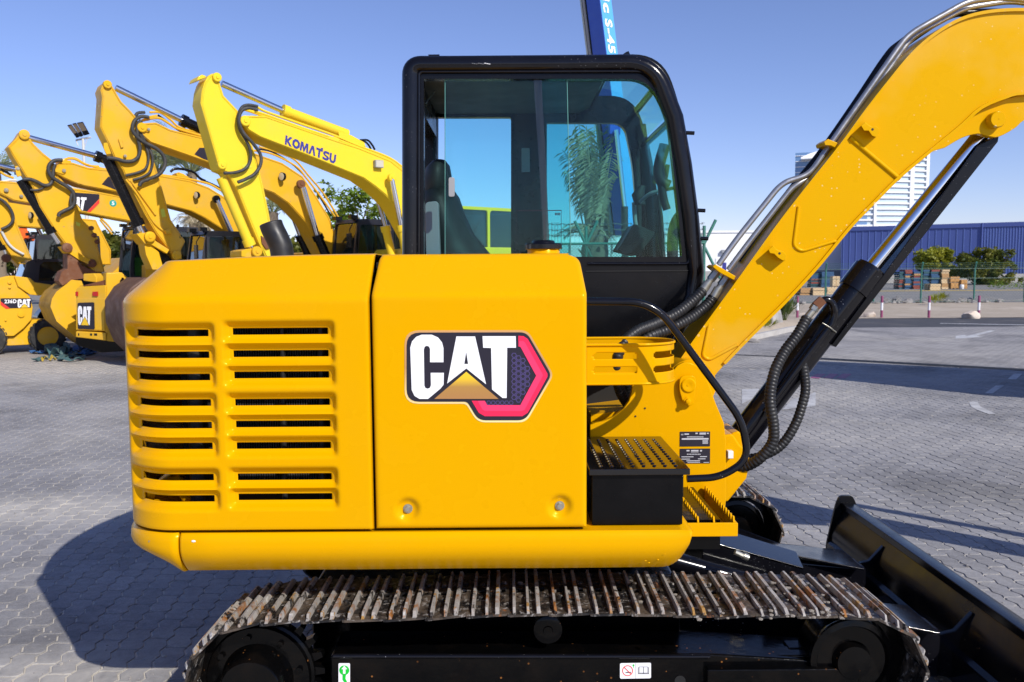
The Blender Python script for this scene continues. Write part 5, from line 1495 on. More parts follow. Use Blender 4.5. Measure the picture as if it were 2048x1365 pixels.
def excavator(label, pl, yel, S, B, foot, cabm, cab_px, spec):
    sf = (pl.P(foot[0], foot[1], 0) - pl.o).dot(pl.u)
    base = pl.W(sf + .6, 0, 0)
    root = empty('parked_excavator', base, label, 'excavator', 'excavators parked in a row')
    Y_ = M[yel]
    g = MB(); pslab(g, pl, S, -.2, .2); st = g.obj('stick', Y_, root, bevel=.015)
    def edge_strip(pts, off, inset, par):
        n_ = len(pts); cx_ = sum(p[0] for p in pts) / n_; q = []
        for i, p in enumerate(pts):
            a, c = pts[i - 1], pts[(i + 1) % n_]; tx_, ty_ = c[0] - a[0], c[1] - a[1]; l = hypot(tx_, ty_) or 1; q.append((p[0] - ty_ / l * inset, p[1] + tx_ / l * inset))
        e = MB(); e.tube(on(pl, q + [q[0]], off), .014, 6); e.obj('edge_strip', Y_, par, smooth=60)
    edge_strip(S, -.2, 3.2, st)
    g = MB(); pslab(g, pl, B, -.27, .27); bo = g.obj('boom', Y_, root, bevel=.015)
    edge_strip(B, -.27, 2.6, bo)
    for name, kids in spec.get('slabs', []):
        for pts, o0, o1, mm in kids:
            g = MB(); pslab(g, pl, pts, o0, o1); g.obj(name, M[mm], root, bevel=.01)
    for px, py, off, r, mm in spec.get('pins', []):
        g = MB(); g.lathe([(.02, r), (-.05, r), (-.06, r * .85), (-.06, r * .4), (-.075, r * .35), (-.075, .001)], pl.P(px, py, off), pl.n, 18); g.obj('pin', M[mm], root, smooth=35)
    for name, a, b, c, r0, r1, off, m0 in spec.get('cyl', []):
        pa, pb, pc = pl.P(*a, off), pl.P(*b, off), pl.P(*c, off)
        g = MB(); ax = (pb - pa).normalized(); g.tube([pa, pb - ax * .12, pb - ax * .12, pb], [r0, r0, r0 * 1.22, r0 * 1.22], 16); q = g.obj(name, M[m0], root, smooth=35)
        g = MB(); g.cyl(pb, pc, r1, 12); g.obj('rod', M['chrome'], q, smooth=60)
    for pts, off, r, mm in spec.get('tubes', []):
        g = MB(); g.tube(ppath(pl, pts, off), r, 8); g.obj('hose' if 'hose' in mm or mm == 'black_paint' else 'pipe', M[mm], root, smooth=60)
    for a in spec.get('lamps', []): lamp(pl, *a, root=root) if len(a) == 4 else lamp(pl, a[0], a[1], a[2], a[3], root, a[4])
    for nm, pts, off, mm in spec.get('prints', []):
        g = MB(); pslab(g, pl, pts, off - .006, off); g.obj(nm, M[mm], root)
    # body, tracks
    def slab2(name, sz, o0, o1, m, bv=.03):
        g = MB(); f = [pl.W(sf + s, z, o0) for s, z in sz]; g.prism(f, [p + pl.n * (o1 - o0) for p in f]); return g.obj(name, M[m], root, bevel=bv)
    slab2('house', [(-.7, 1.1), (-.7, 1.35), (-.2, 1.45), (.3, 1.9), (.6, 2.25), (3.1, 2.25), (3.4, 2.05), (3.45, 1.25), (3.3, 1.1)], -.3, 1.35, yel)
    slab2('house', [(1.1, 1.1), (1.1, 2.25), (3.1, 2.25), (3.4, 2.05), (3.45, 1.25), (3.3, 1.1)], -1.35, -.31, yel)
    for o in (-1.4, .8):
        tr_ = slab2('track', rounded([(-1.4, .05), (-1.75, .45), (-1.4, .85), (2.5, .85), (2.85, .45), (2.5, .05)], .3, 4), o, o + .6, 'black_oily', .02)
    slab2('undercarriage', [(-.9, .35), (-.9, .8), (.0, 1.1), (1.2, 1.1), (2.0, .8), (2.0, .35)], -.79, .79, 'black_oily', .03)
    s0 = (pl.P(cab_px[0], cab_px[1], -1.32) - pl.o).dot(pl.u); zt = pl.P(cab_px[0] + 25, cab_px[1], -1.32).z
    far_cab(pl, root, s0, zt, cabm)
    return root, st, bo

def B_(pts): return cv(360, 130, 3.413, pts)
def E_(pts): return cv(180, 150, 5.46, pts)
def D_(pts): return cv(200, 340, 6.203, pts)
def H_(pts): return cv(0, 230, 5.459, pts)
def C_(pts): return cv(0, 380, 3.79, pts)
def G_(pts): return cv(0, 440, 4.55, pts)
def A_(pts): return cv(0, 130, 4.876, pts)
def F_(pts): return cv(480, 300, 5.935, pts)

# -- the pale yellow machine nearest to us
pk = mk_plane(490, 245, 15.0)
SK = B_([(150, 175), (168, 120), (192, 78), (215, 62), (240, 56), (268, 85), (278, 140), (300, 210), (395, 310), (405, 360), (430, 440), (500, 560), (540, 700), (570, 830), (610, 1020), (650, 1260), (655, 1330), (590, 1330), (545, 1230), (470, 1050), (390, 850), (320, 735), (270, 715), (240, 610), (180, 400), (140, 260)])
BK = B_([(418, 370), (425, 352), (440, 346), (590, 348), (1060, 510), (1230, 565), (1440, 650), (1520, 715), (1620, 880), (1720, 1150), (1760, 1380), (1650, 1380), (1600, 1200), (1525, 1060), (1470, 965), (1400, 890), (1330, 832), (1250, 775), (830, 605), (545, 495), (470, 450), (425, 400)])
specK = dict(
 cyl=[('arm_cylinder', B_([(1140, 475)])[0], B_([(700, 312)])[0], B_([(285, 128)])[0], .095, .055, 0, 'fleet_yellow_pale'),
      ('bucket_cylinder', B_([(280, 770)])[0], B_([(480, 1235)])[0], B_([(500, 1290)])[0], .085, .05, -.12, 'fleet_yellow_pale'),
      ('boom_cylinder', B_([(1560, 1400)])[0], B_([(1510, 1095)])[0], B_([(1445, 780)])[0], .085, .05, -.42, 'fleet_yellow_pale'),
      ('boom_cylinder', B_([(1470, 1400)])[0], B_([(1400, 1100)])[0], B_([(1345, 900)])[0], .085, .05, .42, 'fleet_yellow_pale')],
 pins=[(*B_([(248, 88)])[0], -.2, .075, 'fleet_yellow_pale'), (*B_([(282, 685)])[0], -.2, .075, 'fleet_yellow_pale'), (*B_([(440, 385)])[0], -.27, .09, 'fleet_yellow_pale'), (*B_([(1442, 772)])[0], -.40, .08, 'fleet_yellow_pale'), (*B_([(520, 1275)])[0], -.28, .09, 'fleet_yellow')],
 tubes=[(B_([(530, 285), (470, 275), (425, 290), (398, 350), (405, 430), (440, 500), (472, 560), (482, 640), (450, 705), (380, 735), (300, 740)]), -.28, .028, 'grey_hose'),
        (B_([(530, 310), (470, 295), (420, 315), (402, 380), (430, 460), (500, 540), (548, 610), (550, 680), (510, 745), (450, 780), (395, 802)]), -.34, .030, 'grey_hose'),
        (B_([(530, 290), (600, 325), (830, 405), (1060, 485), (1200, 545), (1420, 630), (1515, 695)]), -.22, .022, 'fleet_yellow_pale'),
        (B_([(510, 318), (600, 345), (830, 428), (1060, 505), (1200, 560), (1420, 645), (1515, 712)]), -.25, .022, 'fleet_yellow_pale'),
        (B_([(430, 300), (520, 330), (600, 360)]), .1, .03, 'fleet_yellow_pale'),
        (B_([(1230, 515), (1280, 515), (1310, 545), (1330, 580)]), 0, .02, 'black_paint'), (B_([(1240, 525), (1270, 530), (1295, 560), (1305, 590)]), .1, .02, 'black_paint')],
 slabs=[('bracket', [(B_([(1080, 455), (1170, 480), (1260, 530), (1270, 560), (1180, 550), (1090, 500)]), -.1, .1, 'fleet_yellow_pale'), (B_([(115, 108), (175, 88), (178, 76), (150, 66), (128, 80)]), -.2, .2, 'fleet_yellow_pale'),
   (B_([(270, 655), (298, 660), (296, 672), (268, 668)]), -.25, -.2, 'fleet_yellow_pale'), (B_([(1000, 495), (1060, 490), (1100, 510), (1075, 530)]), -.28, -.1, 'fleet_yellow_pale')]),
  ('link', [(B_([(420, 1270), (470, 1255), (540, 1260), (545, 1300), (500, 1320), (420, 1310)]), -.26, .26, 'worn_yellow'), (B_([(555, 1165), (600, 1200), (620, 1250), (590, 1260), (560, 1220)]), -.24, -.2, 'rust')])],
 lamps=[(*B_([(1345, 680)])[0], -.27, .09, True)],
 prints=[('caution_sticker', B_([(425, 690), (470, 665), (490, 700), (440, 725)]), -.2005, 'lime_sticker'), ('caution_sticker', B_([(415, 790), (475, 745), (510, 770), (440, 815)]), -.2005, 'lime_sticker')])
rk, stk, bok = excavator('pale yellow parked excavator with blue maker name lettered on its boom', pk, 'fleet_yellow_pale', SK, BK, (770, 512), 'fleet_yellow_pale', (896, 412), specK)
BLOCK = {'K': ([(0, 0), (26, 0), (26, 38), (58, 0), (92, 0), (48, 50), (96, 100), (60, 100), (26, 62), (26, 100), (0, 100)], None, 98),
 'O': ([(30, 0), (70, 0), (100, 28), (100, 72), (70, 100), (30, 100), (0, 72), (0, 28)], [(40, 26), (60, 26), (72, 40), (72, 60), (60, 74), (40, 74), (28, 60), (28, 40)], 104),
 'M': ([(0, 100), (8, 0), (38, 0), (58, 56), (78, 0), (108, 0), (116, 100), (90, 100), (86, 40), (66, 100), (50, 100), (30, 40), (26, 100)], None, 120),
 'A': ([(0, 100), (34, 0), (66, 0), (100, 100), (72, 100), (50, 34), (28, 100)], None, 100),
 'T': ([(0, 0), (92, 0), (92, 24), (60, 24), (60, 100), (32, 100), (32, 24), (0, 24)], None, 96),
 'S': ([(88, 4), (88, 28), (44, 24), (30, 32), (44, 42), (76, 48), (92, 66), (86, 88), (62, 100), (28, 100), (2, 94), (2, 68), (46, 78), (62, 70), (50, 60), (18, 52), (2, 34), (10, 12), (34, 0), (60, 0)], None, 97),
 'U': ([(0, 0), (28, 0), (28, 62), (38, 76), (54, 76), (64, 62), (64, 0), (92, 0), (92, 68), (70, 100), (22, 100), (0, 68)], None, 92)}
fq = quadmap(on(pk, B_([(722, 480), (1068, 616), (1060, 678), (715, 542)]), -.276))
x = 0; tot_ = sum(BLOCK[c][2] for c in 'KOMATSU')
for c in 'KOMATSU':
    o, h, w = BLOCK[c]; f = lambda px, py: fq((x + px) / tot_, py / 100); g = MB()
    g.prism_h([f(*p) for p in o], [[f(*p) for p in h]] if h else [], pk.n * .004); g.obj('letter', M['blue_print'], rk)
    if c == 'T':
        g = MB(); g.prism_h([f(*p) for p in ((66, -16), (96, -16), (92, -4), (62, -4))], [], pk.n * .004); g.obj('letter', M['blue_print'], rk)
    x += w
# -- second machine
p2 = mk_plane(283, 252, 16.4)
S2 = [(204, 194), (201, 181), (206, 168), (213, 162), (221, 166), (228, 177), (243, 203), (260, 220), (272, 234), (279, 249), (283, 267), (299, 295), (315, 344), (329, 393), (342, 440), (371, 483), (362, 501), (364, 518), (351, 520), (338, 500), (313, 469), (290, 430), (253, 359), (245, 340), (228, 315), (215, 285), (200, 254)]
B2 = [(279, 260), (280, 247), (312, 245), (341, 259), (407, 275), (460, 290), (508, 306), (565, 326), (606, 353), (632, 391), (659, 435), (690, 520), (650, 520), (635, 490), (612, 446), (577, 408), (547, 387), (528, 380), (470, 348), (416, 326), (336, 298), (301, 286), (284, 271)]
spec2 = dict(
 cyl=[('arm_cylinder', (482, 296), (362, 240), (231, 176), .10, .06, 0, 'black_paint'), ('bucket_cylinder', (214, 316), (278, 452), (286, 468), .10, .055, -.1, 'black_paint'),
      ('boom_cylinder', (660, 530), (634, 470), (606, 375), .10, .06, -.44, 'black_paint'), ('boom_cylinder', (625, 530), (600, 470), (583, 425), .10, .055, .44, 'black_paint')],
 pins=[(214, 170, -.2, .075, 'worn_yellow'), (283, 256, -.27, .09, 'worn_yellow'), (601, 369, -.42, .09, 'rust'), (299, 474, -.28, .10, 'worn_yellow'), (352, 511, -.2, .09, 'worn_yellow'), (249, 313, -.2, .03, 'zinc'), (296, 260, -.27, .03, 'zinc')],
 tubes=[(E_([(640, 465), (560, 455), (490, 500), (463, 580), (490, 650), (580, 730), (730, 810), (810, 900), (815, 1000), (750, 1090), (640, 1140), (560, 1175), (540, 1215)]), -.32, .035, 'grey_hose'),
        (E_([(560, 500), (520, 560), (520, 680), (545, 800), (530, 890), (470, 940), (380, 945), (290, 920), (190, 905)]), -.28, .035, 'grey_hose'),
        (E_([(545, 510), (560, 620), (600, 730), (660, 830), (685, 930), (660, 1050), (590, 1110), (470, 1150)]), -.26, .026, 'grey_hose'),
        (E_([(535, 510), (545, 640), (610, 780), (640, 900), (610, 1020), (520, 1070), (390, 1100)]), -.25, .026, 'grey_hose'),
        (E_([(600, 410), (520, 420), (480, 480)]), -.15, .03, 'grey_hose'),
        (E_([(650, 480), (760, 475), (860, 530), (960, 590), (1230, 670)]), -.22, .025, 'fleet_yellow'), (E_([(650, 410), (770, 415), (880, 490), (980, 575), (1220, 640)]), 0, .022, 'fleet_yellow'),
        (E_([(740, 440), (880, 540), (1000, 620), (1230, 690)]), .1, .02, 'black_paint'),
        (B_([(500, 585), (600, 600), (700, 640), (800, 700), (860, 770), (960, 900), (1060, 1040)]), -.1, .022, 'fleet_yellow'), (B_([(540, 560), (700, 610), (790, 655), (880, 760), (980, 880), (1080, 1040)]), .1, .022, 'fleet_yellow'),
        (B_([(540, 575), (640, 600), (780, 690), (900, 820), (1030, 1030)]), 0, .018, 'black_paint'),
        (D_([(320, 120), (480, 330), (660, 640), (820, 780)]), -.22, .022, 'fleet_yellow'), (D_([(380, 130), (560, 380), (690, 560)]), -.22, .022, 'fleet_yellow')],
 slabs=[('bracket', [(E_([(640, 450), (740, 430), (740, 460), (660, 475)]), -.25, .25, 'worn_yellow'), (E_([(310, 700), (345, 690), (370, 790), (340, 800)]), -.24, -.2, 'fleet_yellow'), (E_([(150, 745), (190, 740), (235, 865), (180, 870), (150, 800)]), -.24, -.2, 'fleet_yellow'), (E_([(560, 550), (650, 600), (640, 630), (565, 610)]), -.30, -.27, 'fleet_yellow'), (D_([(800, 750), (870, 730), (895, 790), (830, 800)]), -.3, -.2, 'worn_yellow')]),
  ('link', [([(273, 468), (297, 465), (311, 482), (339, 500), (334, 508), (303, 490), (290, 488)], -.26, .26, 'worn_yellow'), ([(288, 485), (300, 487), (318, 505), (328, 540), (305, 540), (292, 510)], -.2, .2, 'worn_yellow'), ([(300, 484), (330, 505), (345, 520), (330, 530), (312, 505)], -.15, .15, 'black_oily')])],
 lamps=[(562, 355, -.27, .09)],
 prints=[('boom_decal', [(389, 309), (399, 296), (411, 296), (443, 298), (443, 332), (414, 322)], -.271, 'black_print'), ('caution_sticker', D_([(748, 490), (795, 480), (818, 580), (770, 592)]), -.2005, 'lime_sticker'), ('hole', D_([(945, 690), (965, 672), (985, 690), (980, 720), (955, 728)]), -.2005, 'dark_void'), ('hole', D_([(985, 820), (1005, 805), (1020, 825), (1010, 850), (990, 850)]), -.2005, 'dark_void')])
r2_, st2, bo2 = excavator('weathered excavator just left of the pale yellow one, blank black decal on its boom', p2, 'fleet_yellow', S2, B2, (668, 512), 'navy_cab', (704, 438), spec2)
bk2 = [(243, 604), (262, 575), (290, 555), (330, 560), (340, 640), (325, 705), (285, 712), (262, 690), (245, 650)]
g = MB(); pslab(g, p2, bk2, -.55, .62); g.obj('bucket', M['rusty_bucket'], r2_, bevel=.03)
# -- third machine
p3 = mk_plane(112, 335, 17.9)
S3 = [(16, 294), (33, 276), (41, 263), (49, 262), (56, 272), (68, 288), (86, 306), (105, 321), (112, 345), (140, 380), (152, 405), (165, 440), (182, 457), (197, 478), (196, 493), (210, 544), (190, 546), (165, 520), (132, 491), (105, 455), (79, 414), (64, 374), (46, 345), (27, 315)]
B3 = [(109, 338), (118, 325), (144, 325), (176, 335), (215, 339), (270, 346), (325, 351), (381, 361), (418, 375), (450, 395), (478, 430), (502, 525), (474, 525), (466, 490), (451, 463), (408, 436), (382, 423), (335, 411), (238, 386), (160, 371), (131, 358), (112, 348)]
spec3 = dict(
 cyl=[('arm_cylinder', (262, 338), (190, 312), (58, 276), .10, .06, 0, 'black_paint'), ('bucket_cylinder', (42, 360), (106, 466), (119, 486), .10, .055, -.1, 'black_paint'),
      ('boom_cylinder', (486, 530), (468, 476), (433, 399), .10, .055, -.44, 'black_paint'), ('boom_cylinder', (455, 530), (440, 480), (428, 450), .10, .055, .44, 'black_paint')],
 pins=[(48, 270, -.2, .10, 'worn_yellow'), (127, 342, -.27, .04, 'zinc'), (432, 399, -.42, .09, 'black_paint'), (134, 496, -.26, .10, 'rust'), (183, 527, -.2, .09, 'rust'), (35, 338, -.2, .035, 'zinc'), (182, 457, -.21, .05, 'rust'), (188, 471, -.21, .05, 'rust'), (194, 484, -.21, .05, 'rust')],
 tubes=[(H_([(680, 495), (600, 500), (545, 540), (530, 600), (560, 670), (640, 730), (740, 790), (800, 850), (815, 940), (780, 1010), (700, 1050), (650, 1080), (640, 1110)]), -.32, .040, 'grey_hose'),
        (H_([(600, 540), (580, 620), (578, 700), (545, 760), (480, 770), (400, 730), (330, 705), (250, 705)]), -.28, .036, 'grey_hose'),
        (H_([(330, 820), (420, 820), (500, 780), (560, 740)]), -.25, .022, 'grey_hose'), (H_([(790, 850), (770, 930), (780, 1010)]), -.3, .03, 'grey_hose'),
        (H_([(680, 500), (740, 480), (820, 485), (920, 535), (1060, 575), (1180, 600)]), -.2, .026, 'fleet_yellow'), (H_([(740, 475), (830, 480), (950, 550), (1080, 565)]), 0, .026, 'fleet_yellow'),
        (E_([(780, 1095), (900, 1110), (1060, 1135), (1200, 1165), (1320, 1200), (1440, 1270)]), -.2, .026, 'fleet_yellow'), (D_([(1270, 140), (1340, 160), (1480, 230), (1560, 330)]), -.1, .03, 'black_paint'),
        (E_([(880, 1060), (920, 1030), (1000, 1030), (1060, 1040), (1140, 1070), (1200, 1130), (1260, 1160)]), .1, .03, 'black_paint')],
 slabs=[('bracket', [(H_([(660, 490), (780, 500), (775, 530), (670, 530)]), -.25, .25, 'worn_yellow'), (H_([(165, 560), (200, 560), (240, 665), (190, 680), (175, 640)]), -.24, -.2, 'fleet_yellow'), (H_([(600, 590), (690, 590), (715, 640), (690, 650), (605, 625)]), -.30, -.27, 'fleet_yellow'), (E_([(940, 1080), (970, 1062), (1020, 1080), (1100, 1130), (950, 1105)]), -.15, .15, 'worn_yellow')]),
  ('link', [([(126, 493), (142, 491), (160, 508), (190, 525), (186, 533), (158, 520), (135, 505)], -.26, .26, 'worn_yellow'), ([(135, 508), (143, 506), (165, 532), (195, 545), (186, 556), (150, 560), (125, 572), (117, 562), (124, 543), (135, 538)], -.22, .22, 'rust')])],
 lamps=[(392, 392, -.27, .085)],
 prints=[('boom_decal', A_([(993, 1165), (1055, 1092), (1125, 1092), (1180, 1180), (1180, 1240)]), -.271, 'black_print'), ('caution_sticker', C_([(575, 240), (610, 255), (605, 280), (580, 270)]), -.2005, 'lime_sticker')])
r3_, st3, bo3 = excavator('excavator with a dusty yellow bucket resting on the ground behind the blue straps', p3, 'fleet_yellow', S3, B3, (485, 522), 'navy_cab', (400, 462), spec3)
bk3 = [(101, 614), (104, 598), (113, 584), (134, 568), (143, 560), (163, 562), (168, 575), (185, 600), (192, 640), (197, 703), (170, 690), (137, 663), (113, 643)]
g = MB(); pslab(g, p3, bk3, -.25, .95); bkt = g.obj('bucket', M['shaded_bucket_shell'], r3_, bevel=.03)
g = MB(); pslab(g, p3, bk3, -.27, -.251); g.obj('side_plate', M['fleet_yellow'], bkt)
# -- fourth machine: its boom carries the big maker sign
p4 = mk_plane(0, 366, 20.3)
S4 = [(-60, 312), (-45, 292), (-25, 320), (0, 362), (17, 404), (42, 467), (66, 522), (55, 542), (40, 535), (20, 515), (0, 480), (-30, 420)]
B4 = [(-10, 372), (0, 362), (29, 364), (60, 370), (147, 377), (198, 384), (240, 392), (290, 410), (330, 450), (352, 525), (310, 525), (290, 458), (264, 444), (161, 425), (62, 408), (27, 402), (0, 388)]
spec4 = dict(
 cyl=[('arm_cylinder', (100, 352), (30, 340), (-42, 322), .10, .06, 0, 'black_paint'), ('bucket_cylinder', (-30, 400), (10, 500), (18, 520), .09, .05, -.1, 'black_paint'), ('boom_cylinder', (330, 530), (318, 490), (300, 430), .1, .055, -.44, 'black_paint')],
 pins=[(12, 381, -.27, .05, 'zinc'), (42, 393, -.27, .04, 'zinc'), (12, 517, -.22, .1, 'rust')],
 tubes=[(C_([(-20, 60), (30, 90), (80, 150), (100, 220), (70, 270), (10, 300)]), -.3, .035, 'grey_hose'), (C_([(10, 310), (60, 400), (110, 450), (180, 490)]), -.25, .03, 'pole_paint'),
        (H_([(0, 620), (60, 660), (150, 690)]), -.2, .03, 'fleet_yellow'), (H_([(0, 600), (60, 620), (120, 660)]), 0, .03, 'black_paint'), (H_([(0, 735), (100, 715), (180, 715)]), -.2, .03, 'pole_paint'), (H_([(780, 795), (920, 810), (1050, 830)]), 0, .03, 'pole_paint')],
 slabs=[], lamps=[], prints=[('boom_decal', H_([(760, 845), (1085, 868), (1085, 915), (945, 1062), (760, 1000)]), -.271, 'black_print'), ('decal_stripe', H_([(1085, 920), (1085, 965), (985, 1064), (948, 1062)]), -.273, 'red_print')])
r4_, st4, bo4 = excavator('excavator whose boom shows half a black and white maker sign and a green number disc', p4, 'fleet_yellow', S4, B4, (335, 520), 'navy_cab', (256, 452), spec4)
cat_mark(on(p4, H_([(745, 888), (948, 900), (922, 1048), (720, 1036)]), -.276), r4_, p4.n)
g = MB(); g.lathe([(0, .085), (-.004, .085)], p4.P(226, 407, -.272), p4.n, 24); dsk = g.obj('number_disc', M['teal_print'], r4_)
g = MB(); text_on(g, '5', on(p4, [(223.5, 403.5), (229, 403.5), (229, 410.5), (223.5, 410.5)], -.279), .03); g.obj('number', M['white_print'], dsk)
# -- fifth machine, mostly hidden
p5 = mk_plane(-60, 400, 23.2)
S5 = [(-110, 372), (-98, 360), (-80, 380), (-60, 410), (-30, 480), (-15, 530), (-30, 540), (-60, 500), (-90, 430)]
B5 = [(-62, 395), (20, 402), (60, 408), (110, 418), (150, 436), (192, 440), (222, 500), (222, 530), (186, 530), (178, 490), (150, 486), (120, 470), (95, 458), (30, 453), (-20, 430)]
spec5 = dict(cyl=[('boom_cylinder', (112, 505), (100, 470), (80, 430), .12, .06, -.44, 'black_paint'), ('boom_cylinder', (100, 510), (84, 475), (66, 440), .12, .06, .44, 'black_paint')],
 lamps=[(62, 432, -.27, .1)], pins=[], tubes=[(D_([(0, 590), (100, 690), (150, 760)]), -.2, .03, 'fleet_yellow'), (D_([(0, 620), (80, 720), (150, 800)]), 0, .03, 'fleet_yellow')], slabs=[('engine_cover', [([(38, 456), (54, 456), (60, 478), (44, 480)], -.2, .3, 'orange_plastic'), ([(52, 470), (110, 474), (112, 530), (58, 528)], .3, .8, 'dark_void')])], prints=[])
r5_, st5, bo5 = excavator('furthest excavator at the left edge with a round lamp on its low boom', p5, 'fleet_yellow', S5, B5, (205, 525), 'navy_cab', (60, 470), spec5)

# ------------------------------------------------------------------ skid steer, small loader, straps
ps = mk_plane(96, 673, 19.2)
sk = empty('skid_steer_loader', ps.W(-1.0, 0, .7), 'small yellow skid steer loader numbered 236D at the left edge', 'loader')
def sslab(name, pts, o0, o1, m, par=sk, bv=.02):
    g = MB(); pslab(g, ps, pts, o0, o1); return g.obj(name, M[m], par, bevel=bv)
sslab('body', [(-40, 560), (0, 556), (18, 552), (33, 552), (36, 570), (60, 594), (66, 615), (63, 640), (48, 657), (28, 673), (-40, 673)], 0, .28, 'fleet_yellow')
sslab('lift_arm', [(28, 552), (60, 556), (70, 565), (104, 570), (104, 583), (80, 592), (60, 590), (36, 573)], -.06, .14, 'fleet_yellow')
sslab('lift_arm', [(28, 552), (60, 556), (70, 565), (104, 570), (104, 583), (80, 592), (60, 590), (36, 573)], 1.3, 1.5, 'fleet_yellow')
sslab('chassis', [(-40, 674), (28, 674), (66, 640), (100, 640), (96, 660), (60, 690), (20, 692), (-40, 690)], .10, 1.3, 'worn_yellow')
sslab('panel', [(-40, 560), (0, 556), (18, 552), (33, 552), (36, 570), (60, 594), (66, 615), (63, 640), (48, 657), (28, 673), (-40, 673)], 1.2, 1.48, 'fleet_yellow')
g = MB(); o_ = on(ps, rounded([(42, 560), (54, 524), (66, 519), (132, 518), (141, 535), (134, 566), (105, 580), (42, 580)], 4, 4), .2)
h1 = on(ps, [(77, 562), (80, 531), (88, 524), (129, 524), (135, 540), (127, 563)], .2)
g.prism_h(o_, [h1], ps.n * .06); cabs = g.obj('cab', M['navy_cab'], sk, smooth=35)
g = MB(); f = on(ps, rounded([(42, 560), (54, 524), (66, 519), (132, 518), (141, 535), (134, 566), (105, 580), (42, 580)], 4, 4), 1.2); g.prism(f, [p + ps.n * .06 for p in f]); g.obj('far_side', M['navy_cab'], cabs)
g = MB(); f = on(ps, [(56, 526), (66, 520), (132, 519), (134, 524), (60, 527)], .27); g.prism(f, [p + ps.n * .92 for p in f]); g.obj('roof', M['navy_cab'], cabs)
g = MB(); f = on(ps, [(77, 562), (80, 531), (88, 524), (129, 524), (135, 540), (127, 563)], .22); g.prism(f, [p + ps.n * .01 for p in f]); g.obj('side_pane', M['dark_glass'], cabs)
g = MB(); f = on(ps, [(44, 558), (55, 528), (57, 528), (46, 558)], .28); g.prism(f, [p + ps.n * .9 for p in f]); g.obj('front_pane', M['dark_glass'], cabs)
def wheel(pl, px, py, off, r, w, par, hub='fleet_yellow'):
    g = MB(); c = pl.P(px, py, off); g.lathe([(w, r * .6), (w, r * .92), (w - .04, r), (.04, r), (0, r * .92), (0, r * .60), (.03, r * .56)], c, pl.n, 36)
    for k in range(22):
        a = 2 * pi * k / 22; rr = pl.u * cos(a) + Vector((0, 0, sin(a))); tt = -pl.u * sin(a) + Vector((0, 0, cos(a)))
        for o in (0.01, w * .52):
            cc = c + rr * r * .985 + pl.n * o + tt * (.02 if o > .1 else 0); f = [cc - tt * .035, cc + tt * .035, cc + tt * .03 + rr * .022, cc - tt * .03 + rr * .022]; g.prism(f, [p + pl.n * w * .46 for p in f])
    t = g.obj('wheel', M['tyre_rubber'], par, smooth=35)
    g = MB(); g.lathe([(.02, r * .60), (.012, r * .57), (.06, r * .5), (.07, r * .3), (.05, r * .25), (.05, .001)], c, pl.n, 28); g.obj('rim', M[hub], t, smooth=35)
wheel(ps, 96, 673, -.02, .375, .30, sk)
wheel(ps, -25, 679, -.02, .375, .30, sk)
g = MB(); pslab(g, ps, [(1, 597), (63, 597), (62, 616), (20, 617), (1, 603)], -.008, -.001); dec = g.obj('side_decal', M['black_print'], sk)
g = MB(); pslab(g, ps, [(1, 603), (20, 617.5), (12, 618), (1, 610)], -.012, -.006); g.obj('decal_stripe', M['red_print'], dec)
g = MB(); text_on(g, '236D', on(ps, [(9, 599.5), (33, 598.8), (33, 606.8), (9, 607.2)], -.014), .03); g.obj('lettering', M['white_print'], dec)
cat_mark(on(ps, [(35, 599), (61, 598.2), (61, 615.5), (35, 616)], -.008), dec, ps.n)
for px, py, r in ((19, 565, .04), (19, 575, .03), (42, 629, .07), (11, 641, .02)):
    g = MB(); g.lathe([(.01, r), (-.03, r), (-.035, r * .5), (-.035, .001)], ps.P(px, py, -.003), ps.n, 14); g.obj('pin', M['worn_yellow'], sk, smooth=35)

pr = mk_plane(211, 620, 16.7, radians(-14))
ld = empty('compact_loader', pr.W(-.4, 0, .8), 'yellow machine seen from its rear with two red lamps and a black square badge', 'loader')
def rslab(name, pts, o0, o1, m, par=ld, bv=.02, pl=None):
    g = MB(); pslab(g, pl or pr, pts, o0, o1); return g.obj(name, M[m], par, bevel=bv)
rslab('rear_hood', rounded([(152, 578), (158, 574), (211, 571), (211, 663), (152, 661)], [6, 3, 3, 2, 2], 3), 0, 1.3, 'fleet_yellow')
rslab('bumper', [(151, 663), (211, 666), (211, 682), (151, 675)], -.03, 1.3, 'fleet_yellow')
rslab('tail_door', [(154, 598), (209, 597), (209, 661), (154, 659)], -.012, 0, 'fleet_yellow', bv=.006)
rslab('grille', [(156, 573), (168, 571), (211, 560), (211, 571)], .15, 1.1, 'rust')
for x in (150.5, 184.5):
    rslab('tail_lamp', [(x, 584), (x + (4 if x < 160 else 10), 583.6), (x + (4 if x < 160 else 10), 593), (x, 592.5)], -.03, -.001, 'red_lamp', bv=.004)
for x, w in ((156, 2.5), (180, 4), (188, 6)): rslab('slot', [(x, 667), (x + w, 667.4), (x + w, 672), (x, 671.6)], -.034, -.031, 'dark_void', bv=0)
bd = rslab('badge', rounded([(155, 606), (188, 605), (189, 659.5), (155.5, 658)], 3, 3), -.022, -.013, 'black_print', bv=0)
cat_mark(on(pr, [(156, 612), (183, 612.5), (182, 651.5), (156.5, 650.5)], -.024), bd, pr.n, d=.006)
p45 = mk_plane(211.5, 620, 16.7, radians(32))
rslab('side_panel', [(212, 546), (243, 545), (256, 556), (272, 570), (272, 690), (212, 682)], .02, .5, 'fleet_yellow', pl=p45)
rslab('counterbox', [(166, 548), (188, 547), (193, 556), (193, 566), (166, 562)], .5, .9, 'fleet_yellow')
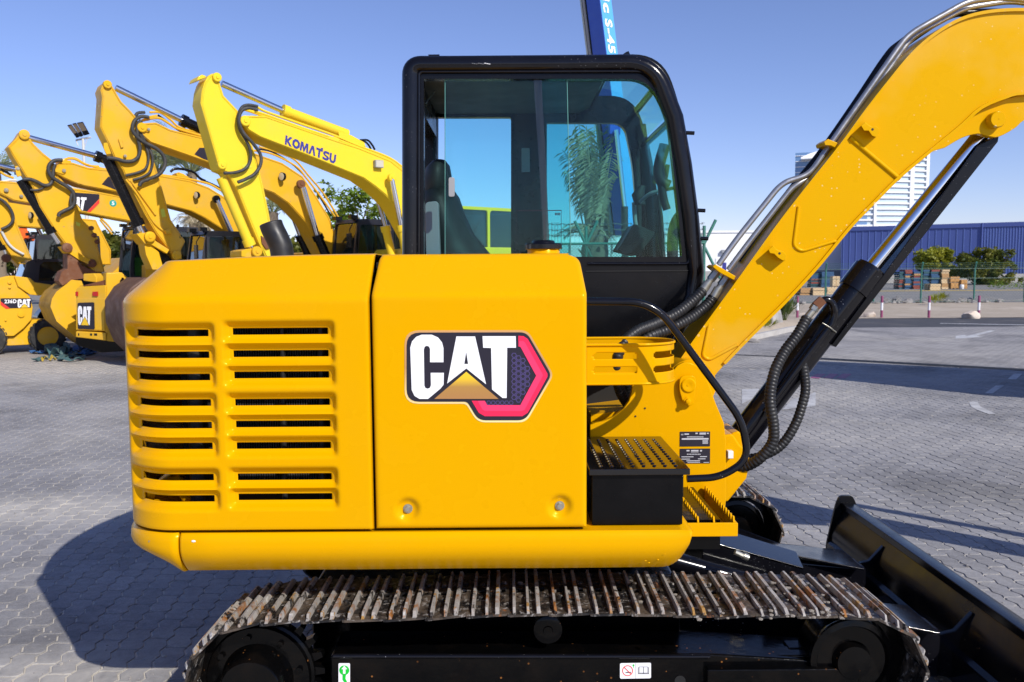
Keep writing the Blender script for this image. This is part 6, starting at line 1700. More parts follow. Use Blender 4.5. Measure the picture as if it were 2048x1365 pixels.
g = MB(); g.lathe([(.0, .05), (-.03, .05), (-.035, .03)], p45.P(245, 563, .0), p45.n, 10); g.cyl(p45.P(243, 566, -.01), p45.P(246, 556, -.02), .025, 6); g.obj('latch', M['black_oily'], ld)
rslab('tank', [(291, 530), (352, 530), (352, 610), (291, 610)], .0, .5, 'fleet_yellow', pl=p45)
rslab('tank_cap', rounded([(300, 525), (320, 525), (322, 530), (298, 530)], 2, 3), .1, .4, 'fleet_yellow', pl=p45)
for o in (.15, 1.0):
    rslab('track', rounded([(150, 690), (150, 672), (262, 672), (262, 702), (200, 706)], 6, 3), o, o + .3, 'black_oily')

def strap(pts, w, m, label, lift=.03):
    """a flat webbing band laid over ground points with folds"""
    P = spline([ground(x, y) for x, y in pts], 6); g = MB(); rings = []
    for i, p in enumerate(P):
        t = (P[min(i + 1, len(P) - 1)] - P[max(i - 1, 0)]); t.z = 0; t.normalize(); s = Vector((-t.y, t.x, 0)); tw = sin(i * .9) * .6
        c = p + Vector((0, 0, .014 + lift * (0.5 + .5 * sin(i * 1.3 + w * 40)))); a = s * (w * cos(tw)) + Vector((0, 0, w * .5 * sin(tw)))
        rings.append([c + a, c - a, c - a + Vector((0, 0, .012)), c + a + Vector((0, 0, .012))])
    g.loft(rings); o = g.obj('lifting_strap', M[m], None, smooth=60); return tag(o, label, 'strap', 'lifting straps lying on the paving')
strap([(64, 706), (80, 709), (92, 704), (112, 700), (150, 702), (188, 706), (170, 712), (140, 708)], .06, 'strap_blue', 'blue webbing strap trailing furthest left on the paving', .04)
strap([(96, 709), (106, 701), (118, 697), (130, 700), (136, 706), (122, 710), (108, 706), (116, 701), (132, 703), (126, 712), (104, 712), (94, 706), (112, 699)], .055, 'strap_teal', 'bunched grey green webbing strap heaped highest in the pile', .17)
strap([(68, 725), (90, 720), (118, 718), (140, 715), (166, 719), (148, 724), (120, 722), (150, 712), (166, 709), (140, 717), (104, 717)], .055, 'strap_teal', 'teal webbing strap in front of the heap with a yellow sleeve', .06)
strap([(84, 723.5), (98, 723), (112, 722)], .065, 'strap_yellow', 'short yellow sleeve band round the teal strap', .09)
strap([(140, 706), (160, 700), (186, 703), (176, 709), (150, 711), (158, 703), (182, 707), (168, 712)], .05, 'strap_blue', 'bright blue strap loop at the right end of the heap', .10)
# ------------------------------------------------------------------ road, verge and yard beyond on the right
RE = YARD_END
V0, V1 = ground(1800, 637).y, ground(1900, 606).y
sheet('road', [(4, RE), (300, RE), (300, V0), (4, V0)], -.006, 'asphalt')
sheet('verge', [(4, V0), (300, V0), (300, V1), (4, V1)], 0.006, 'sand')
def kerb(name, pts, w, h, m):
    g = MB(); rings = []
    for i, p in enumerate(pts):
        a = pts[max(0, i - 1)]; c = pts[min(len(pts) - 1, i + 1)]; t = Vector((c[0] - a[0], c[1] - a[1], 0)).normalized(); s = Vector((-t.y, t.x, 0)) * w / 2; p = Vector((p[0], p[1], 0))
        rings.append([p - s + Vector((0, 0, -.03)), p - s + Vector((0, 0, h)), p + s + Vector((0, 0, h)), p + s + Vector((0, 0, -.03))])
    g.loft(rings); return tag(g.obj(name, M[m], None, bevel=.01), kind='structure')
g = MB()
def flat_px(pts, z, m, name):
    g = MB(); f = [ground(x, y) for x, y in pts]; g.add([(p.x, p.y, z) for p in f], [tuple(range(len(f)))]); return tag(g.obj(name, M[m]), kind='structure')
Q = lambda pts: cv(1500, 640, 3.737, pts)
flat_px(Q([(1535, 142), (1540, 120), (1600, 114), (1622, 122), (1800, 80), (1830, 84), (1690, 122), (1745, 127), (1600, 140)]), .004, 'worn_white_line', 'painted_arrow')
flat_px(Q([(1925, 445), (1972, 405), (2035, 405), (1988, 447)]), .004, 'worn_white_line', 'painted_dash')
flat_px(Q([(1755, 550), (1838, 493), (1900, 493), (1812, 552)]), .004, 'worn_white_line', 'painted_dash')
flat_px(Q([(1638, 622), (1665, 612), (1700, 614), (1720, 648), (1835, 705), (1785, 708), (1690, 672), (1650, 648)]), .004, 'worn_white_line', 'painted_arrow')
flat_px(Q([(240, 675), (310, 600), (492, 543), (490, 648), (345, 662)]), .004, 'worn_white_line', 'painted_arrow')
flat_px(Q([(-60, 520), (70, 518), (20, 590), (-60, 630)]), .004, 'worn_white_line', 'painted_arrow')
flat_px([(1880, 646.5), (2048, 649.5), (2048, 650.5), (1880, 647.3)], -.002, 'worn_white_line', 'lane_line')
flat_px([(1640, 716), (2100, 741), (2100, 745.5), (1640, 719.5)], .003, 'dark_void', 'drain_slot')
flat_px([(1440, 708), (1560, 713.2), (1560, 714.6), (1440, 709.2)], .003, 'dark_void', 'drain_slot')
for x in (1620, 1646, 1672): flat_px([(x, 757), (x + 14, 748), (x + 32, 749), (x + 18, 758)], .004, 'bollard_maroon', 'painted_stone')
# planting island with a kerb
isl = [ground(x, y) for x, y in ((1380, 706), (1440, 694), (1500, 681), (1535, 673), (1575, 664), (1620, 657))]
kerb('kerb', [(p.x, p.y) for p in isl], .16, .13, 'kerb_concrete')
g = MB(); back = [Vector((p.x + 1.5, V0 - .2, 0)) for p in isl]
for i in range(len(isl)):
    g.v += [tuple(isl[i] + Vector((.02, .1, .10))), tuple(isl[i] + Vector((.4, 1.2, .22))), tuple(back[i] + Vector((0, 0, .02)))]
for i in range(len(isl) - 1):
    for k in range(2): g.f.append((i * 3 + k, i * 3 + k + 1, i * 3 + k + 4, i * 3 + k + 3)); g.m.append(0)
tag(g.obj('island_sand', M['sand'], None, smooth=60), kind='structure')
# stones
def rock(name, c, r, sq, seed, m):
    R_ = random.Random(seed); bm = bmesh.new(); bmesh.ops.create_icosphere(bm, subdivisions=3, radius=1)
    pl_ = [(Vector((R_.uniform(-1, 1), R_.uniform(-1, 1), R_.uniform(-.6, 1))).normalized(), R_.uniform(.55, .85)) for _ in range(12)]
    for v in bm.verts:
        p = v.co.copy()
        for n_, d in pl_:
            e = p.dot(n_)
            if e > d: p -= n_ * (e - d) * .9
        p *= 1 + .05 * sin(p.x * 9 + seed) * sin(p.y * 8)
        v.co = Vector((p.x * r * sq[0], p.y * r * sq[1], max(p.z, -.5) * r * sq[2] + r * sq[2] * .4))
    me = bpy.data.meshes.new(name); bm.to_mesh(me); bm.free(); me.materials.append(M[m]); o = bpy.data.objects.new(name, me); COL.objects.link(o); o.location = c; me.shade_smooth(); me.set_sharp_from_angle(angle=radians(28)); return o
for k, (px, py, r, sq, lab) in enumerate(((1606, 634, .34, (1.1, .8, .75), 'pale pinkish boulder beside the leftmost striped bollard'), (1737, 634, .42, (1.2, .8, .75), 'pale pinkish boulder half hidden by the black cylinder'), (1942, 637, .52, (1.25, .8, .75), 'largest pale boulder, in front of the rightmost striped bollard'))):
    tag(rock('boulder', ground(px, py), r * .52, sq, 11 + k, 'boulder'), lab, 'rock', 'boulders on the sandy verge')
tag(rock('boulder', ground(1550, 662) + Vector((0, .5, .1)), .5, (.8, .7, 1.1), 31, 'grey_stone'), 'grey upright stone beside the green shrub on the kerbed island', 'rock')
tag(rock('boulder', ground(1527, 664) + Vector((0, .3, .1)), .25, (1, .8, .7), 32, 'grey_stone'), 'low grey stone left of the upright one on the kerbed island', 'rock')
tag(rock('boulder', ground(1503, 684) + Vector((0, -.1, 0)), .16, (1.2, .8, .5), 33, 'grey_stone'), 'small dark stone lying against the pale kerb', 'rock')
# rubble under the fence
rr_ = random.Random(5); g = MB()
for k in range(150):
    x = rr_.uniform(14, 42); y = V1 + rr_.uniform(-.7, .5); r = rr_.uniform(.05, .2) * (1.6 if rr_.random() < .12 else 1)
    b = len(g.v); g.ball((x, y, r * .3), r, 6, 4, (rr_.uniform(.8, 1.6), rr_.uniform(.7, 1.2), rr_.uniform(.5, .9)))
    for i in range(b, len(g.v)): v = Vector(g.v[i]); g.v[i] = tuple(v + Vector((rr_.uniform(-1, 1), rr_.uniform(-1, 1), rr_.uniform(-1, 1))) * r * .2)
tag(g.obj('rubble', M['grey_stone']), kind='stuff')
# striped bollards
def bollard(px, lab):
    p = ground(px, 636); H = .78; r = .044
    b = empty('bollard', p, lab, 'bollard', 'striped bollards along the road')
    g = MB(); g.lathe([(0, r), (.27, r)], p, (0, 0, 1), 14); g.obj('band', M['bollard_maroon'], b, smooth=40)
    g = MB(); g.lathe([(.27, r * .985), (.54, r * .985)], p, (0, 0, 1), 14); g.obj('band', M['bollard_white'], b, smooth=40)
    g = MB(); g.lathe([(.54, r), (.76, r), (.78, r * .9), (.785, .001)], p, (0, 0, 1), 14); g.obj('band', M['bollard_maroon'], b, smooth=40)
for px, lab in ((1594.5, 'maroon and white bollard seen just under the boom, left of all'), (1763, 'maroon and white bollard just right of the black boom cylinder'), (1857.5, 'maroon and white bollard standing alone between two fence posts'), (1957, 'maroon and white bollard right behind the largest boulder')): bollard(px, lab)
# chain link fence
fr_ = empty('chain_link_fence', (27, V1, 0), 'green chain link fence with barbed wire behind the sandy verge', 'fence')
posts = [ground(px, 606).x for px in (1520, 1634, 1735, 1836, 1952, 2064, 2176)]
H = 1.7
for x in posts:
    g = MB(); g.tube(fillet_path([(x, V1, 0), (x, V1, H), (x - .05, V1 - .22, H + .32)], .1, 4), .042, 10); g.obj('post', M['green_post_paint'], fr_, smooth=60)
g = MB(); x0, x1 = posts[0], posts[-1]
for z in (.08, H * .72, H): g.cyl((x0, V1 - .045, z), (x1, V1 - .045, z), .012, 5)
for k in range(3): g.cyl((x0, V1 - .06 - .07 * k, H + .08 + .1 * k), (x1, V1 - .06 - .07 * k, H + .08 + .1 * k), .008, 4)
g.obj('wire', M['mesh_wire'], fr_); tag(fr_.children[-1], kind='stuff')
g = MB(); n = int((x1 - x0 + H) / .16)
for i in range(n):
    for s in (1, -1):
        xa = x0 - H + i * .16; xb = xa + H; za, zb_ = (0.05, H) if s > 0 else (H, .05)
        t0 = max(0, (x0 - xa) / H); t1 = min(1, (x1 - xa) / H)
        if t1 <= t0: continue
        g.cyl((xa + H * t0, V1 - .05, za + (zb_ - za) * t0), (xa + H * t1, V1 - .05, za + (zb_ - za) * t1), .0028, 3)
tag(g.obj('wire_mesh', M['mesh_wire'], fr_), kind='stuff')
g = MB()
for a, b in zip(posts[2:-1], posts[3:]):
    g.tube([Vector((a + (b - a) * t, V1 - .9, .12 + .25 * (2 * t - 1) ** 2)) for t in [i / 12 for i in range(13)]], .012, 5)
tag(g.obj('loose_wire', M['galvanised_wire']), 'thin dark wires sagging along the foot of the green fence', 'wire')
# far yard: painted line
yl = ground(1800, 582).y
mat('yellow_line', (0.62, 0.42, 0.05), .7)
sheet('yellow_line', [(28, yl), (44, yl), (44, yl + 1.3), (28, yl + 1.3)], -.026, 'yellow_line')

# pallets and cartons in the far yard
def pal_mesh(g, w, d, h):
    for k in range(3): g.box(-w / 2, w / 2, -d / 2 + k * (d - .12) / 2, -d / 2 + .12 + k * (d - .12) / 2, .02, h - .03)
    g.box(-w / 2, w / 2, -d / 2, d / 2, h - .03, h); g.box(-w / 2, w / 2, -d / 2, -d / 2 + .1, 0, .02)
protos = {}
def stack(px0, px1, py0, py1, cols, lab, h=.155):
    Y = ground((px0 + px1) / 2, py1).y; a, b = at(px0, py1, Y), at(px1, py0, Y); w = b.x - a.x; n = max(1, int(round((b.z - 0) / h)))
    root = empty('pallet_stack', ((a.x + b.x) / 2, Y + .5, -.03), lab, 'pallets', 'pallet stacks in the far yard')
    for k in range(n):
        m = cols[rr_.randrange(len(cols))]; key = (m, round(w, 1))
        if key not in protos:
            g = MB(); pal_mesh(g, w, 1.0, h); o = g.obj('pallet', M[m]); me = o.data; bpy.data.objects.remove(o); protos[key] = me
            for v in me.vertices: v.co.z += 0
        o = bpy.data.objects.new('pallet', protos[key]); COL.objects.link(o); o.parent = root; o.location = (rr_.uniform(-.03, .03), rr_.uniform(-.05, .05), k * (h + .005)); o.rotation_euler = (0, 0, rr_.uniform(-.03, .03))
bl, rd, tl, wd, pw = 'pallet_blue', 'pallet_red', 'pallet_teal', 'pallet_wood', 'pale_wood'
for a in ((1798, 1808, 545, 578, [tl, tl, rd], 'dark teal pallet stack at the left end of the row'), (1810, 1825, 542, 578, [bl, bl, rd, wd], 'blue pallet stack topped with orange boards, beside the dark teal one'), (1827, 1844, 543, 578, [rd, wd, bl, bl], 'red and tan pallet stack just behind a green fence post'),
          (1846, 1860, 541, 578, [tl, bl, tl], 'dark blue pallet stack behind the low pile of bare pallets'), (1862, 1880, 540, 578, [bl, bl, tl, rd], 'blue pallet stack with red blocks next to the bare wood stack'), (1883, 1899, 539, 578, [wd, wd, pw], 'tall bare wood pallet stack at the right end of the row'), (1861, 1882, 570, 580, [pw], 'low pile of bare pallets in front of the blue stacks'),
          (1600, 1622, 574, 590, [pw, wd], 'low heap of bare pallets seen under the boom, on the left'), (1626, 1650, 578, 590, [pw, wd], 'low heap of bare pallets beside the fence post under the boom'), (1655, 1678, 576, 588, [pw], 'low heap of pale pallets next to the black cylinder'),
          (1622, 1640, 546, 574, [bl, rd, tl], 'mixed red and blue rack stack in front of the white building'), (1643, 1668, 545, 574, [bl, rd, tl], 'wide blue rack stack in front of the white building')): stack(*a)
def carton(px0, px1, py0, py1, lab, m='carton', Y=None):
    Y = Y or ground((px0 + px1) / 2, 578).y; a, b = at(px0, py1, Y), at(px1, py0, Y); w = b.x - a.x
    r = empty('carton', ((a.x + b.x) / 2, Y + w / 2, max(a.z, -.03)), lab, 'box', 'wooden boxes in the far yard'); z0 = max(a.z, -.03)
    g = MB(); g.box(a.x, b.x, Y, Y + w, z0 + .06, b.z); g.obj('panel', M[m], r, bevel=.02)
    g = MB(); g.box(a.x + w * .47, a.x + w * .53, Y - .012, Y, z0 + .08, b.z - .02); g.obj('batten', M['pallet_wood'], r)
    g = MB()
    for k in range(3): g.box(a.x + k * (w - .14) / 2, a.x + .14 + k * (w - .14) / 2, Y, Y + w, z0, z0 + .06)
    g.obj('skid', M['pallet_wood'], r)
for a in ((1902, 1919.5, 566, 578, 'lower wooden box of the pair beside the bare pallet stack'), (1901, 1920, 554, 565.6, 'upper wooden box of the pair beside the bare pallet stack'), (1923, 1935, 569.5, 578, 'lower small wooden box right of the white drum'), (1922.5, 1935, 560, 569.2, 'upper small wooden box right of the white drum'), (1665, 1680, 553, 574, 'pale crate against the white building', 'pale_wood')): carton(*a[:5], *(a[5:]))
p = ground(1923.5, 579); g = MB(); g.lathe([(0, .13), (.02, .15), (.3, .16), (.36, .13), (.38, .06), (.39, .001)], p, (0, 0, 1), 16); tag(g.obj('drum', M['white_plastic'], None, smooth=50), 'white plastic drum between the stacked wooden boxes', 'drum')

# ------------------------------------------------------------------ buildings
def bldg(name, lab): return empty(name, (0, 0, 0), lab, 'building')
pw_ = PL(at(1681, 560, 112).x, 112, radians(-32))
bw = empty('warehouse', pw_.W(20, 0, 3), 'long blue corrugated warehouse on the right behind the trees', 'building')
def aof(px, pl=pw_, py=500): return (pl.P(px, py) - pl.o).dot(pl.u)
a1 = aof(2300); zt0 = pw_.P(1760, 453).z
g = MB(); f = [pw_.W(0, -.1), pw_.W(a1, -.1), pw_.W(a1, zt0), pw_.W(0, zt0)]; g.prism(f, [q + pw_.n * 20 for q in f]); g.obj('wall', M['blue_cladding'], bw)
g = MB(); f = [pw_.W(-.1, zt0 - .5, -.12), pw_.W(a1, zt0 - .5, -.12), pw_.W(a1, zt0 + .02, -.12), pw_.W(-.1, zt0 + .02, -.12)]; g.prism(f, [q + pw_.n * .12 for q in f]); g.obj('eaves', M['blue_cladding'], bw)
am = aof(1963)
ribs = [0.25 + .78 * i for i in range(int(am / .78))]
rib = None
for a in ribs:
    if rib is None:
        g = MB(); f = [pw_.W(0, 0, -.05), pw_.W(.07, 0, -.05), pw_.W(.07, zt0 - .5, -.05), pw_.W(0, zt0 - .5, -.05)]; g.prism(f, [q + pw_.n * .05 for q in f]); rib = g.obj('rib', M['blue_rib'], bw); base_l = rib.location.copy(); o = rib
    else:
        o = rib.copy(); COL.objects.link(o)
    o.location = base_l + pw_.u * a
g = MB(); a = am + .25
while a < a1:
    f = [pw_.W(a, 0, -.04), pw_.W(a + .1, 0, -.04), pw_.W(a + .1, zt0 - .5, -.04), pw_.W(a, zt0 - .5, -.04)]; g.prism(f, [q + pw_.n * .04 for q in f]); a += .3
tag(g.obj('ribs', M['blue_rib'], bw), kind='stuff')
g = MB(); g.cyl(pw_.W(am, 0, -.1), pw_.W(am, zt0, -.1), .09, 8); g.obj('downpipe', M['blue_cladding'], bw)
yw = 96.0
g = MB(); x0, x1 = at(1690, 560, yw).x, at(2300, 560, yw).x; g.box(x0, x1, yw, yw + .3, -.05, at(1900, 549, yw).z)
tag(g.obj('boundary_wall', M['grey_render']), 'low grey rendered wall in front of the blue warehouse', 'wall')
Yh = 118; x0, x1 = at(1330, 500, Yh).x, at(1684, 500, Yh).x
wh = empty('warehouse', ((x0 + x1) / 2, Yh + 8, 0), 'plain white warehouse seen under and left of the boom', 'building')
g = MB(); g.box(x0, x1, Yh, Yh + 15, -.1, at(1450, 463, Yh).z); g.obj('wall', M['white_cladding'], wh)
g = MB(); g.box(x0 - .1, x1 + .1, Yh - .15, Yh, at(1450, 466, Yh).z, at(1450, 461.5, Yh).z); g.obj('eaves', M['white_cladding'], wh)
g = MB(); a, b = at(1400, 541, Yh), at(1660, 585, Yh); g.box(x0, x1, Yh - .06, Yh, -.05, at(1500, 542, Yh).z); g.obj('plinth', M['grey_render'], wh)
g = MB(); a, b = at(1431, 517, Yh), at(1447, 542, Yh); g.box(a.x, b.x, Yh - .1, Yh, b.z, a.z); dr = g.obj('door', M['white_plastic'], wh); g = MB(); g.box(b.x - .2, b.x + .35, Yh - .14, Yh - .1, b.z, a.z - .6); g.obj('post', M['blue_print'], dr)
g = MB(); a = at(1446, 503, Yh); g.box(a.x - .3, a.x + .3, Yh - .6, Yh - .1, a.z - .25, a.z + .2); g.obj('wall_lamp', M['grey_trim'], wh, bevel=.05)
# tower
Yt_ = 480.0
def tx(px): return at(px, 400, Yt_).x
def tz(py): return at(1720, py, Yt_).z
tw = empty('office_tower', ((tx(1590) + tx(1853)) / 2, Yt_ + 20, 0), 'distant rounded glass office tower with white floor bands', 'building')
def arc_plan(x0, x1, bulge, n=14): return [(x0 + (x1 - x0) * i / n, Yt_ - bulge * sin(pi * i / n)) for i in range(n + 1)]
ap = arc_plan(tx(1589), tx(1852), 9)
def slab_z(plan_, z0, z1, grow=0.0):
    cx = sum(p[0] for p in plan_) / len(plan_); pl = [(cx + (x - cx) * (1 + grow * .02), y - grow) for x, y in plan_]
    lo = [Vector((x, y, z0)) for x, y in pl] + [Vector((pl[-1][0] - 4, Yt_ + 40, z0)), Vector((pl[0][0] * 1.10, Yt_ + 40, z0))]; return lo, [Vector((p.x, p.y, z1)) for p in lo]
ztop = tz(306)
g = MB(); g.loft(list(slab_z(ap, 0, ztop))); g.obj('glass_front', M['tower_glass'], tw)
lp = [p for p in ap if p[0] < tx(1735)]
g = MB(); g.loft(list(slab_z(lp, tz(465), ztop, .5))); g.obj('blue_glass', M['tower_blue_glass'], tw)
fh = (tz(310) - tz(455)) / 13.2; bm_ = None
for k in range(18):
    z = ztop - fh * (k + .55)
    if z < 3: break
    if bm_ is None:
        g = MB(); g.loft(list(slab_z([p for p in ap if p[0] > tx(1690)], z, z + fh * .3, 1.0))); bm_ = g.obj('floor_band', M['tower_white'], tw); o = bm_; zb0 = z; l0 = o.location.copy()
    else:
        o = bm_.copy(); COL.objects.link(o)
    o.location = l0 + Vector((0, 0, z - zb0))
for px, w in ((1735.5, 1.4), (1814.5, 2.2), (1851.5, 1.6)):
    g = MB(); x = tx(px); yy = Yt_ - 9 * sin(pi * (x - ap[0][0]) / (ap[-1][0] - ap[0][0])) - 1.6; g.box(x - w / 2, x + w / 2, yy, yy + 1.5, 0, ztop + .5); g.obj('fin', M['tower_white'], tw)
sl_ = None
for k in range(18):
    z = ztop - fh * (k + .6)
    if z < 3: break
    if sl_ is None:
        g = MB(); g.loft(list(slab_z(lp, z, z + fh * .1, .9))); sl_ = g.obj('window_sill', M['tower_white'], tw); o = sl_; zb0 = z; l1 = o.location.copy()
    else:
        o = sl_.copy(); COL.objects.link(o)
    o.location = l1 + Vector((0, 0, z - zb0))
rf = [(tx(1588), tz(319)), (tx(1606), tz(311)), (tx(1630), tz(304)), (tx(1670), tz(298)), (tx(1720), tz(295)), (tx(1790), tz(296)), (tx(1853), tz(301)), (tx(1853), tz(308)), (tx(1588), tz(322))]
g = MB(); f = [Vector((x, Yt_ - 10, z)) for x, z in rf]; g.prism(f, [Vector((p.x * 1.075 if p.x < tx(1700) else p.x - 3, p.y + 35, p.z)) for p in f]); g.obj('roof', M['tower_white'], tw)

# unseen caster of the paving's shadow, shaped as a box truck outside the right edge
tp = PL(8.64, 12.7, radians(-31)); trk = empty('shadow_truck', tp.W(3, 0, -1.2), 'unseen shadow caster shaped as a white box truck, out of frame on the right', 'truck')
def tb_(s0, s1, o0, o1, z0, z1, nm, m, par=trk, bv=.03):
    g = MB(); f = [tp.W(s0, z0, o0), tp.W(s1, z0, o0), tp.W(s1, z1, o0), tp.W(s0, z1, o0)]; g.prism(f, [p + tp.n * (o1 - o0) for p in f]); return g.obj(nm, M[m], par, bevel=bv)
tb_(0, 5, -2.4, 0, .9, 3.2, 'cargo_box', 'white_cladding'); tb_(0.1, 6.8, -1.7, -.7, .55, .88, 'chassis', 'black_oily'); tb_(5.15, 6.9, -2.3, -.1, .6, 2.6, 'cab', 'white_cladding', bv=.15)
tb_(5.6, 6.4, -2.33, -2.3, 1.6, 2.3, 'side_pane', 'dark_glass', bv=0)
for s in (1.0, 6.0):
    for o in (-2.35, -.35):
        g = MB(); g.lathe([(0, .3), (0, .44), (.03, .48), (.25, .48), (.28, .44), (.28, .3)], tp.W(s, .48, o), tp.n, 24); g.obj('wheel', M['tyre_rubber'], trk, smooth=35)
# ------------------------------------------------------------------ trees and plants
def leaves(g, clumps, n, size, R_, flat=.0, droop=.3):
    for c, r in clumps:
        c = Vector(c)
        for k in range(n):
            d = Vector((R_.gauss(0, 1), R_.gauss(0, 1), R_.gauss(0, 1))).normalized() * (r * (R_.random() ** .45))
            p = c + Vector((d.x, d.y, d.z * .85)); a = Vector((R_.uniform(-1, 1), R_.uniform(-1, 1), R_.uniform(-.8, .5))).normalized()
            b = a.cross(Vector((R_.uniform(-1, 1), R_.uniform(-1, 1), R_.uniform(-1, 1)))).normalized(); s = size * R_.uniform(.6, 1.3)
            g.add([p - a * s, p - b * s * .45, p + a * s, p + b * s * .45], [(0, 1, 2, 3)])
def trunk(g, base, tips, r, R_):
    base = Vector(base)
    for t in tips:
        t = Vector(t); m = base.lerp(t, .5) + Vector((R_.uniform(-.2, .2), R_.uniform(-.2, .2), .1)); P = spline([base, m, t], 4); g.tube(P, [r * (1 - .8 * i / (len(P) - 1)) for i in range(len(P))], 6)
def tree(name, lab, env, Y, base_px, n_cl, n_leaf, size, leafm, seed, depth, rc, group=None):
    """env: crown outline in the picture, filled with leaf clumps of radius rc over the given depth"""
    R_ = random.Random(seed); pts = [at(x, y, Y) for x, y in env]
    def inside(x, z):
        c = False
        for i in range(len(pts)):
            a, b = pts[i], pts[i - 1]
            if (a.z > z) != (b.z > z) and x < (b.x - a.x) * (z - a.z) / (b.z - a.z) + a.x: c = not c
        return c
    xs = [p.x for p in pts]; zs = [p.z for p in pts]; cl = []
    while len(cl) < n_cl:
        x, z = R_.uniform(min(xs), max(xs)), R_.uniform(min(zs), max(zs))
        if inside(x, z): cl.append((Vector((x, Y + R_.uniform(-depth, depth), z)), rc * R_.uniform(.6, 1.25)))
    bx = at(*base_px, Y).x; root = empty(name, (bx, Y, 0), lab, 'tree', group)
    g = MB(); leaves(g, cl, n_leaf, size, R_); tag(g.obj('crown', M[leafm], root), kind=None)
    g = MB(); g.tube([(bx, Y, -.03), (bx + .03, Y, (min(zs) + .0) * .6 + .3)], [max(.08, depth * .07), max(.06, depth * .05)], 8)
    trunk(g, (bx, Y, min(zs) * .5 + .2), [c for c, r in cl[:14]], max(.05, depth * .04), R_); g.obj('trunk', M['bark'], root, smooth=50)
    return root
tree('broadleaf_tree', 'bright green leafy tree rising behind the black cab of a parked excavator', [(652, 372), (662, 366), (675, 372), (690, 366), (700, 382), (715, 392), (732, 378), (745, 376), (765, 390), (790, 420), (800, 460), (790, 500), (680, 500), (655, 440), (660, 405), (648, 392)], 27, (720, 520), 85, 46, .085, 'leaf_bright', 3, 1.1, .30)
tree('broadleaf_tree', 'rounded olive green tree behind the pallet stacks', [(1838, 540), (1836, 525), (1845, 508), (1856, 504), (1862, 514), (1868, 500), (1876, 495), (1888, 499), (1897, 505), (1900, 522), (1912, 528), (1912, 548), (1900, 556), (1850, 548)], 89, (1878, 575), 150, 60, .16, 'leaf_olive', 4, 1.8, .42, 'trees in front of the blue warehouse')
tree('broadleaf_tree', 'wider darker tree on the right in front of the blue warehouse', [(1926, 530), (1930, 510), (1938, 507), (1945, 516), (1957, 505), (1970, 498), (1980, 500), (1990, 506), (2003, 500), (2005, 512), (2018, 520), (2026, 532), (2015, 540), (2024, 552), (2018, 570), (1960, 574), (1945, 555), (1930, 550)], 85, (1975, 575), 170, 55, .17, 'leaf_dark', 5, 1.8, .45, 'trees in front of the blue warehouse')
# low bright growth near the second tree
R_ = random.Random(9); g = MB(); Y = ground(1990, 577).y
leaves(g, [(at(x, y, Y + R_.uniform(0, 2)), .5) for x, y in ((1985, 570), (1995, 569), (2005, 571), (2030, 573), (2042, 572), (2055, 573))], 45, .10, R_)
tag(g.obj('weed_patch', M['leaf_bright']), kind='stuff')
# shrub on the island: blades from one root
def shrub(px, py, Y, lab, w, h, n, m, seed):
    R_ = random.Random(seed); b = at(px, py, Y); b.z = .12; g = MB()
    for k in range(n):
        a = R_.uniform(0, 2 * pi); t = R_.random() ** .6; st = b + Vector((cos(a), sin(a), 0)) * .12 * w; tip = b + Vector((cos(a) * w * t, sin(a) * w * t, h * R_.uniform(.55, 1.0) * (1 - .25 * t)))
        side = Vector((-sin(a), cos(a), 0)) * .022; m1 = st.lerp(tip, .55) + Vector((0, 0, h * .12))
        for q in (.45, .65, .85, 1.0):
            c = st.lerp(tip, q); l = (tip - st).normalized() * .22 + Vector((R_.uniform(-.12, .12), R_.uniform(-.12, .12), R_.uniform(-.03, .1))); g.add([c - side, c + l * .5 - side * .9, c + l, c + l * .5 + side], [(0, 1, 2, 3)])
        g.add([st - side * .2, st + side * .2, m1 + side * .15, tip, m1 - side * .15], [(0, 1, 2, 3, 4)])
    o = g.obj('shrub', M[m]); return tag(o, lab, 'plant')
shrub(1568, 645, ground(1568, 650).y, 'green narrow leaved shrub beside the grey stone on the kerbed island', .5, .75, 70, 'leaf_oleander', 2)
for px, py, s in ((1870, 611, 1), (1884, 606, 2), (1530, 668, 3)):
    shrub(px, py, ground(px, py).y, ('small dry weed on the sand left of the lone bollard' if s == 1 else 'tiny weed at the foot of the fence' if s == 2 else 'tiny green weed in the island sand near the kerb'), .3, .25, 24, 'leaf_olive', s)

# palms -------------------------------------------------------------
def frond(g, base, dirv, length, droop, R_, leafl, lw, n=22, hang=.12, close=0.6):
    P = []; p = Vector(base); d = Vector(dirv).normalized(); seg = length / 10
    for i in range(11):
        P.append(p.copy()); p = p + d * seg; d = (d + Vector((0, 0, -droop * (i / 10)))).normalized()
    g.mi = 0; g.tube(P, [.022 * (1 - .8 * i / 10) + .003 for i in range(11)], 4)
    for k in range(n):
        t = .22 + .78 * k / n; i = min(9, int(t * 10)); c = P[i].lerp(P[i + 1], t * 10 - i); ax = (P[i + 1] - P[i]).normalized()
        s = ax.cross(Vector((0, 0, 1)));
        if s.length < .05: s = Vector((1, 0, 0))
        s.normalize()
        for sg in (1, -1):
            l = leafl * (1 - .55 * abs(t - .5)) * R_.uniform(.8, 1.15); dd = (s * sg * close + ax * (.75 - .55 * min(1, hang * 1.3)) + Vector((R_.uniform(-.1, .1), 0, -hang + R_.uniform(-.15, .15)))).normalized(); e = c + dd * l + Vector((0, 0, -l * .12)); wv = ax * lw
            g.add([c - wv * .5, c + dd * l * .5 - wv, e, c + dd * l * .5 + wv], [(0, 1, 2, 3)])
